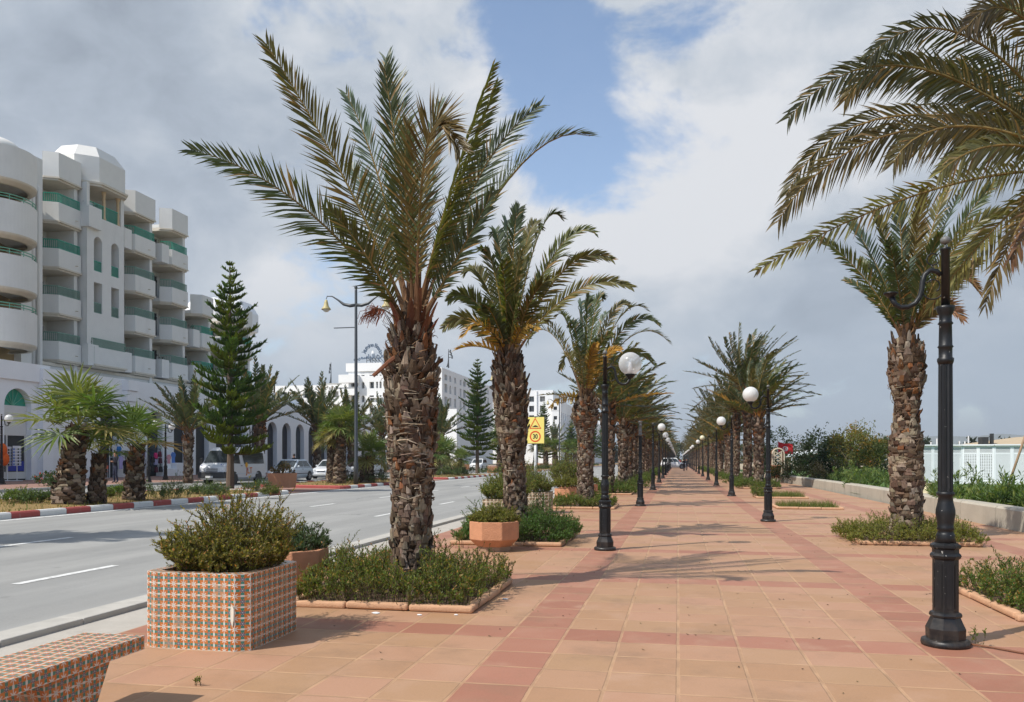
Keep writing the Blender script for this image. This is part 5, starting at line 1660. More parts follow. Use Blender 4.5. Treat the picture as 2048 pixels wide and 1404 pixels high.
mb = MB(); mb.tube([(-39.95, 44.75, 7.2), (-39.95, 44.75, 19.2), (-40.1, 44.75, 19.5)], .15, 10); mb.tube([(-39.98, 45.25, 7.2), (-39.98, 45.25, 18.9), (-40.1, 45.25, 19.1)], .11, 10); mb.build('drain_pipe', 'render_white', hot, True)
# low cupola behind, on the farther wing
mb = MB(); cx, cy = -44.2, 73.5
mb.lathe([(3.6, 14.2), (3.6, 15.9), (2.9, 17.0), (0.01, 17.25)], 8, (cx, cy, 0), a0=R(22.5)); mb.build('cupola', 'arcade_white', hot)
# shopping arcade along the street
AX = -36.6; A0, A1 = 28.0, 122.0; ZT = 7.0; KS = .9266; zb0 = zl(AX) + .10
arches = [(c * KS, w_ * KS, 1.6 + (z - 1.6) * KS) for c, w_, z in [(36.0, 2.0, 5.9), (43.1, 2.1, 5.95), (51.3, 1.85, 5.45), (56.5, 1.85, 5.35), (59.8, 1.85, 5.35)] + [(62.9 + 3.05 * k, 1.95, 5.35) for k in range(22)]]
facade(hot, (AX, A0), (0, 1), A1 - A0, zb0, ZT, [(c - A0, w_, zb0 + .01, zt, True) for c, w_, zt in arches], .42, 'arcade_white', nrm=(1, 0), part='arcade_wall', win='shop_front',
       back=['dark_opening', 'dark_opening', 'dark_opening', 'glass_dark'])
mb = MB(); mb.bb(HB, AX - .3, A0, A1, ZT - .35, ZT - .2); mb.bb(AX - .28, AX - .003, A0, A1, ZT - .2, ZT + .004); mb.build('arcade_roof', 'arcade_white', hot)
mb = MB(); mb.bb(AX + .001, AX + .14, A0, 42.2, ZT - .9, ZT + .12); mb.build('arcade_fascia', 'arcade_white', hot)
for y0, y1 in ((41.4, 42.2),):
    mb = MB(); mb.bb(AX + .002, AX + .35, y0, y1, zb0 if y0 < 50 else 5.6, ZT - .1)
    mb.build('pilaster', 'arcade_white', hot)
mb = MB()
for k in range(3):
    mb.bb(AX + .001, AX + .5 - .09 * k, 48.8, 49.9, 6.95 - .72 * k - .70, 6.95 - .72 * k)
mb.build('stepped_bracket', 'arcade_white', hot)
# first shop: green fanlight over a glazed front
mb = MB(); q = AX - .39
mb.add([(q, 39.94 + .955 * math.cos(R(a)), 4.66 + .955 * math.sin(R(a))) for a in range(0, 181, 12)], [tuple(range(16))]); mb.build('fanlight', 'green_rail', hot)
mb = MB()
for a in (35, 65, 90, 115, 145):
    mb.tube([(q + .03, 39.94, 4.66), (q + .03, 39.94 + .93 * math.cos(R(a)), 4.66 + .93 * math.sin(R(a)))], .03, 4)
mb.build('fanlight_bar', 'pale_green_rail', hot)
mb = MB(); mb.bb(q, q + .08, 38.97, 40.91, 4.15, 4.66); mb.bb(q, q + .06, 38.97, 40.91, 3.0, 3.15); mb.bb(q, q + .05, 39.45, 39.55, .9, 3.0); mb.bb(q, q + .05, 40.78, 40.91, .9, 3.0); mb.bb(q, q + .049, 38.97, 40.91, .5, .9); mb.bb(q, q + .05, 38.97, 39.05, .9, 3.0); mb.bb(q, q + .047, 38.99, 40.89, 2.96, 3.01); mb.bb(q, q + .047, 38.99, 40.89, 3.14, 4.2); mb.build('shop_frame', 'render_shade', hot)
mb = MB(); mb.bb(q, q + .03, 39.6, 40.75, .95, 1.5); mb.build('blue_panel', 'blue_print', hot)
# domes and roof plants of the arcade
mb = MB(); mb.lathe([(2.2, 6.7), (2.2, 6.95)] + [(2.1 * math.cos(R(a)), 6.95 + 1.0 * math.sin(R(a))) for a in range(0, 91, 10)], 28, (-39.0, 76.2, 0)); mb.build('dome', 'arcade_white', hot, True)
mb = MB(); mb.bb(-43, AX + .01, 68.5, 73.2, 6.9, 7.75); mb.build('arcade_attic', 'arcade_white', hot)
def yucca(label, loc, h, seed):
    rng = random.Random(seed); t = thing('yucca', label, 'plant', loc)
    mb = MB(); mb.tube([(0, 0, 0), (.05, 0, h * .5), (0, .05, h * .75)], [.10, .08, .07], 6, (.16, .11, .07)); mb.build('trunk', 'wood', t)
    mb = MB()
    for i in range(70):
        a = rng.uniform(0, 6.28); e = rng.uniform(-.3, 1.4); d_ = Vector((math.cos(a) * math.cos(e), math.sin(a) * math.cos(e), math.sin(e))); W = d_.cross(UP).normalized() * .05
        P = Vector((0, 0, h * .75)); l = h * .42 * rng.uniform(.7, 1.1)
        mb.add([P - W, P + W, P + d_ * l], [(0, 1, 2)], jit((.045, .06, .03), rng, .3), 1)
    mb.build('crown', ['wood', 'leaf'], t)
yucca('spiky dark yucca on the flat roof of the arcade left of its dome', (-38.5, onX(548, -38.5), 7.75), 1.7, 3)
yucca('small dark spiky plant on the arcade roof right of the tall street light', (-38.0, onX(762, -38.0), 6.9), 2.6, 4)
o = bpy.data.objects.new('roof_shrub', None)
mb = MB(); leaf_cloud(mb, (0, 0, 0), (.8, 2.4, .5), 500, .22, random.Random(8), [(.035, .045, .025)], 12); bpy.data.objects.remove(o)
o = mb.build('roof_shrub', ['wood', 'leaf']); o.location = (-38.3, onX(560, -38.3), 7.75); tag(o, 'low dark planting along the arcade roof edge beneath the yucca', 'shrub')

# ---- white hotel in the distance
hb = thing('hotel_building', 'large bright white hotel in the middle distance carrying rooftop lettering', 'building', (0, 0, 0))
def block(t, x0, x1, y0, y1, z1, front, side, m='far_white', zb=0.2, dep=.9, backs=None):
    """box with openings on its south front (towards the camera) and its east side"""
    backs = backs or ['dark_opening', 'curtain', 'glass_dark', 'curtain']
    zs = sorted({f[2] for f in front})
    def strips(ops):
        rows = sorted({(o_[2], o_[3]) for o_ in ops}); out = []; z = zb
        for i, (a, b) in enumerate(rows):
            nz = (b + rows[i + 1][0]) / 2 if i + 1 < len(rows) else z1
            out.append((z, nz, [o_ for o_ in ops if (o_[2], o_[3]) == (a, b)])); z = nz
        return out or [(zb, z1, [])]
    for za, zc, ops in strips(front):
        facade(t, (x0, y0), (1, 0), x1 - x0, za, zc, ops, dep, m, back=backs, nrm=(0, -1))
    for za, zc, ops in strips(side):
        facade(t, (x1, y0), (0, 1), y1 - y0, za, zc, ops, dep, m, back=backs, nrm=(1, 0))
    mb = MB(); mb.bb(x0, x1 - .02, y0 + .02, y1, z1 - 1.2, z1 - .9); mb.quad((x0, y1, zb), (x0, y0, zb), (x0, y0, z1), (x0, y1, z1))
    mb.bb(x0, x1 - .3, y0 + .02, y0 + .3, z1 - .9, z1 - .001); mb.bb(x1 - .3, x1 - .01, y0 + .3, y1, z1 - .9, z1 - .001)
    mb.build('roof', m, t)


YB1, YB2 = 172.0, 165.0
xs = lambda px_, Y: onY(px_, Y)
def op_px(pl, pr, yt, yb_, Y, x0, arch=False):
    a, b = xs(pl, Y), xs(pr, Y); c = (a + b) / 2
    return (c - x0, b - a, zat(c, Y, yb_), zat(c, Y, yt), arch)
x0 = xs(520, YB1)
fr = [op_px(560, 574, 784, 794, YB1, x0), op_px(584, 600, 784, 796, YB1, x0, True), op_px(606, 620, 784, 796, YB1, x0), op_px(624, 632, 784, 796, YB1, x0), op_px(636, 641, 783, 796, YB1, x0),
      op_px(644, 650, 783, 796, YB1, x0), op_px(656, 659, 783, 797, YB1, x0), op_px(665, 678, 783, 796, YB1, x0)]
zr = (zat(x0 + 10, YB1, 796), zat(x0 + 10, YB1, 783.5))
fr = [(a, b, zr[0], zr[1], e) for a, b, c, d_, e in fr]
fr2 = [(a, b, zr[0] - 2.9, zr[1] - 2.9, False) for a, b, c, d_, e in fr if b > .7] + [(a, b, zr[0] - 5.8, zr[1] - 5.8, False) for a, b, c, d_, e in fr if b > .7]
block(hb, x0, xs(684, YB1), YB1, YB1 + 25, zat(x0 + 15, YB1, 770), fr + fr2, [])
mb = MB()                                           # stepped parapet ornaments
for k in range(9):
    xx = xs(632 + 4.6 * k, YB1); zz = zat(xx, YB1, 777); mb.box((xx, YB1 - .02, zz + .35 * (k % 2)), (.28, .1, .55))
mb.build('ornament', 'curtain', hb)
xa_ = xs(684, YB1 - 2); block(hb, xa_, xs(700, YB1 - 2), YB1 - 2, YB1 + 20, zat(xa_, YB1, 762), [(1.6, 1.1, 12.4, 14.6, False)], [])
mb = MB(); mb.lathe([(5.5, 18.0), (5.6, 18.6), (4.0, 19.3), (0, 19.6)], 20, (xs(668, 180), 182, 0)); mb.build('flat_dome', 'curtain', hb, True)
# corner tower with balconies
xt0, xt1 = xs(697, YB2), xs(745, YB2); xe = xs(884, YB2); zt2 = zat(xt0, YB2, 727)
fA = [op_px(723, 729, 737, 751, YB2, xt0, True), op_px(702, 716, 737, 751, YB2, xt0), (0.01, .01, 2, 2.1, False)]
zrow = [(zat(xt0 + 3, YB2, 752), zat(xt0 + 3, YB2, 738.5)), (zat(xt0 + 3, YB2, 777), zat(xt0 + 3, YB2, 764))]
cols_ = [(702, 716, 0), (723, 729, 1), (739, 748, 0), (752, 756, 0), (759, 763, 0), (775, 785, 0), (800, 812, 0), (840, 852, 0)]
fA = []
for zb_, zt_ in zrow + [(z[0] - 5.6, z[1] - 5.6) for z in zrow]:
    for pl, pr, ar in cols_:
        a, b = xs(pl, YB2), xs(pr, YB2); fA.append(((a + b) / 2 - xt0, b - a, zb_, zt_, bool(ar)))
rowsS = [zat(xe, YB2, 757), zat(xe, YB2, 782), zat(xe, YB2, 808), zat(xe, YB2, 834)]
fS = []
for ri, z_ in enumerate(rowsS):
    for k in range(11):
        fS.append((2.4 + 4.0 * k + (.6 if k % 3 == 0 else 0), 1.5 if k % 4 else 2.2, z_ - .1, z_ + 1.75, ri == 1 and k % 4 == 1))
block(hb, xt0, xe, YB2, onX(990, xe) if False else YB2 + 48, zat(xe, YB2, 735), fA, fS)
mb = MB(); mb.bb(xt0 - .5, xs(764, YB2), YB2 - .25, YB2 + 14, zat(xt0, YB2, 735) - .9, zt2); mb.build('tower_attic', 'far_white', hb)
for zz in (zrow[0][0] - 1.0, zrow[1][0] - 1.0):
    mb = MB(); mb.bb(xt0 - 1.6, xs(719, YB2), YB2 - 1.6, YB2 + .3, zz - .5, zz + 1.2); mb.build('balcony', 'far_white', hb)
mb = MB(); mb.bb(xs(782, YB2), xs(840, YB2), YB2 - .5, YB2, zat(xt0, YB2, 802), zat(xt0, YB2, 799)); mb.bb(xs(740, YB2), xs(765, YB2), YB2 - .5, YB2, zat(xt0, YB2, 797), zat(xt0, YB2, 795)); mb.build('ledge', 'far_white', hb)
xw = xs(742, 140); mb = MB()
facade(hb, (xw, 140), (1, 0), 16, .2, zat(xw, 140, 820), [(2.6, 3.4, zat(xw, 140, 832), zat(xw, 140, 811) - .2, False), (8, 3.2, 4, 7, True)], 2.5, 'far_white', nrm=(0, -1)); 
# farther wings beyond the second palm
Y3 = 240.0; x3 = xs(1050, Y3) - 12; x3e = xs(1106, Y3)
f3 = []
for yt, ybm in ((792, 803), (811, 823), (830, 841), (849, 860)):
    for pl, pr in ((1020, 1030), (1058, 1068), (1079.5, 1090), (1040, 1047)):
        a, b = xs(pl, Y3), xs(pr, Y3); f3.append(((a + b) / 2 - x3, b - a, zat(x3e, Y3, ybm), zat(x3e, Y3, yt), False))
block(hb, x3, x3e, Y3, Y3 + 30, zat(x3e, Y3, 780), f3, [(3 + 3.4 * k, 1.2, zat(x3e, Y3, 823) - 3 * r_, zat(x3e, Y3, 812) - 3 * r_, False) for k in range(8) for r_ in range(2)])
mb = MB(); mb.bb(xs(1073, Y3) - .2, xs(1073, Y3) + .2, Y3 - .35, Y3, 0.3, zat(x3e, Y3, 781)); mb.build('rib', 'far_white', hb)
x4 = x3e + .01; x4e = xs(1124, Y3); f4 = []
for yt, ybm in ((814, 821), (833, 840)):
    a, b = xs(1110, Y3), xs(1117, Y3); f4.append(((a + b) / 2 - x4, b - a, zat(x4e, Y3, ybm), zat(x4e, Y3, yt), False))
block(hb, x4, x4e, Y3 - 3, Y3 + 42, zat(x4e, Y3, 803), f4, [(2.5 + 4.2 * k, 1.3, z_, z_ + 5.0, False) for k in range(9) for z_ in (3.0, 10.5)])
block(hb, x4e - 8, x4e - .4, Y3 + 42.2, Y3 + 190, zat(x4e, Y3, 818) + .6, [], [(3 + 5 * k, 1.6, z_, z_ + 2.4, k % 2 == 0 and z_ > 8) for k in range(28) for z_ in (3.4, 7.2, 11.4)])
mb = MB()
for k in range(26):
    mb.box((x4e - .5, Y3 + 45 + 5.6 * k, zat(x4e, Y3, 818) + 1.2), (.5, 2.6, 1.6))
mb.build('battlement', 'far_white', hb)
mb = MB(); mb.bb(x4e + .01, x4e + 9, Y3 + 5, Y3 + 9, .3, zat(x4e, Y3, 840)); mb.build('annexe', 'far_white', hb)
# masts on the roofs
def mast(label, loc, h, side):
    mb = MB(); mb.tube([(0, 0, 0), (0, 0, h)], [.16, .06], 6)
    for k in range(4):
        mb.tube([(-.5 + .1 * k, 0, .2), (0, 0, h * (.25 + .15 * k))], .04, 4)
    for k in range(3):
        mb.tube([(0, 0, h * (.55 + .15 * k)), (side * (.8 - .2 * k), 0, h * (.55 + .15 * k) + .1)], .07, 5); mb.box((side * (.8 - .2 * k), 0, h * (.55 + .15 * k) + .1), (.25, .25, .7))
    o = mb.build('antenna_mast', 'grey_pole'); o.location = loc; tag(o, label, 'antenna mast')
mast('thin dark antenna mast above the low dome left of the street light', (xs(662, 182), 182, 19.4), 5.2, -.5)
mast('aerial mast with dishes on the corner of the white hotel roof', (xs(897, 168), 168, zat(xe, 168, 736)), 4.0, 1)
# rooftop lettering
def text(body, size, m, loc, rot, ext=.05, parent=None, name='lettering', align='CENTER'):
    cu = bpy.data.curves.new(name, 'FONT'); cu.body = body; cu.size = size; cu.extrude = ext; cu.offset = size * .02; cu.align_x = align
    o = bpy.data.objects.new(name, cu); C.objects.link(o); cu.materials.append(M[m]); o.location = loc; o.rotation_euler = rot
    if parent:
        o.parent = parent
    return o
Ys = YB2 + 3; xc = xs(745, Ys); zr0 = zt2 - .3
px2 = lambda v: v * (Ys * .97) / FPX                  # metres per photo pixel at that distance
sg = thing('rooftop_sign', 'dark blue hotel lettering arched over Arabic script on a roof frame', 'sign', (xc, Ys, zr0 + px2(4)))
word = 'Yasmine Beach'
px2 = lambda v: v * (Ys * .97) / FPX                  # metres per photo pixel at that distance
rad = px2(16.5)
for i, ch in enumerate(word):
    a = R(168 - 156 * i / (len(word) - 1))
    if ch == ' ':
        continue
    text(ch, px2(12.5), 'sign_letter', (rad * 1.0 * math.cos(a) + 0, 0, px2(19) + rad * math.sin(a) * 1.15), (R(90), 0, 0), .12, sg, 'letter').rotation_euler = (R(90), -(a - R(90)) * .55, 0)
arab = '\uFEE6\uFEF4\uFEE4\uFEB3\uFE8E\uFEF4\uFEDF\uFE8D \uFE8A\uFEC3\uFE8E\uFEB7'
text(arab, px2(13.5), 'sign_letter', (0, 0, px2(13)), (R(90), R(-4), 0), .12, sg)
mb = MB(); mb.lathe([(px2(4), -.1), (px2(4), .1)], 18); o = mb.build('emblem_disc', 'far_white', sg); o.rotation_euler = (R(90), 0, 0); o.location = (0, .1, px2(25)); o.scale = (.62, 1.2, 1)
mb = MB()
for xx in (-14, -6, 0, 7, 14):
    mb.tube([(px2(xx), .2, px2(-4)), (px2(xx), .2, px2(19))], .07, 5); mb.tube([(px2(xx), .2, px2(17)), (px2(xx + 9), 2.6, 0)], .06, 5)
for zz in (1, 9, 13):
    mb.tube([(px2(-14), .2, px2(zz)), (px2(16), .2, px2(zz))], .06, 5)
mb.tube([(px2(15), .2, px2(24)), (px2(31), 2.6, 0)], .06, 5)
mb.build('frame', 'grey_pole', sg)
# ================================================================ street furniture and traffic on the left
def G0(x, y, dz=0.0):
    """plan point where pixel (x, y) meets the gently climbing left side"""
    d = 40.0
    for _ in range(40):
        p = at(x, y, d); d = (EYE - (zl(p.x) + dz)) * FPX / (y - HOR)
    p = at(x, y, d); return Vector((p.x, p.y, zl(p.x) + dz))


def street_light(label, X, Y, H=11.2):
    t = thing('street_light', label, 'street light', (X, Y, zl(X) + .12), R(0), 'double-armed street lights on the median')
    mb = MB(); mb.lathe([(.14, 0), (.14, 1.2), (.105, 1.3), (.075, H - .1), (.05, H)], 12); mb.sphere((0, 0, H + .05), .1, 10, 6); mb.build('pole', 'grey_pole', t, True)
    for s in (-1, 1):
        mb = MB(); z = H - 1.0
        pts = [(0, z + .05), (.35, z + .02), (.75, z + .12), (1.1, z + .38), (1.45, z + .60), (1.75, z + .62), (1.82, z + .45)]
        mb.tube([(s * a, 0, b) for a, b in pts], [.09, .10, .085, .05, .035, .03, .02], 8)
        a = mb.build('arm', 'grey_pole', t, True)
        mb = MB(); mb.lathe([(.02, z + .42), (.07, z + .40), (.11, z + .25), (.15, z + .05), (.26, z - .10), (.27, z - .15), (.2, z - .14)], 16, (s * 1.82, 0, 0)); mb.build('lamp_shade', 'lamp_shade', t, True)
        mb = MB(); mb.sphere((s * 1.82, 0, z - .14), .2, 14, 8, sq=(1, 1, .75)); mb.build('lamp_bowl', 'lamp_glass', t, True)
    mb = MB(); mb.bb(-1.35, 0, -.02, .02, 6.4 + 2.55, 6.4 + 2.60); mb.bb(-1.2, 0, -.02, .02, 5.5, 5.55); mb.build('banner_bar', 'grey_pole', t)
    return t


LX = -18.0
s1 = street_light('tall double-armed street light with ochre bell shades, nearest on the median', LX, onX(712, LX))
dup(s1, (LX, 87, zl(LX) + .12), 0, 'double-armed street light half hidden behind the second palm trunk')
dup(s1, (LX, 126, zl(LX) + .12), 0, 'double-armed street light between the yellow sign and the third palm')
dup(s1, (LX, 166, zl(LX) + .12), 0, 'farthest double-armed street light on the median')

# star pines of the median
def pine(label, loc, H, Rb, seed, whorls):
    t = thing('star_pine', label, 'tree', loc, 0, 'star pines on the median'); rng = random.Random(seed); a, b = MB(), MB()
    araucaria(a, b, H, Rb, rng, whorls); a.build('trunk', 'bark', t); b.build('crown', ['wood', 'needle'], t); return t
p = G0(460, 978, .14)
ap = pine('tall dark green star pine standing in front of the silver van', p, 10.7, 2.15, 5, 25)
PX = -21.0
def pine_at(px_, label, H, s=1.0):
    Y = onX(px_, PX); dup(ap, (PX, Y, zl(PX) + .1), px_ * .7, label, None, (s * H / 10.7, s * H / 10.7, H / 10.7))
for x_, y_, h_, l_ in ((-18.2, 9.6, 1.12, 'star pine out of frame on the left whose shadow crosses the road'), (-17.9, 2.6, 1.05, 'nearest star pine out of frame on the left, shading the near road')):
    dup(ap, (x_, y_, zl(x_) + .1), 1.0, l_, None, (h_ * 1.1, h_ * 1.1, h_))
pine_at(955, 'star pine rising between the two nearest palm trunks', 12.2, 1.05)
pine_at(1000, 'shorter star pine just behind the second palm trunk', 9.0, 1.0)
pine_at(1088, 'star pine right behind the yellow road sign', 10.6, 1.0)
pine_at(1143, 'star pine left of the third palm trunk', 9.6, 1.2)
pine_at(1160, 'distant star pine touching the third palm trunk', 10.5, 1.1)
pine_at(1188, 'distant star pine right of the third palm trunk', 12.5, .9)
pine_at(1205, 'farthest star pine at the end of the median', 12, 1.0)

# fan palms
FG = [(.15, .20, .05), (.125, .18, .042), (.20, .225, .065), (.10, .155, .04)]
def fan_palm(label, loc, H, nl, blade, pet, seed, r0=.3, lean=(0, 0), taper=.55, group='fan palms on the median', seg=34, fine=True, lo=-38):
    rng = random.Random(seed); t = thing('fan_palm', label, 'palm tree', loc, 0, group)
    mb = MB(); palm_trunk(mb, H, lambda z: r0 * (1.12 - taper * (z / H) ** 1.1), rng, rows=max(6, int(H / .1)), stub_from=.55, stub_len=.06, lean=lean, nper=10, fibres=8, big=1.0); mb.build('trunk', 'bark', t)
    base = Vector((lean[0], lean[1], H)); allm = MB()
    for i in range(nl):
        a = i * 2.39996 + rng.uniform(-.3, .3); e = R(80 + (lo - 80) * (i / (nl - 1)) + rng.uniform(-8, 8)); d_ = Vector((math.cos(a) * math.cos(e), math.sin(a) * math.cos(e), math.sin(e)))
        L = pet * rng.uniform(.8, 1.15); c = base + d_ * L - UP * (.12 * L * math.cos(e))
        mb = MB() if fine else allm
        mb.tube([base + d_ * .08, base + d_ * L * .5 + UP * .03, c], [.022, .016, .012], 5, jit((.26, .26, .06), rng, .25), 0, False)
        dd = (d_ + WIND * .15 - UP * (.12 + .12 * math.cos(e))).normalized()
        col = rng.choice(FG) if i < nl * .75 else rng.choice(FG[:2] + [(.26, .22, .08), (.30, .20, .09), (.27, .25, .09)])
        fan_leaf(mb, c, dd, blade * rng.uniform(.85, 1.1), rng, seg, col)
        if fine:
            mb.build('frond', ['wood', 'palm_leaf'], t)
    if not fine:
        allm.build('crown', ['wood', 'palm_leaf'], t)
    return t


p1 = G0(137, 1008, .14)
fan_palm('big fan palm with a thick ragged trunk, largest on the median at far left', p1, 2.45, 17, 1.15, 1.0, 71, .40, lean=(.28, .1), seg=30, lo=-12)
fan_palm('smaller fan palm crowded against the right of the thick-trunked one', p1 + Vector((.42, .75, 0)), 1.6, 6, .75, .7, 72, .24, lean=(.12, .0), lo=5, seg=30)
p2 = G0(268, 1000, .14)
fan_palm('fan palm with a short flaring trunk in front of the clothes racks', p2, 1.95, 9, .95, .75, 73, .30, lean=(.14, 0), lo=0, seg=30)
fp = fan_palm('fan palm with a slim reddish trunk before the silver sedan, the right of a pair', G0(678, 966, .14), 3.4, 22, .95, .8, 74, .34, lean=(.25, 0), fine=False)
dup(fp, G0(663, 965, .14), 2.1, 'fan palm leaning behind the slim reddish one, the left of the pair', None, (.8, .8, .82))
fq = fan_palm('low bushy fan palm at the foot of the nearest street light', G0(733, 965, .14), 1.75, 18, 1.0, .8, 75, .38, lean=(.3, 0), fine=False)
for x, yb_, s, lab in ((870, 950, 1.15, 'fan palm right of the tallest palm trunk across the road'), (895, 948, 1.1, 'bright green fan palm beside the one nearest the tallest trunk'), (922, 946, .8, 'low fan palm left of the star pine across the road'),
                      (1000, 944, 1.5, 'fan palm with a rust-brown skirt just left of the second palm trunk'), (1070, 938, 1.3, 'fan palm under the yellow road sign across the road'),
                      (1092, 937, 1.4, 'fan palm right of the road sign post'), (1113, 936, 1.4, 'fan palm before the far dark car'), (1134, 935, 1.4, 'fan palm left of the third trunk in the distance'), (1150, 934, 1.5, 'far fan palm beside the third palm trunk')):
    dup(fq if x < 990 else fp, G0(x, yb_, .14), x * .37, lab, None, s * (1 if x < 990 else .75))

# low plants of the median
MED = [(.065, .105, .05), (.08, .12, .055), (.10, .13, .045)]
mlist = [(30, 1003, .45, 'pale green clump at the far left of the median', [(.12, .16, .03), (.08, .12, .03)]), (63, 1006, .40, 'dark spiky tuft left of the thick-trunked fan palm', MED), (102, 998, .3, 'small tuft behind the spiky one on the median', MED),
         (205, 996, .35, 'low yellow-green plant between the two fan palms', [(.11, .15, .03), (.10, .12, .03)]), (232, 990, .4, 'leafy sprout between the fan palms at the service road', [(.10, .15, .03)]), (340, 997, .75, 'rounded blue-green shrub right of the short flaring fan palm', MED),
         (410, 988, .55, 'low shrub left of the star pine trunk', MED), (430, 992, .5, 'low shrub at the foot of the star pine', MED), (515, 982, .6, 'dark low shrub left of the median planter', MED),
         (700, 965, .55, 'low shrub at the foot of the fan palm pair', MED), (755, 966, .75, 'dark green shrub right of the street light', MED), (540, 990, .35, 'thin weeds on the kerb below the planter', [(.12, .13, .04)])]
rng = random.Random(88); srcs = {}
for x, yb_, h, lab, cl in mlist:
    k = len(srcs) % 3
    o = shrub('median_shrub', lab, G0(x, yb_, .14), disc(rng, 90, h * .9, 0), h, int(x), cl, 'low plants on the median', leaf=.075, lean=.6, ctr=(0, 0), rad=h, lv=8, twigs=3, lw=.3)
    srcs[x] = o
for i in range(30):
    Y = 63 + i * 4.3; dup(srcs[[340, 755, 515][i % 3]], (RX - 1.0 - rng.uniform(0, 2.4), Y, zl(RX) + .14), i, 'distant low shrub along the far median', None, rng.uniform(.8, 1.5))
# weeds and dry grass all over the islands
mb = MB(); rng = random.Random(19)
for (a, b) in islands:
    for i in range(int(min(b - a, 60) * 60)):
        x, y = rng.uniform(SX0 + .3, RX - .25), rng.uniform(max(a, 14), min(b, 90)); l = rng.uniform(.05, .2); P = Vector((x, y, zl(x) + .10)); W = Vector((rng.uniform(-1, 1), rng.uniform(-1, 1), 0)) * .02
        mb.add([P - W, P + W, P + Vector((rng.uniform(-.5, .5), rng.uniform(-.5, .5), 1)) * l], [(0, 1, 2)], jit(rng.choice([(.12, .14, .035), (.24, .18, .06), (.16, .15, .05), (.09, .13, .03)]), rng, .3), 1)
o = mb.build('grass', ['wood', 'grass_blade']); o['kind'] = 'stuff'; o['label'] = 'dry grass and weeds on the median islands'

# terracotta planters of the median: square, tapering
def box_planter(label, loc, rz=0, s=1.0, plant=None):
    t = thing('terracotta_planter', label, 'planter', loc, rz, 'square terracotta planters on the median'); mb = MB()
    mb.box((0, 0, .36), (1.05 * s, 1.05 * s, .72), 0, tap=(1.12, 1.12)); mb.build('pot', 'terracotta', t, bevel=.02)
    mb = MB(); mb.quad((-.5, -.5, .724), (.5, -.5, .724), (.5, .5, .724), (-.5, .5, .724)); mb.build('soil', 'soil', t); return t
bp = box_planter('square terracotta planter at the end of the first median island', G0(565, 975, .14), .2)
shrub('potted_shrub', 'rusty-leaved low shrub in the planter at the end of the first island', G0(565, 975, .14) + UP * .68, disc(rng, 90, .5, 0), .5, 301, [(.14, .09, .03), (.10, .11, .03), (.20, .09, .03)], PSG, leaf=.07, lean=.7, ctr=(0, 0), rad=.5, lv=8, twigs=3)
for x, yb_, lab in ((805, 950, 'terracotta planter peeping out left of the tallest palm trunk'), (866, 944, 'square terracotta planter just right of the tallest palm trunk'), (910, 940, 'square terracotta planter behind the low fan palm'), (935, 939, 'square terracotta planter left of the star pine trunk'),
                    (955, 939, 'square terracotta planter at the star pine trunk'), (985, 946, 'square terracotta planter at the end of the third island'), (1080, 934, 'far terracotta planter under the yellow sign'), (745, 945, 'terracotta planter on the sidewalk right of the street light'), (610, 952, 'terracotta planter between the two silver cars')):
    q = G0(x, yb_, .1); dup(bp, q, x, lab, None, .95)
# yellow road sign
sgn = thing('road_sign', 'yellow road sign with a hump warning triangle and a 30 limit on a white post', 'road sign', (-4.79, 27.7, 0), 0)
mb = MB(); mb.tube([(0, .05, 0), (0, .05, 2.7)], .055, 10); mb.build('post', 'galvanised', sgn, True)
pw, ph, zc = .62, .90, 2.60
mb = MB(); mb.bb(-pw / 2, pw / 2, -.035, -.005, zc - ph / 2, zc + ph / 2); mb.build('panel', 'yellow_panel', sgn, bevel=.006)
mb = MB()
for a, b in (((-pw / 2 - .012, zc - ph / 2 - .012), (pw / 2 + .012, zc - ph / 2)), ((-pw / 2 - .012, zc + ph / 2), (pw / 2 + .012, zc + ph / 2 + .012)), ((-pw / 2 - .012, zc - ph / 2), (-pw / 2, zc + ph / 2)), ((pw / 2, zc - ph / 2), (pw / 2 + .012, zc + ph / 2))):
    mb.bb(a[0], b[0], -.03, .03, a[1], b[1])
mb.lathe([(.07, 0), (.07, .03)], 14, (0, .02, zc + ph / 2)); mb.build('panel_edge', 'sign_edge', sgn)
def ring2d(mb, pts, inn, y, z0):
    n = len(pts)
    for i in range(n):
        j = (i + 1) % n
        mb.quad((pts[i][0], y, z0 + pts[i][1]), (pts[j][0], y, z0 + pts[j][1]), (inn[j][0], y, z0 + inn[j][1]), (inn[i][0], y, z0 + inn[i][1]))
mb = MB(); tri = [(-.21, -.16), (.21, -.16), (0, .22)]; ti = [(-.165, -.133), (.165, -.133), (0, .163)]
ring2d(mb, tri, ti, -.040, zc + .215); mb.build('warning_triangle', 'sign_red', sgn)
mb = MB(); n = 40; ring2d(mb, [(.19 * math.cos(6.2832 * i / n), .19 * math.sin(6.2832 * i / n)) for i in range(n)], [(.148 * math.cos(6.2832 * i / n), .148 * math.sin(6.2832 * i / n)) for i in range(n)], -.040, zc - .21); mb.build('limit_ring', 'sign_red', sgn)
mb = MB(); hp = [(-.12, -.10), (.13, -.10), (.09, -.082), (.05, -.055), (.0, -.042), (-.03, -.055), (-.06, -.075)]
mb.add([(a, -.041, zc + .215 + b) for a, b in hp], [tuple(range(7))]); mb.build('hump_symbol', 'sign_black', sgn)
text('30', .215, 'sign_black', (0, -.041, zc - .28), (R(90), 0, 0), .0005, sgn, 'numeral').scale = (.8, 1, 1)

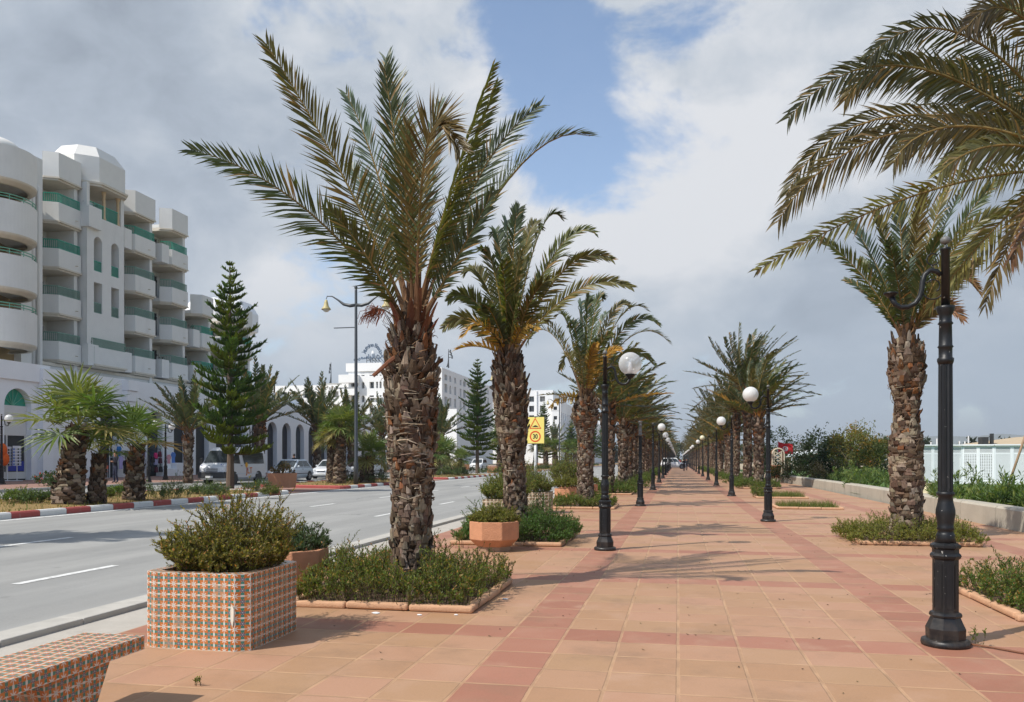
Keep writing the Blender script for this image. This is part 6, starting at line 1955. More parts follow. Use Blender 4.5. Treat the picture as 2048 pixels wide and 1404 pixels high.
# ---------------------------------------------------------------- vehicles
def loft(mb, secs, m=0, closed_ends=True):
    n = len(secs[0]); vs = [p for s in secs for p in s]; fs = []
    for i in range(len(secs) - 1):
        for j in range(n):
            j2 = (j + 1) % n; fs.append((i * n + j, i * n + j2, (i + 1) * n + j2, (i + 1) * n + j))
    fs.append(tuple(range(n - 1, -1, -1))); fs.append(tuple((len(secs) - 1) * n + j for j in range(n))); mb.add(vs, fs, m=m)


def lerp(a, b, t):
    return tuple(a[k] + (b[k] - a[k]) * t for k in range(3))


def car(label, loc, rz, paint, L=3.9, W=1.66, Hh=1.46, hood=1.0, cowl=.98, rf0=1.75, rf1=3.0, tail=3.7, belt=.92, hoodz=.72, group='cars parked along the service road', rack=False, bumper=None, lights=True, r=.30, ax=(.72, 3.15), pillars=(0.0, .5, 1.0), tailz=None, rw=.80, name='parked_car'):
    """nose towards -Y; body lofted along its length, glasshouse above the belt line"""
    t = thing(name, label, 'car', loc, rz, group)
    hw = W / 2
    def sec(y, zt, wk=1.0, zb=.2):
        w_ = hw * wk; return [(-w_ * .86, y, zb), (w_ * .86, y, zb), (w_, y, zb + .18), (w_, y, (zb + zt) / 2 + .08), (w_ * .97, y, zt - .07), (w_ * .84, y, zt), (-w_ * .84, y, zt), (-w_ * .97, y, zt - .07), (-w_, y, (zb + zt) / 2 + .08), (-w_, y, zb + .18)]
    tz = tailz or belt
    mb = MB(); loft(mb, [sec(0, hoodz - .12, .80, .28), sec(.07, hoodz - .03, .90, .22), sec(.25, hoodz + .03, .97), sec(cowl, belt - .03, 1.0), sec(cowl + .1, belt, 1.0), sec((cowl + tail) / 2, belt, 1.0), sec(tail - .1, tz, .99), sec(L - .1, tz - .06, .95, .25), sec(L, tz - .2, .88, .3)])
    b = mb.build('body', paint, t, True, .02); 
    # glasshouse
    bl = [(-hw * .93, cowl, belt - .02), (hw * .93, cowl, belt - .02), (hw * .93, tail, belt - .02), (-hw * .93, tail, belt - .02)]
    tp = [(-hw * rw, rf0, Hh - .04), (hw * rw, rf0, Hh - .04), (hw * rw, rf1, Hh - .04), (-hw * rw, rf1, Hh - .04)]
    mid = [(-hw * rw * .9, rf0 + .12, Hh), (hw * rw * .9, rf0 + .12, Hh), (hw * rw * .9, rf1 - .12, Hh), (-hw * rw * .9, rf1 - .12, Hh)]
    mb = MB(); mb.add(bl + tp + mid, [(0, 1, 5, 4), (1, 2, 6, 5), (2, 3, 7, 6), (3, 0, 4, 7), (4, 5, 9, 8), (5, 6, 10, 9), (6, 7, 11, 10), (7, 4, 8, 11), (8, 9, 10, 11)]); mb.build('roof', paint, t, False, .03)
    def pane(nm, a, b, c, d_, i0, i1, j0, j1, m='car_glass'):
        """pane on the face a-b (bottom) d-c (top), set 6 mm proud"""
        nv = (Vector(b) - Vector(a)).cross(Vector(d_) - Vector(a)).normalized() * .006
        P = lambda u, v: Vector(lerp(lerp(a, b, u), lerp(d_, c, u), v)) + nv
        q = MB(); q.add([P(i0, j0), P(i1, j0), P(i1, j1), P(i0, j1)], [(0, 1, 2, 3)]); q.build(nm, m, t)
    pane('windshield', bl[0], bl[1], tp[1], tp[0], .06, .94, .06, .92)
    pane('rear_window', bl[2], bl[3], tp[3], tp[2], .08, .92, .12, .9)
    for u0, u1 in zip(pillars, pillars[1:]):
        pane('side_window', bl[1], bl[2], tp[2], tp[1], .07 + u0 * .86, .05 + u1 * .86, .10, .88)
        pane('side_window', bl[3], bl[0], tp[0], tp[3], 1 - (.05 + u1 * .86), 1 - (.07 + u0 * .86), .10, .88)
    for y in ax:
        for s in (-1, 1):
            w_ = bpy.data.objects.new('wheel', None); C.objects.link(w_); w_.parent = t; w_.location = (s * (hw - .09), y, r); w_.rotation_euler = (0, R(90) * s, 0)
            q = MB(); q.lathe([(r * .62, -.09), (r * .95, -.09), (r, -.05), (r, .06), (r * .94, .095), (r * .64, .095)], 22, cap=False); q.build('tyre', 'rubber', w_, True)
            q = MB(); q.lathe([(r * .64, .08), (r * .5, .06), (.05, .085), (0, .09)], 14, cap=False)
            for k in range(7):
                a = 6.2832 * k / 7; q.box((math.cos(a) * r * .38, math.sin(a) * r * .38, .09), (r * .46, .05, .02), a)
            q.build('rim', 'rim_metal', w_)
            q = MB(); q.lathe([(r * 1.17, 0), (r * 1.17, .004), (0, .004)], 22, (0, 0, .094)); o = q.build('wheel_arch', 'car_trim', t); o.location = (s * (hw - .095), y, r + .02); o.rotation_euler = (0, R(90) * s, 0)
    q = MB(); q.box((0, .015, .36), (W * .80, .12, .16)); q.build('bumper', bumper or 'car_trim', t, False, .03)
    q = MB(); q.box((0, .01, hoodz - .16), (W * .40, .06, .09)); q.build('grille', 'car_trim', t, False, .01)
    for s in (-1, 1):
        q = MB(); q.box((s * W * .335, .075, hoodz - .115), (W * .19, .14, .13), s * .25); q.build('headlight', 'headlight', t, False, .03)
        q = MB(); q.box((s * (hw + .06), cowl + .35, belt + .06), (.14, .09, .12)); q.build('mirror', paint if paint != 'white_paint' else 'car_trim', t, False, .02)
        q = MB(); q.box((s * (hw + .004), (cowl + tail) / 2 + .15, .5), (.016, tail - cowl - .1, .05)); q.build('side_strip', 'car_trim', t)
        q = MB(); q.box((s * (hw + .008), cowl + 1.1, belt - .13), (.02, .14, .03)); q.build('door_handle', 'car_trim', t)
    q = MB(); q.box((0, -.05, .37), (.5, .012, .11)); q.build('number_plate', 'plate', t)
    if rack:
        q = MB()
        for y in (rf0 + .3, rf1 - .3):
            q.box((0, y, Hh + .07), (W * .8, .06, .04))
        for s in (-1, 1):
            q.box((s * W * .36, (rf0 + rf1) / 2, Hh + .07), (.04, rf1 - rf0 - .3, .04))
            for y in (rf0 + .3, rf1 - .3):
                q.box((s * W * .36, y, Hh + .02), (.05, .05, .09))
        q.build('roof_rack', 'car_trim', t)
    return t


CXc = -26.05
def cy(px_, X):
    return onX(px_, X)
ch = car('silver-blue hatchback parked right behind the van', (CXc, 50.2, zl(CXc)), 0, 'silver_blue_paint', bumper='silver_blue_paint')
cs = car('silver sedan parked between the hatchback and the fan palm pair', (CXc, 57.0, zl(CXc)), .03, 'silver_paint', L=4.2, W=1.68, Hh=1.44, hoodz=.76, bumper='silver_paint', rf0=1.85, rf1=2.95, tail=3.65)
cw = car('white car with a roof rack parked behind the nearest street light', (CXc, 64.2, zl(CXc)), 0, 'white_paint', L=4.0, Hh=1.56, hoodz=.84, belt=.98, rf1=3.5, tail=3.9, rack=True)
car('dark blue car far off on the service road past the third island', (-25.8, onX(1125, -25.8), zl(CXc)), 0, 'blue_paint', Hh=1.5)
dup(cw, (CXc, onX(950, CXc), zl(CXc)), 0, 'white car half hidden behind the star pine trunk')
# silver minibus
vx, vy = -26.15, 42.6
van = thing('minibus', 'silver minibus with orange lettering and the number 54, parked behind the star pine', 'van', (vx, vy, zl(vx)), 0)
VW, VL, VH = 1.72, 4.72, 2.18; hw = VW / 2
def vsec(y, zt, wk, zb=.28, bw=1.0):
    w_ = hw * wk
    return [(-w_ * .9, y, zb), (w_ * .9, y, zb), (w_, y, zb + .12), (w_, y, 1.0), (w_ * .985, y, min(zt - .02, 1.18)), (w_ * .95 * bw, y, max(zt - .3, 1.2)) if zt > 1.6 else (w_ * .95, y, zt - .01), (w_ * .80 * bw, y, zt), (-w_ * .80 * bw, y, zt), (-w_ * .95 * bw, y, max(zt - .3, 1.2)) if zt > 1.6 else (-w_ * .95, y, zt - .01), (-w_ * .985, y, min(zt - .02, 1.18)), (-w_, y, 1.0), (-w_, y, zb + .12)]
mb = MB(); loft(mb, [vsec(.0, 1.02, .90, .42), vsec(.10, 1.12, .96), vsec(.34, 1.24, 1.0), vsec(1.02, 2.02, 1.0), vsec(1.35, VH - .02, 1.0), vsec(2.4, VH, 1.0), vsec(VL - .25, VH - .02, 1.0), vsec(VL - .04, VH - .16, .97), vsec(VL, 1.2, .95)])
mb.build('body', 'silver_paint', van, False, .03)
def vpart(nm, m, fn, bev=0.0):
    q = MB(); fn(q); return q.build(nm, m, van, False, bev)
vpart('windshield', 'car_glass', lambda q: q.add([(-hw * .86, .34, 1.265), (hw * .86, .34, 1.265), (hw * .80, .94, 1.965), (-hw * .80, .94, 1.965)], [(0, 1, 2, 3)]))
for s in (-1, 1):
    def sw(q, a, b, c, d_):
        q.add([(s * (hw * .990 + .012), a[0], a[1]), (s * (hw * .990 + .012), b[0], b[1]), (s * (hw * .955 + .014), c[0], c[1]), (s * (hw * .955 + .014), d_[0], d_[1])], [(0, 1, 2, 3) if s > 0 else (3, 2, 1, 0)])
    vpart('side_window', 'car_glass', lambda q: sw(q, (2.05, 1.2), (4.42, 1.2), (4.30, 1.86), (1.80, 1.86)))
    vpart('side_window', 'car_glass', lambda q: sw(q, (.62, 1.24), (1.60, 1.2), (1.45, 1.84), (1.10, 1.84)))
    vpart('mirror', 'car_trim', lambda q: q.box((s * (hw + .13), .5, 1.38), (.16, .1, .28)), .02)
    vpart('headlight', 'headlight', lambda q: q.box((s * .62, .07, .86), (.38, .16, .24), s * .2), .04)
    vpart('door_handle', 'car_trim', lambda q: q.box((s * (hw + .01), 1.75, 1.08), (.02, .16, .04)))
    for y in (.92, 3.75):
        w_ = bpy.data.objects.new('wheel', None); C.objects.link(w_); w_.parent = van; w_.location = (s * (hw - .10), y, .33); w_.rotation_euler = (0, R(90) * s, 0)
        q = MB(); q.lathe([(.2, -.1), (.31, -.1), (.33, -.06), (.33, .07), (.31, .105), (.21, .105)], 22, cap=False); q.build('tyre', 'rubber', w_, True)
        q = MB(); q.lathe([(.21, .09), (.16, .06), (.05, .1), (0, .1)], 16, cap=False); q.build('rim', 'rim_metal', w_, True)
        q = MB(); q.lathe([(.41, 0), (.41, .004), (0, .004)], 24, (0, 0, .098)); o = q.build('wheel_arch', 'car_trim', van); o.location = (s * (hw - .095), y, .35); o.rotation_euler = (0, R(90) * s, 0)
vpart('bumper', 'car_trim', lambda q: q.box((0, .02, .55), (VW * 1.0, .22, .36)), .04)
vpart('grille', 'car_trim', lambda q: (q.box((0, .005, .90), (.74, .05, .05)), q.box((0, .0, .79), (.72, .05, .05))), .01)
vpart('number_plate', 'plate', lambda q: q.box((-.12, -.10, .45), (.46, .012, .12)))
vpart('side_strip', 'silver_blue_paint', lambda q: q.box((hw + .004, 2.4, .62), (.012, 2.6, .05)))
text('54', .24, 'blue_print', (.56, .105, 1.02), (R(72), 0, 0), .002, van, 'number')
text('JLT', .52, 'orange_print', (hw + .012, 2.62, .62), (R(90), 0, R(90)), .002, van, 'lettering')
q = MB(); n = 16; q.add([(hw + .012, 2.30 + .15 * (1 + .16 * (i % 2)) * math.cos(6.283 * i / n), 1.12 + .15 * (1 + .16 * (i % 2)) * math.sin(6.283 * i / n)) for i in range(n)], [tuple(range(n))]); q.build('sun_emblem', 'amber_print', van)
q = MB(); q.add([(hw + .012, 2.34, .80), (hw + .012, 2.42, .80), (hw + .012, 2.42, .95), (hw + .012, 2.34, .95)], [(0, 1, 2, 3)]); q.build('blue_mark', 'blue_print', van)
q = MB(); q.lathe([(.06, 0), (.06, .01), (0, .01)], 14); o = q.build('blue_mark', 'blue_print', van); o.location = (-.70, .09, 1.08); o.rotation_euler = (R(90), 0, 0)

# ---------------------------------------------------------------- people
def person(label, loc, rz, top, legs, pose='stand', h=1.70, hair=(.015, .012, .01), skirt=False):
    t = thing('person', label, 'person', loc, rz); k = h / 1.72
    V = []; E = []; RR = []
    def v(p, r, par=None):
        V.append(tuple(c * k for c in p)); RR.append(r * k)
        if par is not None:
            E.append((par, len(V) - 1))
        return len(V) - 1
    pel = v((0, 0, .95), .135); sp_ = v((0, .01, 1.12), .125, pel); ch_ = v((0, .0, 1.30), .150, sp_); nk = v((0, -.01, 1.47), .055, ch_)
    hd = v((0, .005, 1.555), .078, nk); h2 = v((0, .0, 1.63), .092, hd); v((0, -.005, 1.685), .065, h2); v((0, .10, 1.60), .016, hd)
    st_ = .16 if pose == 'walk' else .03
    for s in (-1, 1):
        f = s * st_ * 1.4
        a = v((s * .09, 0, .87), .098, pel); b = v((s * .10, f * .5 + .03, .49), .062, a); c = v((s * .10, f - .04, .09), .042, b); v((s * .105, f + .12, .035), .036, c)
        sh = v((s * .17, -.01, 1.40), .062, ch_)
        if pose == 'fold':
            el = v((s * .23, .04, 1.14), .046, sh); wr = v((s * .05, .19, 1.18), .033, el); hn = v((-s * .05, .20, 1.19), .03, wr); dirn = (-s, 0, .1)
        else:
            el = v((s * .235, -.03 - f * .3, 1.13), .046, sh); wr = v((s * .245, .05 - f * .6, .90), .032, el); hn = v((s * .24, .07 - f * .6, .83), .030, wr); dirn = (0, .25, -1)
        hp = V[hn]; hp = (hp[0] / k, hp[1] / k, hp[2] / k)
        for i in range(4):
            o_ = (i - 1.5) * .019; ln = (.075, .085, .08, .062)[i]
            side = (0, o_, 0) if pose != 'fold' else (0, 0, o_)
            q = v((hp[0] + side[0] + dirn[0] * .045, hp[1] + side[1] + dirn[1] * .045, hp[2] + side[2] + dirn[2] * .045), .0095, hn)
            v((hp[0] + side[0] + dirn[0] * ln + (.0 if pose == 'fold' else -s * .012), hp[1] + side[1] + dirn[1] * ln, hp[2] + side[2] + dirn[2] * ln), .008, q)
        v((hp[0] - s * .01 + dirn[0] * .03, hp[1] + .045, hp[2] + dirn[2] * .03), .010, hn)
    me = bpy.data.meshes.new('body'); me.from_pydata(V, E, []); o = bpy.data.objects.new('body', me); C.objects.link(o); o.parent = t
    md = o.modifiers.new('skin', 'SKIN'); md.use_smooth_shade = True
    for i, sv_ in enumerate(me.skin_vertices[0].data):
        sv_.radius = (RR[i], RR[i] * (.72 if i in (0, 1, 2) else 1)); sv_.use_root = i == 0
    ms = o.modifiers.new('sub', 'SUBSURF'); ms.levels = 2; ms.render_levels = 2
    def fn(g):
        x, y, z = g.xyz(g.n('ShaderNodeTexCoord').outputs['Object'])
        c = g.mix(g.step(z, .075 * k, .085 * k), (.03, .022, .018), legs)
        c = g.mix(g.step(z, .93 * k, .945 * k), c, top)
        c = g.mix(g.step(z, 1.455 * k, 1.465 * k), c, (.36, .20, .13))
        if pose != 'fold':
            hand = g.m('MULTIPLY', g.m('GREATER_THAN', g.m('ABSOLUTE', x), .185 * k), g.m('LESS_THAN', z, .90 * k)); c = g.mix(hand, c, (.36, .20, .13))
        else:
            hand = g.m('MULTIPLY', g.m('MULTIPLY', g.m('GREATER_THAN', y, .165 * k), g.m('LESS_THAN', g.m('ABSOLUTE', x), .16 * k)), g.m('LESS_THAN', g.m('ABSOLUTE', g.m('SUBTRACT', z, 1.18 * k)), .09)); c = g.mix(hand, c, (.36, .20, .13))
        n = g.noise(g.n('ShaderNodeTexCoord').outputs['Object'], 14, 4, .6); kk = g.m('MULTIPLY_ADD', g.m('SUBTRACT', n, .5), .5, 1.0)
        c = g.n('ShaderNodeVectorMath', {0: c, 1: g.comb(kk, kk, kk)}, operation='MULTIPLY').outputs[0]
        return {'Base Color': c, 'Roughness': .8, 'Specular IOR Level': .2}
    me.materials.append(mat('person_skin_and_cloth_%d' % len(M), fn))
    hb_ = MB(); hb_.sphere((0, -.018 * k, 1.655 * k), .104 * k, 14, 9, sq=(.95, 1.0, .95)); hm = hb_.build('hair', 'hair', t, True)
    for q in hm.data.vertices:
        if q.co.y > .03 * k and q.co.z < 1.67 * k:
            q.co.y = .03 * k
        if q.co.z < 1.58 * k:
            q.co.z = 1.58 * k
    e = MB()
    for s in (-1, 1):
        e.sphere((s * .032 * k, .088 * k, 1.622 * k), .009, 8, 6); 
    e.box((0, .092 * k, 1.556 * k), (.04, .008, .008)); e.build('face_detail', 'hair', t)
    for s in (-1, 1):
        e = MB(); e.sphere((s * .09 * k, -.005, 1.61 * k), .022 * k, 8, 6, sq=(.4, .8, 1.3)); e.build('ear', 'cloth_pink' if False else 'brown_wood', t)
    return t


q = G0(231, 966, .12); q.x = min(q.x, q.x)
person('person in dark jacket and jeans standing with folded arms before the clothes rack', (q.x, q.y, q.z), R(150), (.018, .018, .025), (.03, .035, .06), 'fold')
person('person in dark clothes walking on the sidewalk behind the hatchback', (-28.9, onX(588, -28.9), zl(-28.9) + .12), R(60), (.02, .02, .026), (.02, .02, .025), 'walk')
person('person in a dark jacket beside the white car with a roof rack', (-25.0, onX(719, -25.0), zl(-25.0)), R(-120), (.025, .025, .035), (.05, .055, .07), 'walk')
for i, (x, yy, top, lab) in enumerate([(1368, 112, (.02, .02, .025), 'person in black walking in the middle of the far promenade'), (1373, 118, (.03, .03, .035), 'person in dark grey walking just right of the one in black'), (1360, 190, (.35, .07, .06), 'distant person in red far down the promenade'),
                                (1353, 230, (.3, .25, .2), 'distant person in beige at the end of the promenade')]):
    u = (x - 1024) / FPX; d_ = yy; p = at(x, 930, d_); person(lab, (p.x, p.y, 0), R(180 * (i % 2) + 10), top, (.03, .03, .04), 'walk')

# ---------------------------------------------------------------- shop displays under the arcade
def shirt(label, X, Y, z, m, wd=.5, hh=.72, long=False):
    """garment on a hanger, front towards the street"""
    mb = MB(); w2 = wd / 2
    out = [(-w2 * .72, 0), (w2 * .72, 0), (w2 * .70, hh * .55), (w2 * .74, hh * .66), (w2 * 1.0, hh * .58), (w2 * 1.12, hh * .78), (w2 * .55, hh * .98), (w2 * .18, hh * .96), (0, hh * .90), (-w2 * .18, hh * .96), (-w2 * .55, hh * .98), (-w2 * 1.12, hh * .78), (-w2 * 1.0, hh * .58), (-w2 * .74, hh * .66), (-w2 * .70, hh * .55)]
    mb.prism(out, (0, 0, 0), (0, 1, 0), (0, 0, 1), (1, 0, 0), .05)
    t = mb.build('hanging_garment', m, None, False, .015); t.location = (X, Y, z); tag(t, label, 'garment', 'garments hung outside the arcade shop')
    h_ = MB(); h_.tube([(.02, -w2 * .5, hh * .95), (.02, 0, hh * 1.06), (.02, w2 * .5, hh * .95)], .01, 4); h_.tube([(.02, 0, hh * 1.06), (.02, 0, hh * 1.16)], .008, 4); h_.build('hanger', 'white_metal', t)
    return t
RXK = -36.15
def gz(px_, py, X=RXK):
    Y = onX(px_, X); return Y, zat(X, Y, py)
rk = thing('clothes_rack', 'metal rack of clothes in front of the arcade, behind the short fan palm', 'clothes rack', (RXK, 0, 0))
Ya, Yb = onX(222, RXK), onX(297, RXK); mb = MB(); zf = zl(RXK) + .12
for Y in (Ya, (Ya + Yb) / 2, Yb):
    mb.tube([(-.1, Y, zf), (-.1, Y, 2.75)], .025, 6)
for z in (1.75, 2.72):
    mb.tube([(-.1, Ya, z), (-.1, Yb, z)], .02, 6)
mb.build('frame', 'white_metal', rk)
for px_, py, m, hh, lab in ((227, 912, 'cloth_white', .75, 'grey-white shirt at the left end of the clothes rack'), (237, 913, 'cloth_blue', .70, 'bright blue shirt on the upper rail of the rack'), (238, 938, 'cloth_lavender', .85, 'lavender dress below the bright blue shirt'), (252, 923, 'cloth_grey', .75, 'dark grey top right of the blue shirt'),
                     (261, 923, 'cloth_red', .72, 'red top left of the short fan palm trunk'), (271, 920, 'cloth_red', .68, 'second red top, directly behind the short fan palm trunk'), (249, 949, 'cloth_maroon', 1.0, 'long maroon dress on the lower rail'), (246, 947, 'cloth_black', .9, 'black dress left of the maroon one'), (287, 915, 'cloth_pattern', .55, 'patterned pale blue blouse near the lamp posts')):
    Y, z = gz(px_, py); shirt(lab, RXK + (.02 if hh < .8 else .12), Y, z, m, .42, hh)
for px_, py, m, lab in ((309, 917, 'cloth_hotpink', 'hot pink bag on the bag stand'), (317, 914, 'cloth_maroon', 'plum bag right of the hot pink one'), (303, 925, 'cloth_black', 'black bag left below the hot pink one'), (318, 927, 'cloth_wine', 'wine red bag low on the bag stand'), (309, 930, 'cloth_pattern', 'patterned bag under the hot pink one'),
                        (302, 943, 'cloth_black', 'black bag at the bottom left of the bag stand'), (310, 945, 'cloth_wine', 'dark wine bag at the bottom middle of the stand'), (319, 944, 'cloth_black', 'black bag at the bottom right of the bag stand')):
    Y, z = gz(px_, py); mb = MB(); mb.box((0, 0, .2), (.16, .34, .40), 0, tap=(.7, .8)); o = mb.build('hand_bag', m, None, False, .04); o.location = (RXK + .1, Y, z); tag(o, lab, 'bag', 'bags on the bag stand')
    h_ = MB(); h_.tube([(0, -.1, .4), (0, -.08, .55), (0, .08, .55), (0, .1, .4)], .012, 5); h_.build('handle', 'car_trim', o)
bs = thing('bag_stand', 'dark metal stand hung with bags between the two lamp posts', 'display stand', (RXK, 0, 0)); mb = MB(); Ya, Yb = onX(299, RXK), onX(323, RXK)
for Y in (Ya, Yb):
    mb.tube([(-.1, Y, zf), (-.1, Y, 2.4)], .03, 6)
for z in (1.0, 1.7, 2.35):
    mb.tube([(-.1, Ya, z), (-.1, Yb, z)], .025, 6)
mb.build('frame', 'car_trim', bs)
Y, z = gz(337, 932); shirt('pale pink shirt hanging right of the second lamp post', RXK, Y, z, 'cloth_pink', .45, .85)
Y, z = gz(346, 927); shirt('sky blue shirt hanging at the right end of the display', RXK, Y, z, 'cloth_skyblue', .50, .85)
Y0_, Y1_ = onX(322, RXK), onX(358, RXK); cr_ = thing('display_plinth', 'white stepped display boxes below the pink and blue shirts', 'display box', (RXK, Y0_, zf)); mb = MB()
mb.bb(-.4, .4, 0, (Y1_ - Y0_) * .55, 0, .55); mb.bb(-.4, .45, (Y1_ - Y0_) * .55 + .01, Y1_ - Y0_, 0, .95); mb.bb(-.35, .1, .1, (Y1_ - Y0_) * .5, .55, .9); mb.build('box', 'arcade_white', cr_, False, .02)
# orange chair
q = G0(207, 957, .12); cc = thing('chair', 'orange plastic chair with white metal legs by the arcade arch', 'chair', (q.x, q.y, q.z), R(110)); mb = MB(); mb.box((0, 0, .45), (.42, .42, .04)); mb.build('seat', 'chair_red', cc, False, .015)
mb = MB(); mb.box((0, -.21, .72), (.40, .03, .22)); mb.build('backrest', 'chair_red', cc, False, .01)
for sx in (-.19, .19):
    mb = MB(); mb.tube([(sx, -.2, 0), (sx, -.2, .80)], .014, 6); mb.build('leg', 'white_metal', cc); mb = MB(); mb.tube([(sx, .2, 0), (sx, .19, .44)], .014, 6); mb.build('leg', 'white_metal', cc)
# postcard stands and door displays by the first shop
def card_stand(label, px_, X, h):
    Y = onX(px_, X); t = thing('postcard_stand', label, 'display stand', (X, Y, zl(X) + .12)); mb = MB(); mb.tube([(0, 0, 0), (0, 0, h * .5)], .025, 6)
    for k in range(3):
        a = 2.1 * k; mb.box((math.cos(a) * .18, math.sin(a) * .18, .03), (.36, .05, .04), a)
    mb.build('pole', 'white_metal', t); mb = MB(); mb.box((0, 0, h * .72), (.34, .34, h * .56), .5); mb.build('card_rack', 'white_metal', t); mb = MB()
    for fa in (0, 1, 2, 3):
        a = .5 + fa * math.pi / 2; e = Vector((math.cos(a), math.sin(a), 0)); s = Vector((-e.y, e.x, 0))
        for r_ in range(6):
            for c_ in (-1, 0, 1):
                c = e * .175 + s * (c_ * .105) + UP * (h * .48 + h * .085 * r_); mb.add([c - s * .04 - UP * .05, c + s * .04 - UP * .05, c + s * .04 + UP * .05, c - s * .04 + UP * .05], [(0, 1, 2, 3)], m=(r_ * 3 + c_) % 3)
    mb.build('postcard', ['paper_print', 'car_trim', 'cloth_skyblue'], t)
card_stand('white revolving postcard stand before the glazed shop front', 34, -35.9, 1.95); card_stand('postcard stand at the left shop door behind the lamp post', 15, -36.2, 1.9); card_stand('small card stand beside the dark lamp post at the clothes rack', 285, -34.3, 1.3)
for px_, py, m, lab in ((8, 918, 'cloth_orange', 'orange inflatable toy hung behind the leftmost lamp post'), (4, 900, 'cloth_orange', 'orange beach ball above the inflatable toy at the left edge')):
    X = -35.9; Y = onX(px_, X); mb = MB(); mb.sphere((0, 0, 0), .32, 16, 10, sq=(.6, 1, 1.2)); o = mb.build('beach_toy', m, smooth=True); o.location = (X, Y, zat(X, Y, py)); tag(o, lab, 'beach toy')
# globe lamps on the far sidewalk, same pattern as those of the promenade
for px_, pb, lab in ((3, 968, 'black globe lamp post at the left edge before the glazed shop'), (297, 965, 'black lamp post before the bag stand, nearer the street'), (331, 960, 'globe lamp post right of the bag stand')):
    q = G0(px_, pb, .12); dup(LW, q, R(0), lab, 'globe lamp posts on the far sidewalk')
for px_, pb in ((500, 955), (1190 * 0 + 765, 948), (850, 942)):
    q = G0(px_, pb, .12); dup(LW, q, 0, {500: 'globe lamp post right of the van on the sidewalk', 765: 'globe lamp post left of the tallest palm across the road', 850: 'globe lamp post right of the tallest palm across the road'}[px_], 'globe lamp posts on the far sidewalk')
# date palms of the far sidewalk
SP = [(.06, .08, .04), (.068, .088, .048), (.08, .095, .04)]
def side_palm(px_, pb, ytop, label, s, src, rz=0):
    q = G0(px_, pb, .12); return dup(src, q, rz, label, 'date palms on the far sidewalk', s)
psp = far_palm('date palm on the far sidewalk left of the van, its dark trunk leaning', G0(376, 966, .12), 91, 2.9, 3.0, 22, Vector((-.1, 0, 0)), 40, False, 18, SP, stalk=(.14, .085, .035), fat=.82); psp['group'] = 'date palms on the far sidewalk'
side_palm(634, 950, 0, 'date palm on the far sidewalk behind the silver sedan', 1.35, psp, 1.5); side_palm(702, 950, 0, 'date palm on the far sidewalk behind the white car', 1.2, psp, 3.0); side_palm(765, 945, 0, 'date palm on the far sidewalk just left of the tallest palm', 1.25, psp, 4.2)
side_palm(882, 942, 0, 'date palm on the far sidewalk just right of the tallest palm', 1.4, psp, 2.3); side_palm(1025, 938, 0, 'date palm on the far sidewalk behind the second palm trunk', 1.4, psp, .8); side_palm(1108, 932, 0, 'far date palm left of the third palm trunk', 1.5, psp, 5); side_palm(520, 958, 0, 'date palm crown showing right of the star pine', 1.3, psp, 2.7)
# flowering plants on the sidewalk
for px_, pb, lab in ((92, 972, 'low red-flowered plant on the sidewalk left of the thick-trunked fan palm'), (112, 974, 'dark leafy plant beside the red-flowered one')):
    mb = MB(); leaf_cloud(mb, (0, 0, .3), (.55, .5, .35), 420, .12, random.Random(px_), [(.05, .08, .03), (.04, .06, .03)], 12, flowers=(.08 if px_ < 100 else .01, (.5, .05, .05)), hollow=.2); o = mb.build('flowering_plant', ['wood', 'leaf']); o.location = G0(px_, pb, .12); tag(o, lab, 'plant')
# ================================================================ garden on the right
def oleander(label, loc, n, h, r, seed, cols=((.13, .185, .058), (.10, .15, .05), (.18, .21, .06), (.07, .115, .04)), leaf=.16):
    return shrub('oleander', label, loc, disc(random.Random(seed), n, r, 0), h, seed + 1, list(cols), 'oleanders along the garden wall', leaf=leaf * 1.15, lean=.55, ctr=(0, 0), rad=r, lv=15, twigs=2, lw=.2, hvar=.5, upright=.9)
ZG = .15
for i, (px_, Y, h, r, n, lab) in enumerate([(1760, 41, 1.35, 1.5, 80, 'pale green oleander left of the upright palm trunk behind the wall'), (1890, 28.5, 1.25, .7, 34, 'tall oleander just left of the globeless lamp shaft'), (1928, 27, 1.0, 1.0, 48, 'oleander right of the globeless lamp shaft'),
                                          (1968, 26, 0.85, 1.1, 55, 'low spreading oleander along the wall before the lattice panels'), (2010, 25, 0.9, 1.0, 50, 'oleander near the right edge of the photo'), (2050, 24, 1.05, .9, 55, 'oleander cut by the right edge of the photo'), (1725, 46, 1.3, 1.3, 60, 'yellowish oleander under the spreading bush'), (1700, 52, .9, 1.0, 50, 'small rounded oleander at the left of the yellowish one')]):
    u = (px_ - 1024) / FPX; X = Y * (u * CA - SA) / (CA + u * SA); oleander(lab, (max(X, 8.6), Y, ZG), n, h, r, 400 + i)
def bush(name, label, px_, Y, zc, rr, n, leaf, seed, cols, clumps=30, cat='shrub', flowers=None, hollow=.45):
    mb = MB(); leaf_cloud(mb, (0, 0, 0), rr, n, leaf, random.Random(seed), cols, clumps, flowers=flowers, hollow=hollow); o = mb.build(name, ['wood', 'leaf'])
    u = (px_ - 1024) / FPX; o.location = (Y * (u * CA - SA) / (CA + u * SA), Y, zc); return tag(o, label, cat, None)
DKG = [(.035, .056, .03), (.045, .065, .032), (.055, .075, .036)]
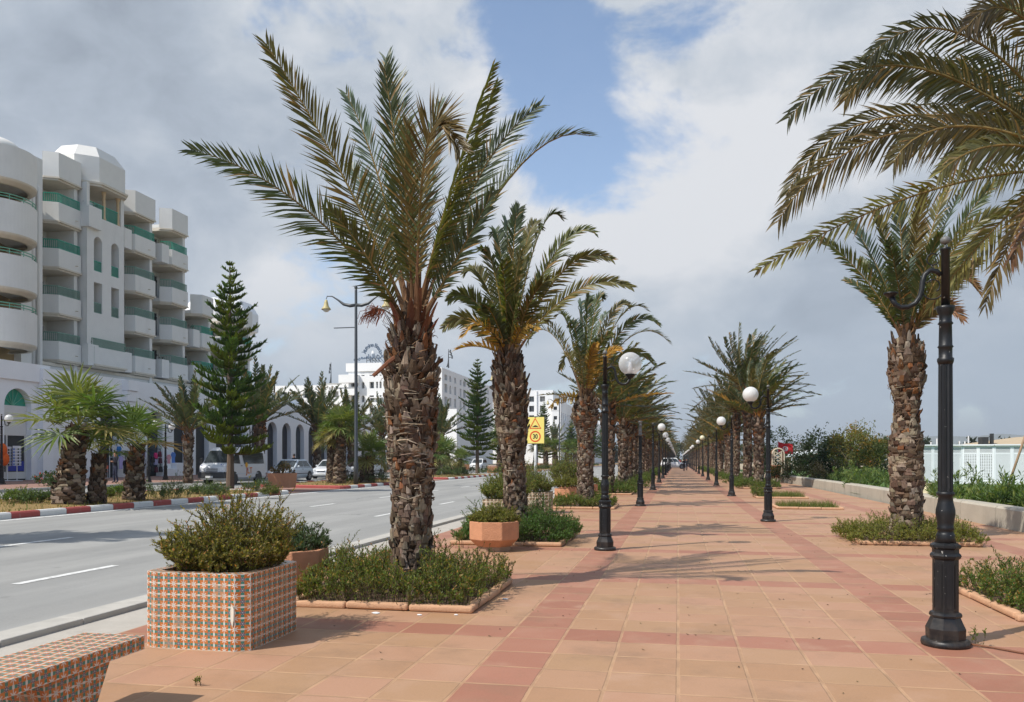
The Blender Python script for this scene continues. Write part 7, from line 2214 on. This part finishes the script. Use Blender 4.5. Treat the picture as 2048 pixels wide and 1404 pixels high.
# spreading bush-tree with bare stems
tb = thing('bush_tree', 'spreading yellow-green bush on bare forked stems behind the wall', 'tree', (onY(1722, 57), 57, ZG)); rng = random.Random(12); mb = MB()
for k in range(8):
    a = rng.uniform(0, 6.28); e = Vector((math.cos(a), math.sin(a) * .6, 0)); mb.tube([e * .15, e * .4 + UP * .7, e * .9 + UP * 1.5, e * 1.4 + UP * 2.3], [.05, .04, .03, .015], 5, (.15, .12, .085), 0, False)
mb.build('trunk', 'wood', tb); mb = MB(); leaf_cloud(mb, (0, 0, 2.25), (2.2, 2.0, 1.25), 6500, .16, rng, [(.14, .145, .036), (.165, .15, .04), (.085, .105, .036), (.22, .15, .04)], 46, flowers=(.015, (.35, .12, .03)), hollow=.3); mb.build('crown', ['wood', 'leaf'], tb)
bush('hedge', 'dark green oleander hedge with a few pink flowers left of the spreading bush', 1655, 62, 1.75, (2.2, 2, 1.6), 6500, .20, 13, DKG, 44, flowers=(.006, (.45, .10, .09)), hollow=.2)
bush('hedge', 'dark hedge right of the spreading bush behind the upright palm', 1775, 61, 1.45, (2.4, 2, 1.45), 4200, .20, 14, DKG, 34, hollow=.2)
bush('clipped_hedge', 'low clipped brownish hedge in front of the dark oleanders', 1650, 56, .75, (3.0, 1.1, .62), 4200, .13, 15, [(.05, .055, .028), (.06, .05, .03), (.04, .05, .025)], 46, hollow=.1)
bush('hedge', 'dark foliage left of the flag behind the trellis arch', 1548, 78, 1.9, (2.2, 2, 2.2), 3200, .24, 16, DKG, 30, hollow=.2)
bush('hedge', 'pinkish brown bush right of the flag', 1592, 100, 2.0, (2.2, 2, 1.7), 1600, .24, 17, [(.14, .10, .07), (.10, .09, .05)], 20, hollow=.2)
bush('clipped_hedge', 'green clipped hedge between the trellis arch and the brownish hedge', 1590, 60, .8, (2.2, 1, .7), 2600, .14, 18, [(.04, .07, .025), (.05, .085, .03)], 34, hollow=.1)
bush('garden_shrub', 'small grey-green round shrub on the lawn by the wall', 1688, 50, .45, (.8, .7, .4), 900, .12, 19, [(.08, .10, .05), (.10, .13, .05)], 16, hollow=.1)
o = bush('far_woods', 'far-off belt of trees beyond the right-hand palms', 1470, 190, 2.5, (40, 6, 3), 9000, .8, 20, [(.04, .055, .03), (.055, .065, .03)], 90, hollow=.05); del o['category']; o['kind'] = 'stuff'; o.location.x = 50
o = bush('far_woods', 'far-off belt of trees closing the end of the promenade', 1357, 420, 4, (70, 6, 6), 9000, 1.6, 23, [(.05, .065, .03), (.09, .085, .03), (.12, .09, .03)], 110, hollow=.05); del o['category']; o['kind'] = 'stuff'; o.location.x = -10
# white lattice cabins
lf = thing('lattice_fence', 'row of white lattice panels fencing the beach cabins behind the garden', 'fence', (0, 0, 0))
Pf = [at(1836, 968, 50.5), at(1925, 970, 50.2), at(1988, 973, 49.5), at(2060, 978, 49.0), at(2140, 984, 48)]
zt_ = 2.32
def lattice(a, b, holes, parent):
    """white panel with a grid of square holes between frame members"""
    ex = Vector((b.x - a.x, b.y - a.y, 0)); L = ex.length; ex.normalize(); nr = Vector((ex.y, -ex.x, 0)); p0 = Vector((a.x, a.y, .1))
    def bar(s0, s1, z0, z1, dd, th=.05, name=None):
        c = p0 + ex * ((s0 + s1) / 2) + UP * ((z0 + z1) / 2) + nr * dd; rz = math.atan2(ex.y, ex.x); mb.box(c, (s1 - s0, th, z1 - z0), rz)
    n = max(1, round(L / .78)); w_ = L / n
    for i in range(n):
        mb = MB(); s = i * w_
        for e in (s, s + w_ - .09):
            bar(e + .002, e + .09, 0, zt_, 0, .06)
        bar(s + .092, s + w_ - .092, 0, .22, 0); bar(s + .092, s + w_ - .092, zt_ - .10, zt_ - .002, 0); bar(s + .092, s + w_ - .092, zt_ - .52, zt_ - .42, 0)
        k = 7; W_ = w_ - .18
        if holes == 'grid':
            for j in range(k + 1):
                e = s + .09 + W_ * j / k; bar(max(e - .022, s + .093), min(e + .022, s + w_ - .093), .22, zt_ - .52, .0, .03)
            for j in range(17):
                z = .22 + (zt_ - .74) * j / 17; bar(s + .094, s + w_ - .094, z, z + .042, .004, .03)
        else:
            for j in range(26):
                z = .22 + (zt_ - .74) * j / 26; bar(s + .094, s + w_ - .094, z, z + .048, .0, .03)
        for j in range(5):
            z = zt_ - .41 + .06 * j; bar(s + .094, s + w_ - .094, z, z + .035, .0, .03)
        mb.build('lattice_panel', 'white_lattice', parent)
lattice(Pf[0], Pf[1], 'slat', lf); lattice(Pf[1], Pf[2], 'grid', lf); lattice(Pf[2], Pf[3], 'slat', lf); lattice(Pf[3], Pf[4], 'slat', lf)
mb = MB()
for a, b in zip(Pf, Pf[1:]):
    v_ = Vector((b.x - a.x, b.y - a.y, 0)); rz = math.atan2(v_.y, v_.x); c = (a + b) / 2; nn = Vector((-v_.y, v_.x, 0)).normalized(); mb.box((c.x + nn.x * .6, c.y + nn.y * .6, zt_ + .16), (v_.length, 1.5, .08), rz)
    mb.box((c.x + nn.x * .45, c.y + nn.y * .45, 1.2), (v_.length, .05, 2.3), rz, m=1)
mb.build('cabin_wall', ['white_lattice', 'gutter'], lf)
rb = thing('beach_building', 'low building with a tan sloping roof behind the lattice panels', 'building', (onY(2010, 75), 75, 0)); mb = MB(); mb.bb(-2.5, 16, 0, 12, 0, 2.55); mb.build('wall', 'far_white', rb)
mb = MB(); mb.add([(-3.0, -.5, 2.6), (16.5, -.5, 2.6), (16.5, 6, 4.4), (3.0, 6, 3.6), (16.5, 12.5, 2.6), (-3.0, 12.5, 2.6)], [(0, 1, 2, 3), (3, 2, 4, 5), (0, 3, 5)]); mb.build('roof', 'tan_roof', rb)
mb = MB(); mb.bb(-1.4, -.9, 1, 2, 2.7, 3.5); mb.bb(-.7, -.5, 1, 1.4, 2.7, 3.8); mb.build('chimney', 'car_trim', rb)
mb = MB(); tp_ = at(2047, 882, 30); bt_ = at(2012, 985, 30); mb.tube([bt_, tp_, tp_ + (tp_ - bt_) * .3], .045, 6); o = mb.build('leaning_pole', 'plinth', smooth=True); tag(o, 'thin pole leaning in front of the lattice panels at the right edge', 'pole')
for i, (x, yt, lab) in enumerate([(1862, 884, 'short yacht mast left of the taller ones'), (1874, 877, 'yacht mast, second tallest above the lattice panels'), (1919, 882, 'short mast right of the lamp shaft'), (1930, 883, 'thin mast left of the tallest one'), (1937, 872, 'tallest white yacht mast above the lattice panels'), (1981, 885, 'short mast near the tan roof')]):
    mb = MB(); p = at(x, 905, 160); mb.tube([(0, 0, -1), (0, 0, zat(p.x, p.y, yt) - p.z)], .13, 5); o = mb.build('yacht_mast', 'white_metal'); o.location = p; tag(o, lab, 'yacht mast', 'masts in the marina beyond the garden')
# rock by the wall
mb = MB(); rng = random.Random(4); mb.sphere((0, 0, 0), 1, 12, 8); mb.v = [(x * .75 * rng.uniform(.85, 1.1), y * .5 * rng.uniform(.85, 1.1), z * .34 * rng.uniform(.8, 1.1)) for x, y, z in mb.v]; o = mb.build('rock', 'rock'); o.location = (onY(1853, 31), 31, .42); tag(o, 'pale yellow boulder behind the wall right of the upright palm trunk', 'rock')
# flag
Yf = 66.0; xf = onY(1555.5, Yf); fl = thing('flag', 'red flag with a white disc, red crescent and star, flying left of the dark hedge', 'flag', (xf, Yf, .15)); zt3 = zat(xf, Yf, 880)
mb = MB(); mb.tube([(0, 0, 0), (0, 0, zt3 - .1)], .03, 6); mb.build('flagpole', 'white_metal', fl)
mb = MB(); N = 16; FW, FH = 1.12, .80
def fp_(u, v):
    return Vector((u * FW, .10 * math.sin(u * 6.5 + v) * u, zt3 - .25 - FH * (1 - v) - .28 * u - .05 * math.sin(u * 5)))
for i in range(N):
    for j in range(6):
        mb.quad(fp_(i / N, j / 6), fp_((i + 1) / N, j / 6), fp_((i + 1) / N, (j + 1) / 6), fp_(i / N, (j + 1) / 6))
mb.build('cloth', 'flag_red', fl, True)
def on_flag(pts, dd):
    return [fp_(.5 + x / FW, .5 + y / FH) + Vector((0, -dd, 0)) for x, y in pts]
mb = MB(); mb.add(on_flag([(.19 * math.cos(6.283 * k / 24), .19 * math.sin(6.283 * k / 24)) for k in range(24)], .008), [tuple(range(24))]); mb.build('disc', 'flag_white', fl)
cres = [(.135 * math.cos(a), .135 * math.sin(a)) for a in np.linspace(.75, 5.53, 18)] + [(.045 + .105 * math.cos(a), .105 * math.sin(a)) for a in np.linspace(5.25, 1.03, 16)]
mb = MB(); n1_ = 18; n2_ = 16; vs = on_flag(cres, .014)
for k in range(15):
    mb.add([vs[k], vs[k + 1], vs[n1_ + n2_ - 2 - k], vs[n1_ + n2_ - 1 - k]], [(0, 1, 2, 3)])
mb.build('crescent', 'flag_red', fl)
mb = MB(); mb.add(on_flag([(.06 + (.065 if k % 2 == 0 else .027) * math.cos(6.283 * k / 10 + 3.14), (.065 if k % 2 == 0 else .027) * math.sin(6.283 * k / 10 + 3.14)) for k in range(10)], .014), [tuple(range(10))]); mb.build('star', 'flag_red', fl)
# trellis arch and pot at the gap in the wall
Yt = 63.0; xt = onY(1552, Yt); zb_ = .0; ta = thing('trellis_arch', 'arched brown and cream garden trellis at the end of the wall', 'trellis', (xt, Yt, 0)); zt4 = zat(xt, Yt, 897)
def arc_pts(w_, h_):
    return [(-w_, 0), (-w_, h_ - w_)] + [(-w_ * math.cos(R(a)), h_ - w_ + w_ * math.sin(R(a))) for a in range(20, 180, 20)] + [(w_, h_ - w_), (w_, 0)]
for yy, m in ((-.35, 'cream_wood'), (.35, 'brown_wood')):
    mb = MB(); mb.tube([(x + .12, yy, z) for x, z in arc_pts(.42, zt4)], .055, 6); mb.build('arch', m, ta)
mb = MB()
for k in range(9):
    z = .4 + (zt4 - .6) * k / 9; mb.bb(-.42, -.22, -.37, .34, z, z + .05); mb.bb(.47, .53, -.33, .34, z, z + .05)
mb.build('slat', 'brown_wood', ta); mb = MB()
for k in range(6):
    z = zt4 - .25 - .28 * k; mb.tube([(-.12, -.42, z), (.30, -.42, z - .25)], .03, 5); mb.tube([(.30, -.44, z), (-.12, -.44, z - .25)], .03, 5)
mb.bb(-.22, -.14, -.46, -.40, .2, zt4 - .2); mb.bb(.30, .38, -.46, -.40, .2, zt4 - .2); mb.build('lattice', 'cream_wood', ta)
mb = MB(); mb.tube([(0, 0, 0), (0, 0, zt4 - .6), (-.1, 0, zt4 - .35)], .07, 7); mb.bb(.0, 1.0, -.03, .03, 1.0, 1.08); o = mb.build('gate_post', 'cream_wood', smooth=True); o.location = (onY(1563, Yt + 1), Yt + 1, 0); tag(o, 'pale hooked post right of the trellis arch', 'post')
pt = thing('flower_pot', 'big round terracotta pot in front of the trellis arch', 'pot', (onY(1551, 61.5), 61.5, .1)); mb = MB(); mb.lathe([(.28, .2), (.42, 1.0), (.50, 1.0), (.50, 1.1), (.40, 1.1), (.36, .95), (0, .95)], 20); mb.build('pot', 'terracotta', pt, True)
# white off-roader standing across the promenade far off, nose to the left
suv = car('white off-road car parked across the right side of the promenade far away', (0, 0, 0), 0, 'white_paint', L=4.5, W=1.85, Hh=1.88, hoodz=.98, belt=1.12, cowl=1.1, rf0=1.7, rf1=4.1, tail=4.35, r=.38, ax=(.85, 3.55), pillars=(0, .33, .68, 1.0), rw=.86, group='vehicles on the promenade')
p = at(1376, 936, 142); suv.location = (p.x - .2, p.y, 0); suv.rotation_euler = (0, 0, R(90))
# parasols and white awnings seen past the flag
mb = MB()
for k in range(4):
    mb.add([(-1.5 + k * 1.6, 0, 2.3 + .22 * k), (.1 + k * 1.6, 0, 2.5 + .22 * k), (.1 + k * 1.6, 1.5, 2.6 + .22 * k), (-1.5 + k * 1.6, 1.5, 2.4 + .22 * k), (-1.5 + k * 1.6, 0, 2.0 + .22 * k), (.1 + k * 1.6, 0, 2.2 + .22 * k)], [(0, 1, 2, 3), (4, 5, 1, 0)])
    mb.tube([(-1.4 + k * 1.6, .1, 0), (-1.4 + k * 1.6, .1, 2.2 + .22 * k)], .05, 5)
o = mb.build('awning', 'white_lattice'); o.location = (onY(1580, 90), 90, -.3); tag(o, 'white stepped awnings seen between the flag and the dark hedge', 'awning')
# ================================================================ lettering becomes plain mesh
bpy.context.view_layer.update()
dg = bpy.context.evaluated_depsgraph_get()
for o in [o for o in bpy.data.objects if o.type == 'FONT']:
    me = bpy.data.meshes.new_from_object(o.evaluated_get(dg))
    n = bpy.data.objects.new(o.name, me); C.objects.link(n); n.parent = o.parent
    n.location = o.location; n.rotation_euler = o.rotation_euler; n.scale = o.scale
    nm = o.name; bpy.data.objects.remove(o); n.name = nm
# ================================================================ sea air: even, thin, over the whole scene
def haze_fn(g):
    v = g.n('ShaderNodeVolumePrincipled', {'Color': (.80, .86, .93), 'Density': 0.00020, 'Anisotropy': .2})
    return v.outputs[0]
hm = bpy.data.materials.new('haze'); hm.use_nodes = True; g = G(hm.node_tree); ho = g.n('ShaderNodeOutputMaterial'); g.t.links.new(haze_fn(g), ho.inputs['Volume']); M['haze'] = hm
mb = MB(); mb.bb(-3100, 5700, -300, 7700, -1.5, 230); o = mb.build('haze', 'haze'); o['kind'] = 'stuff'
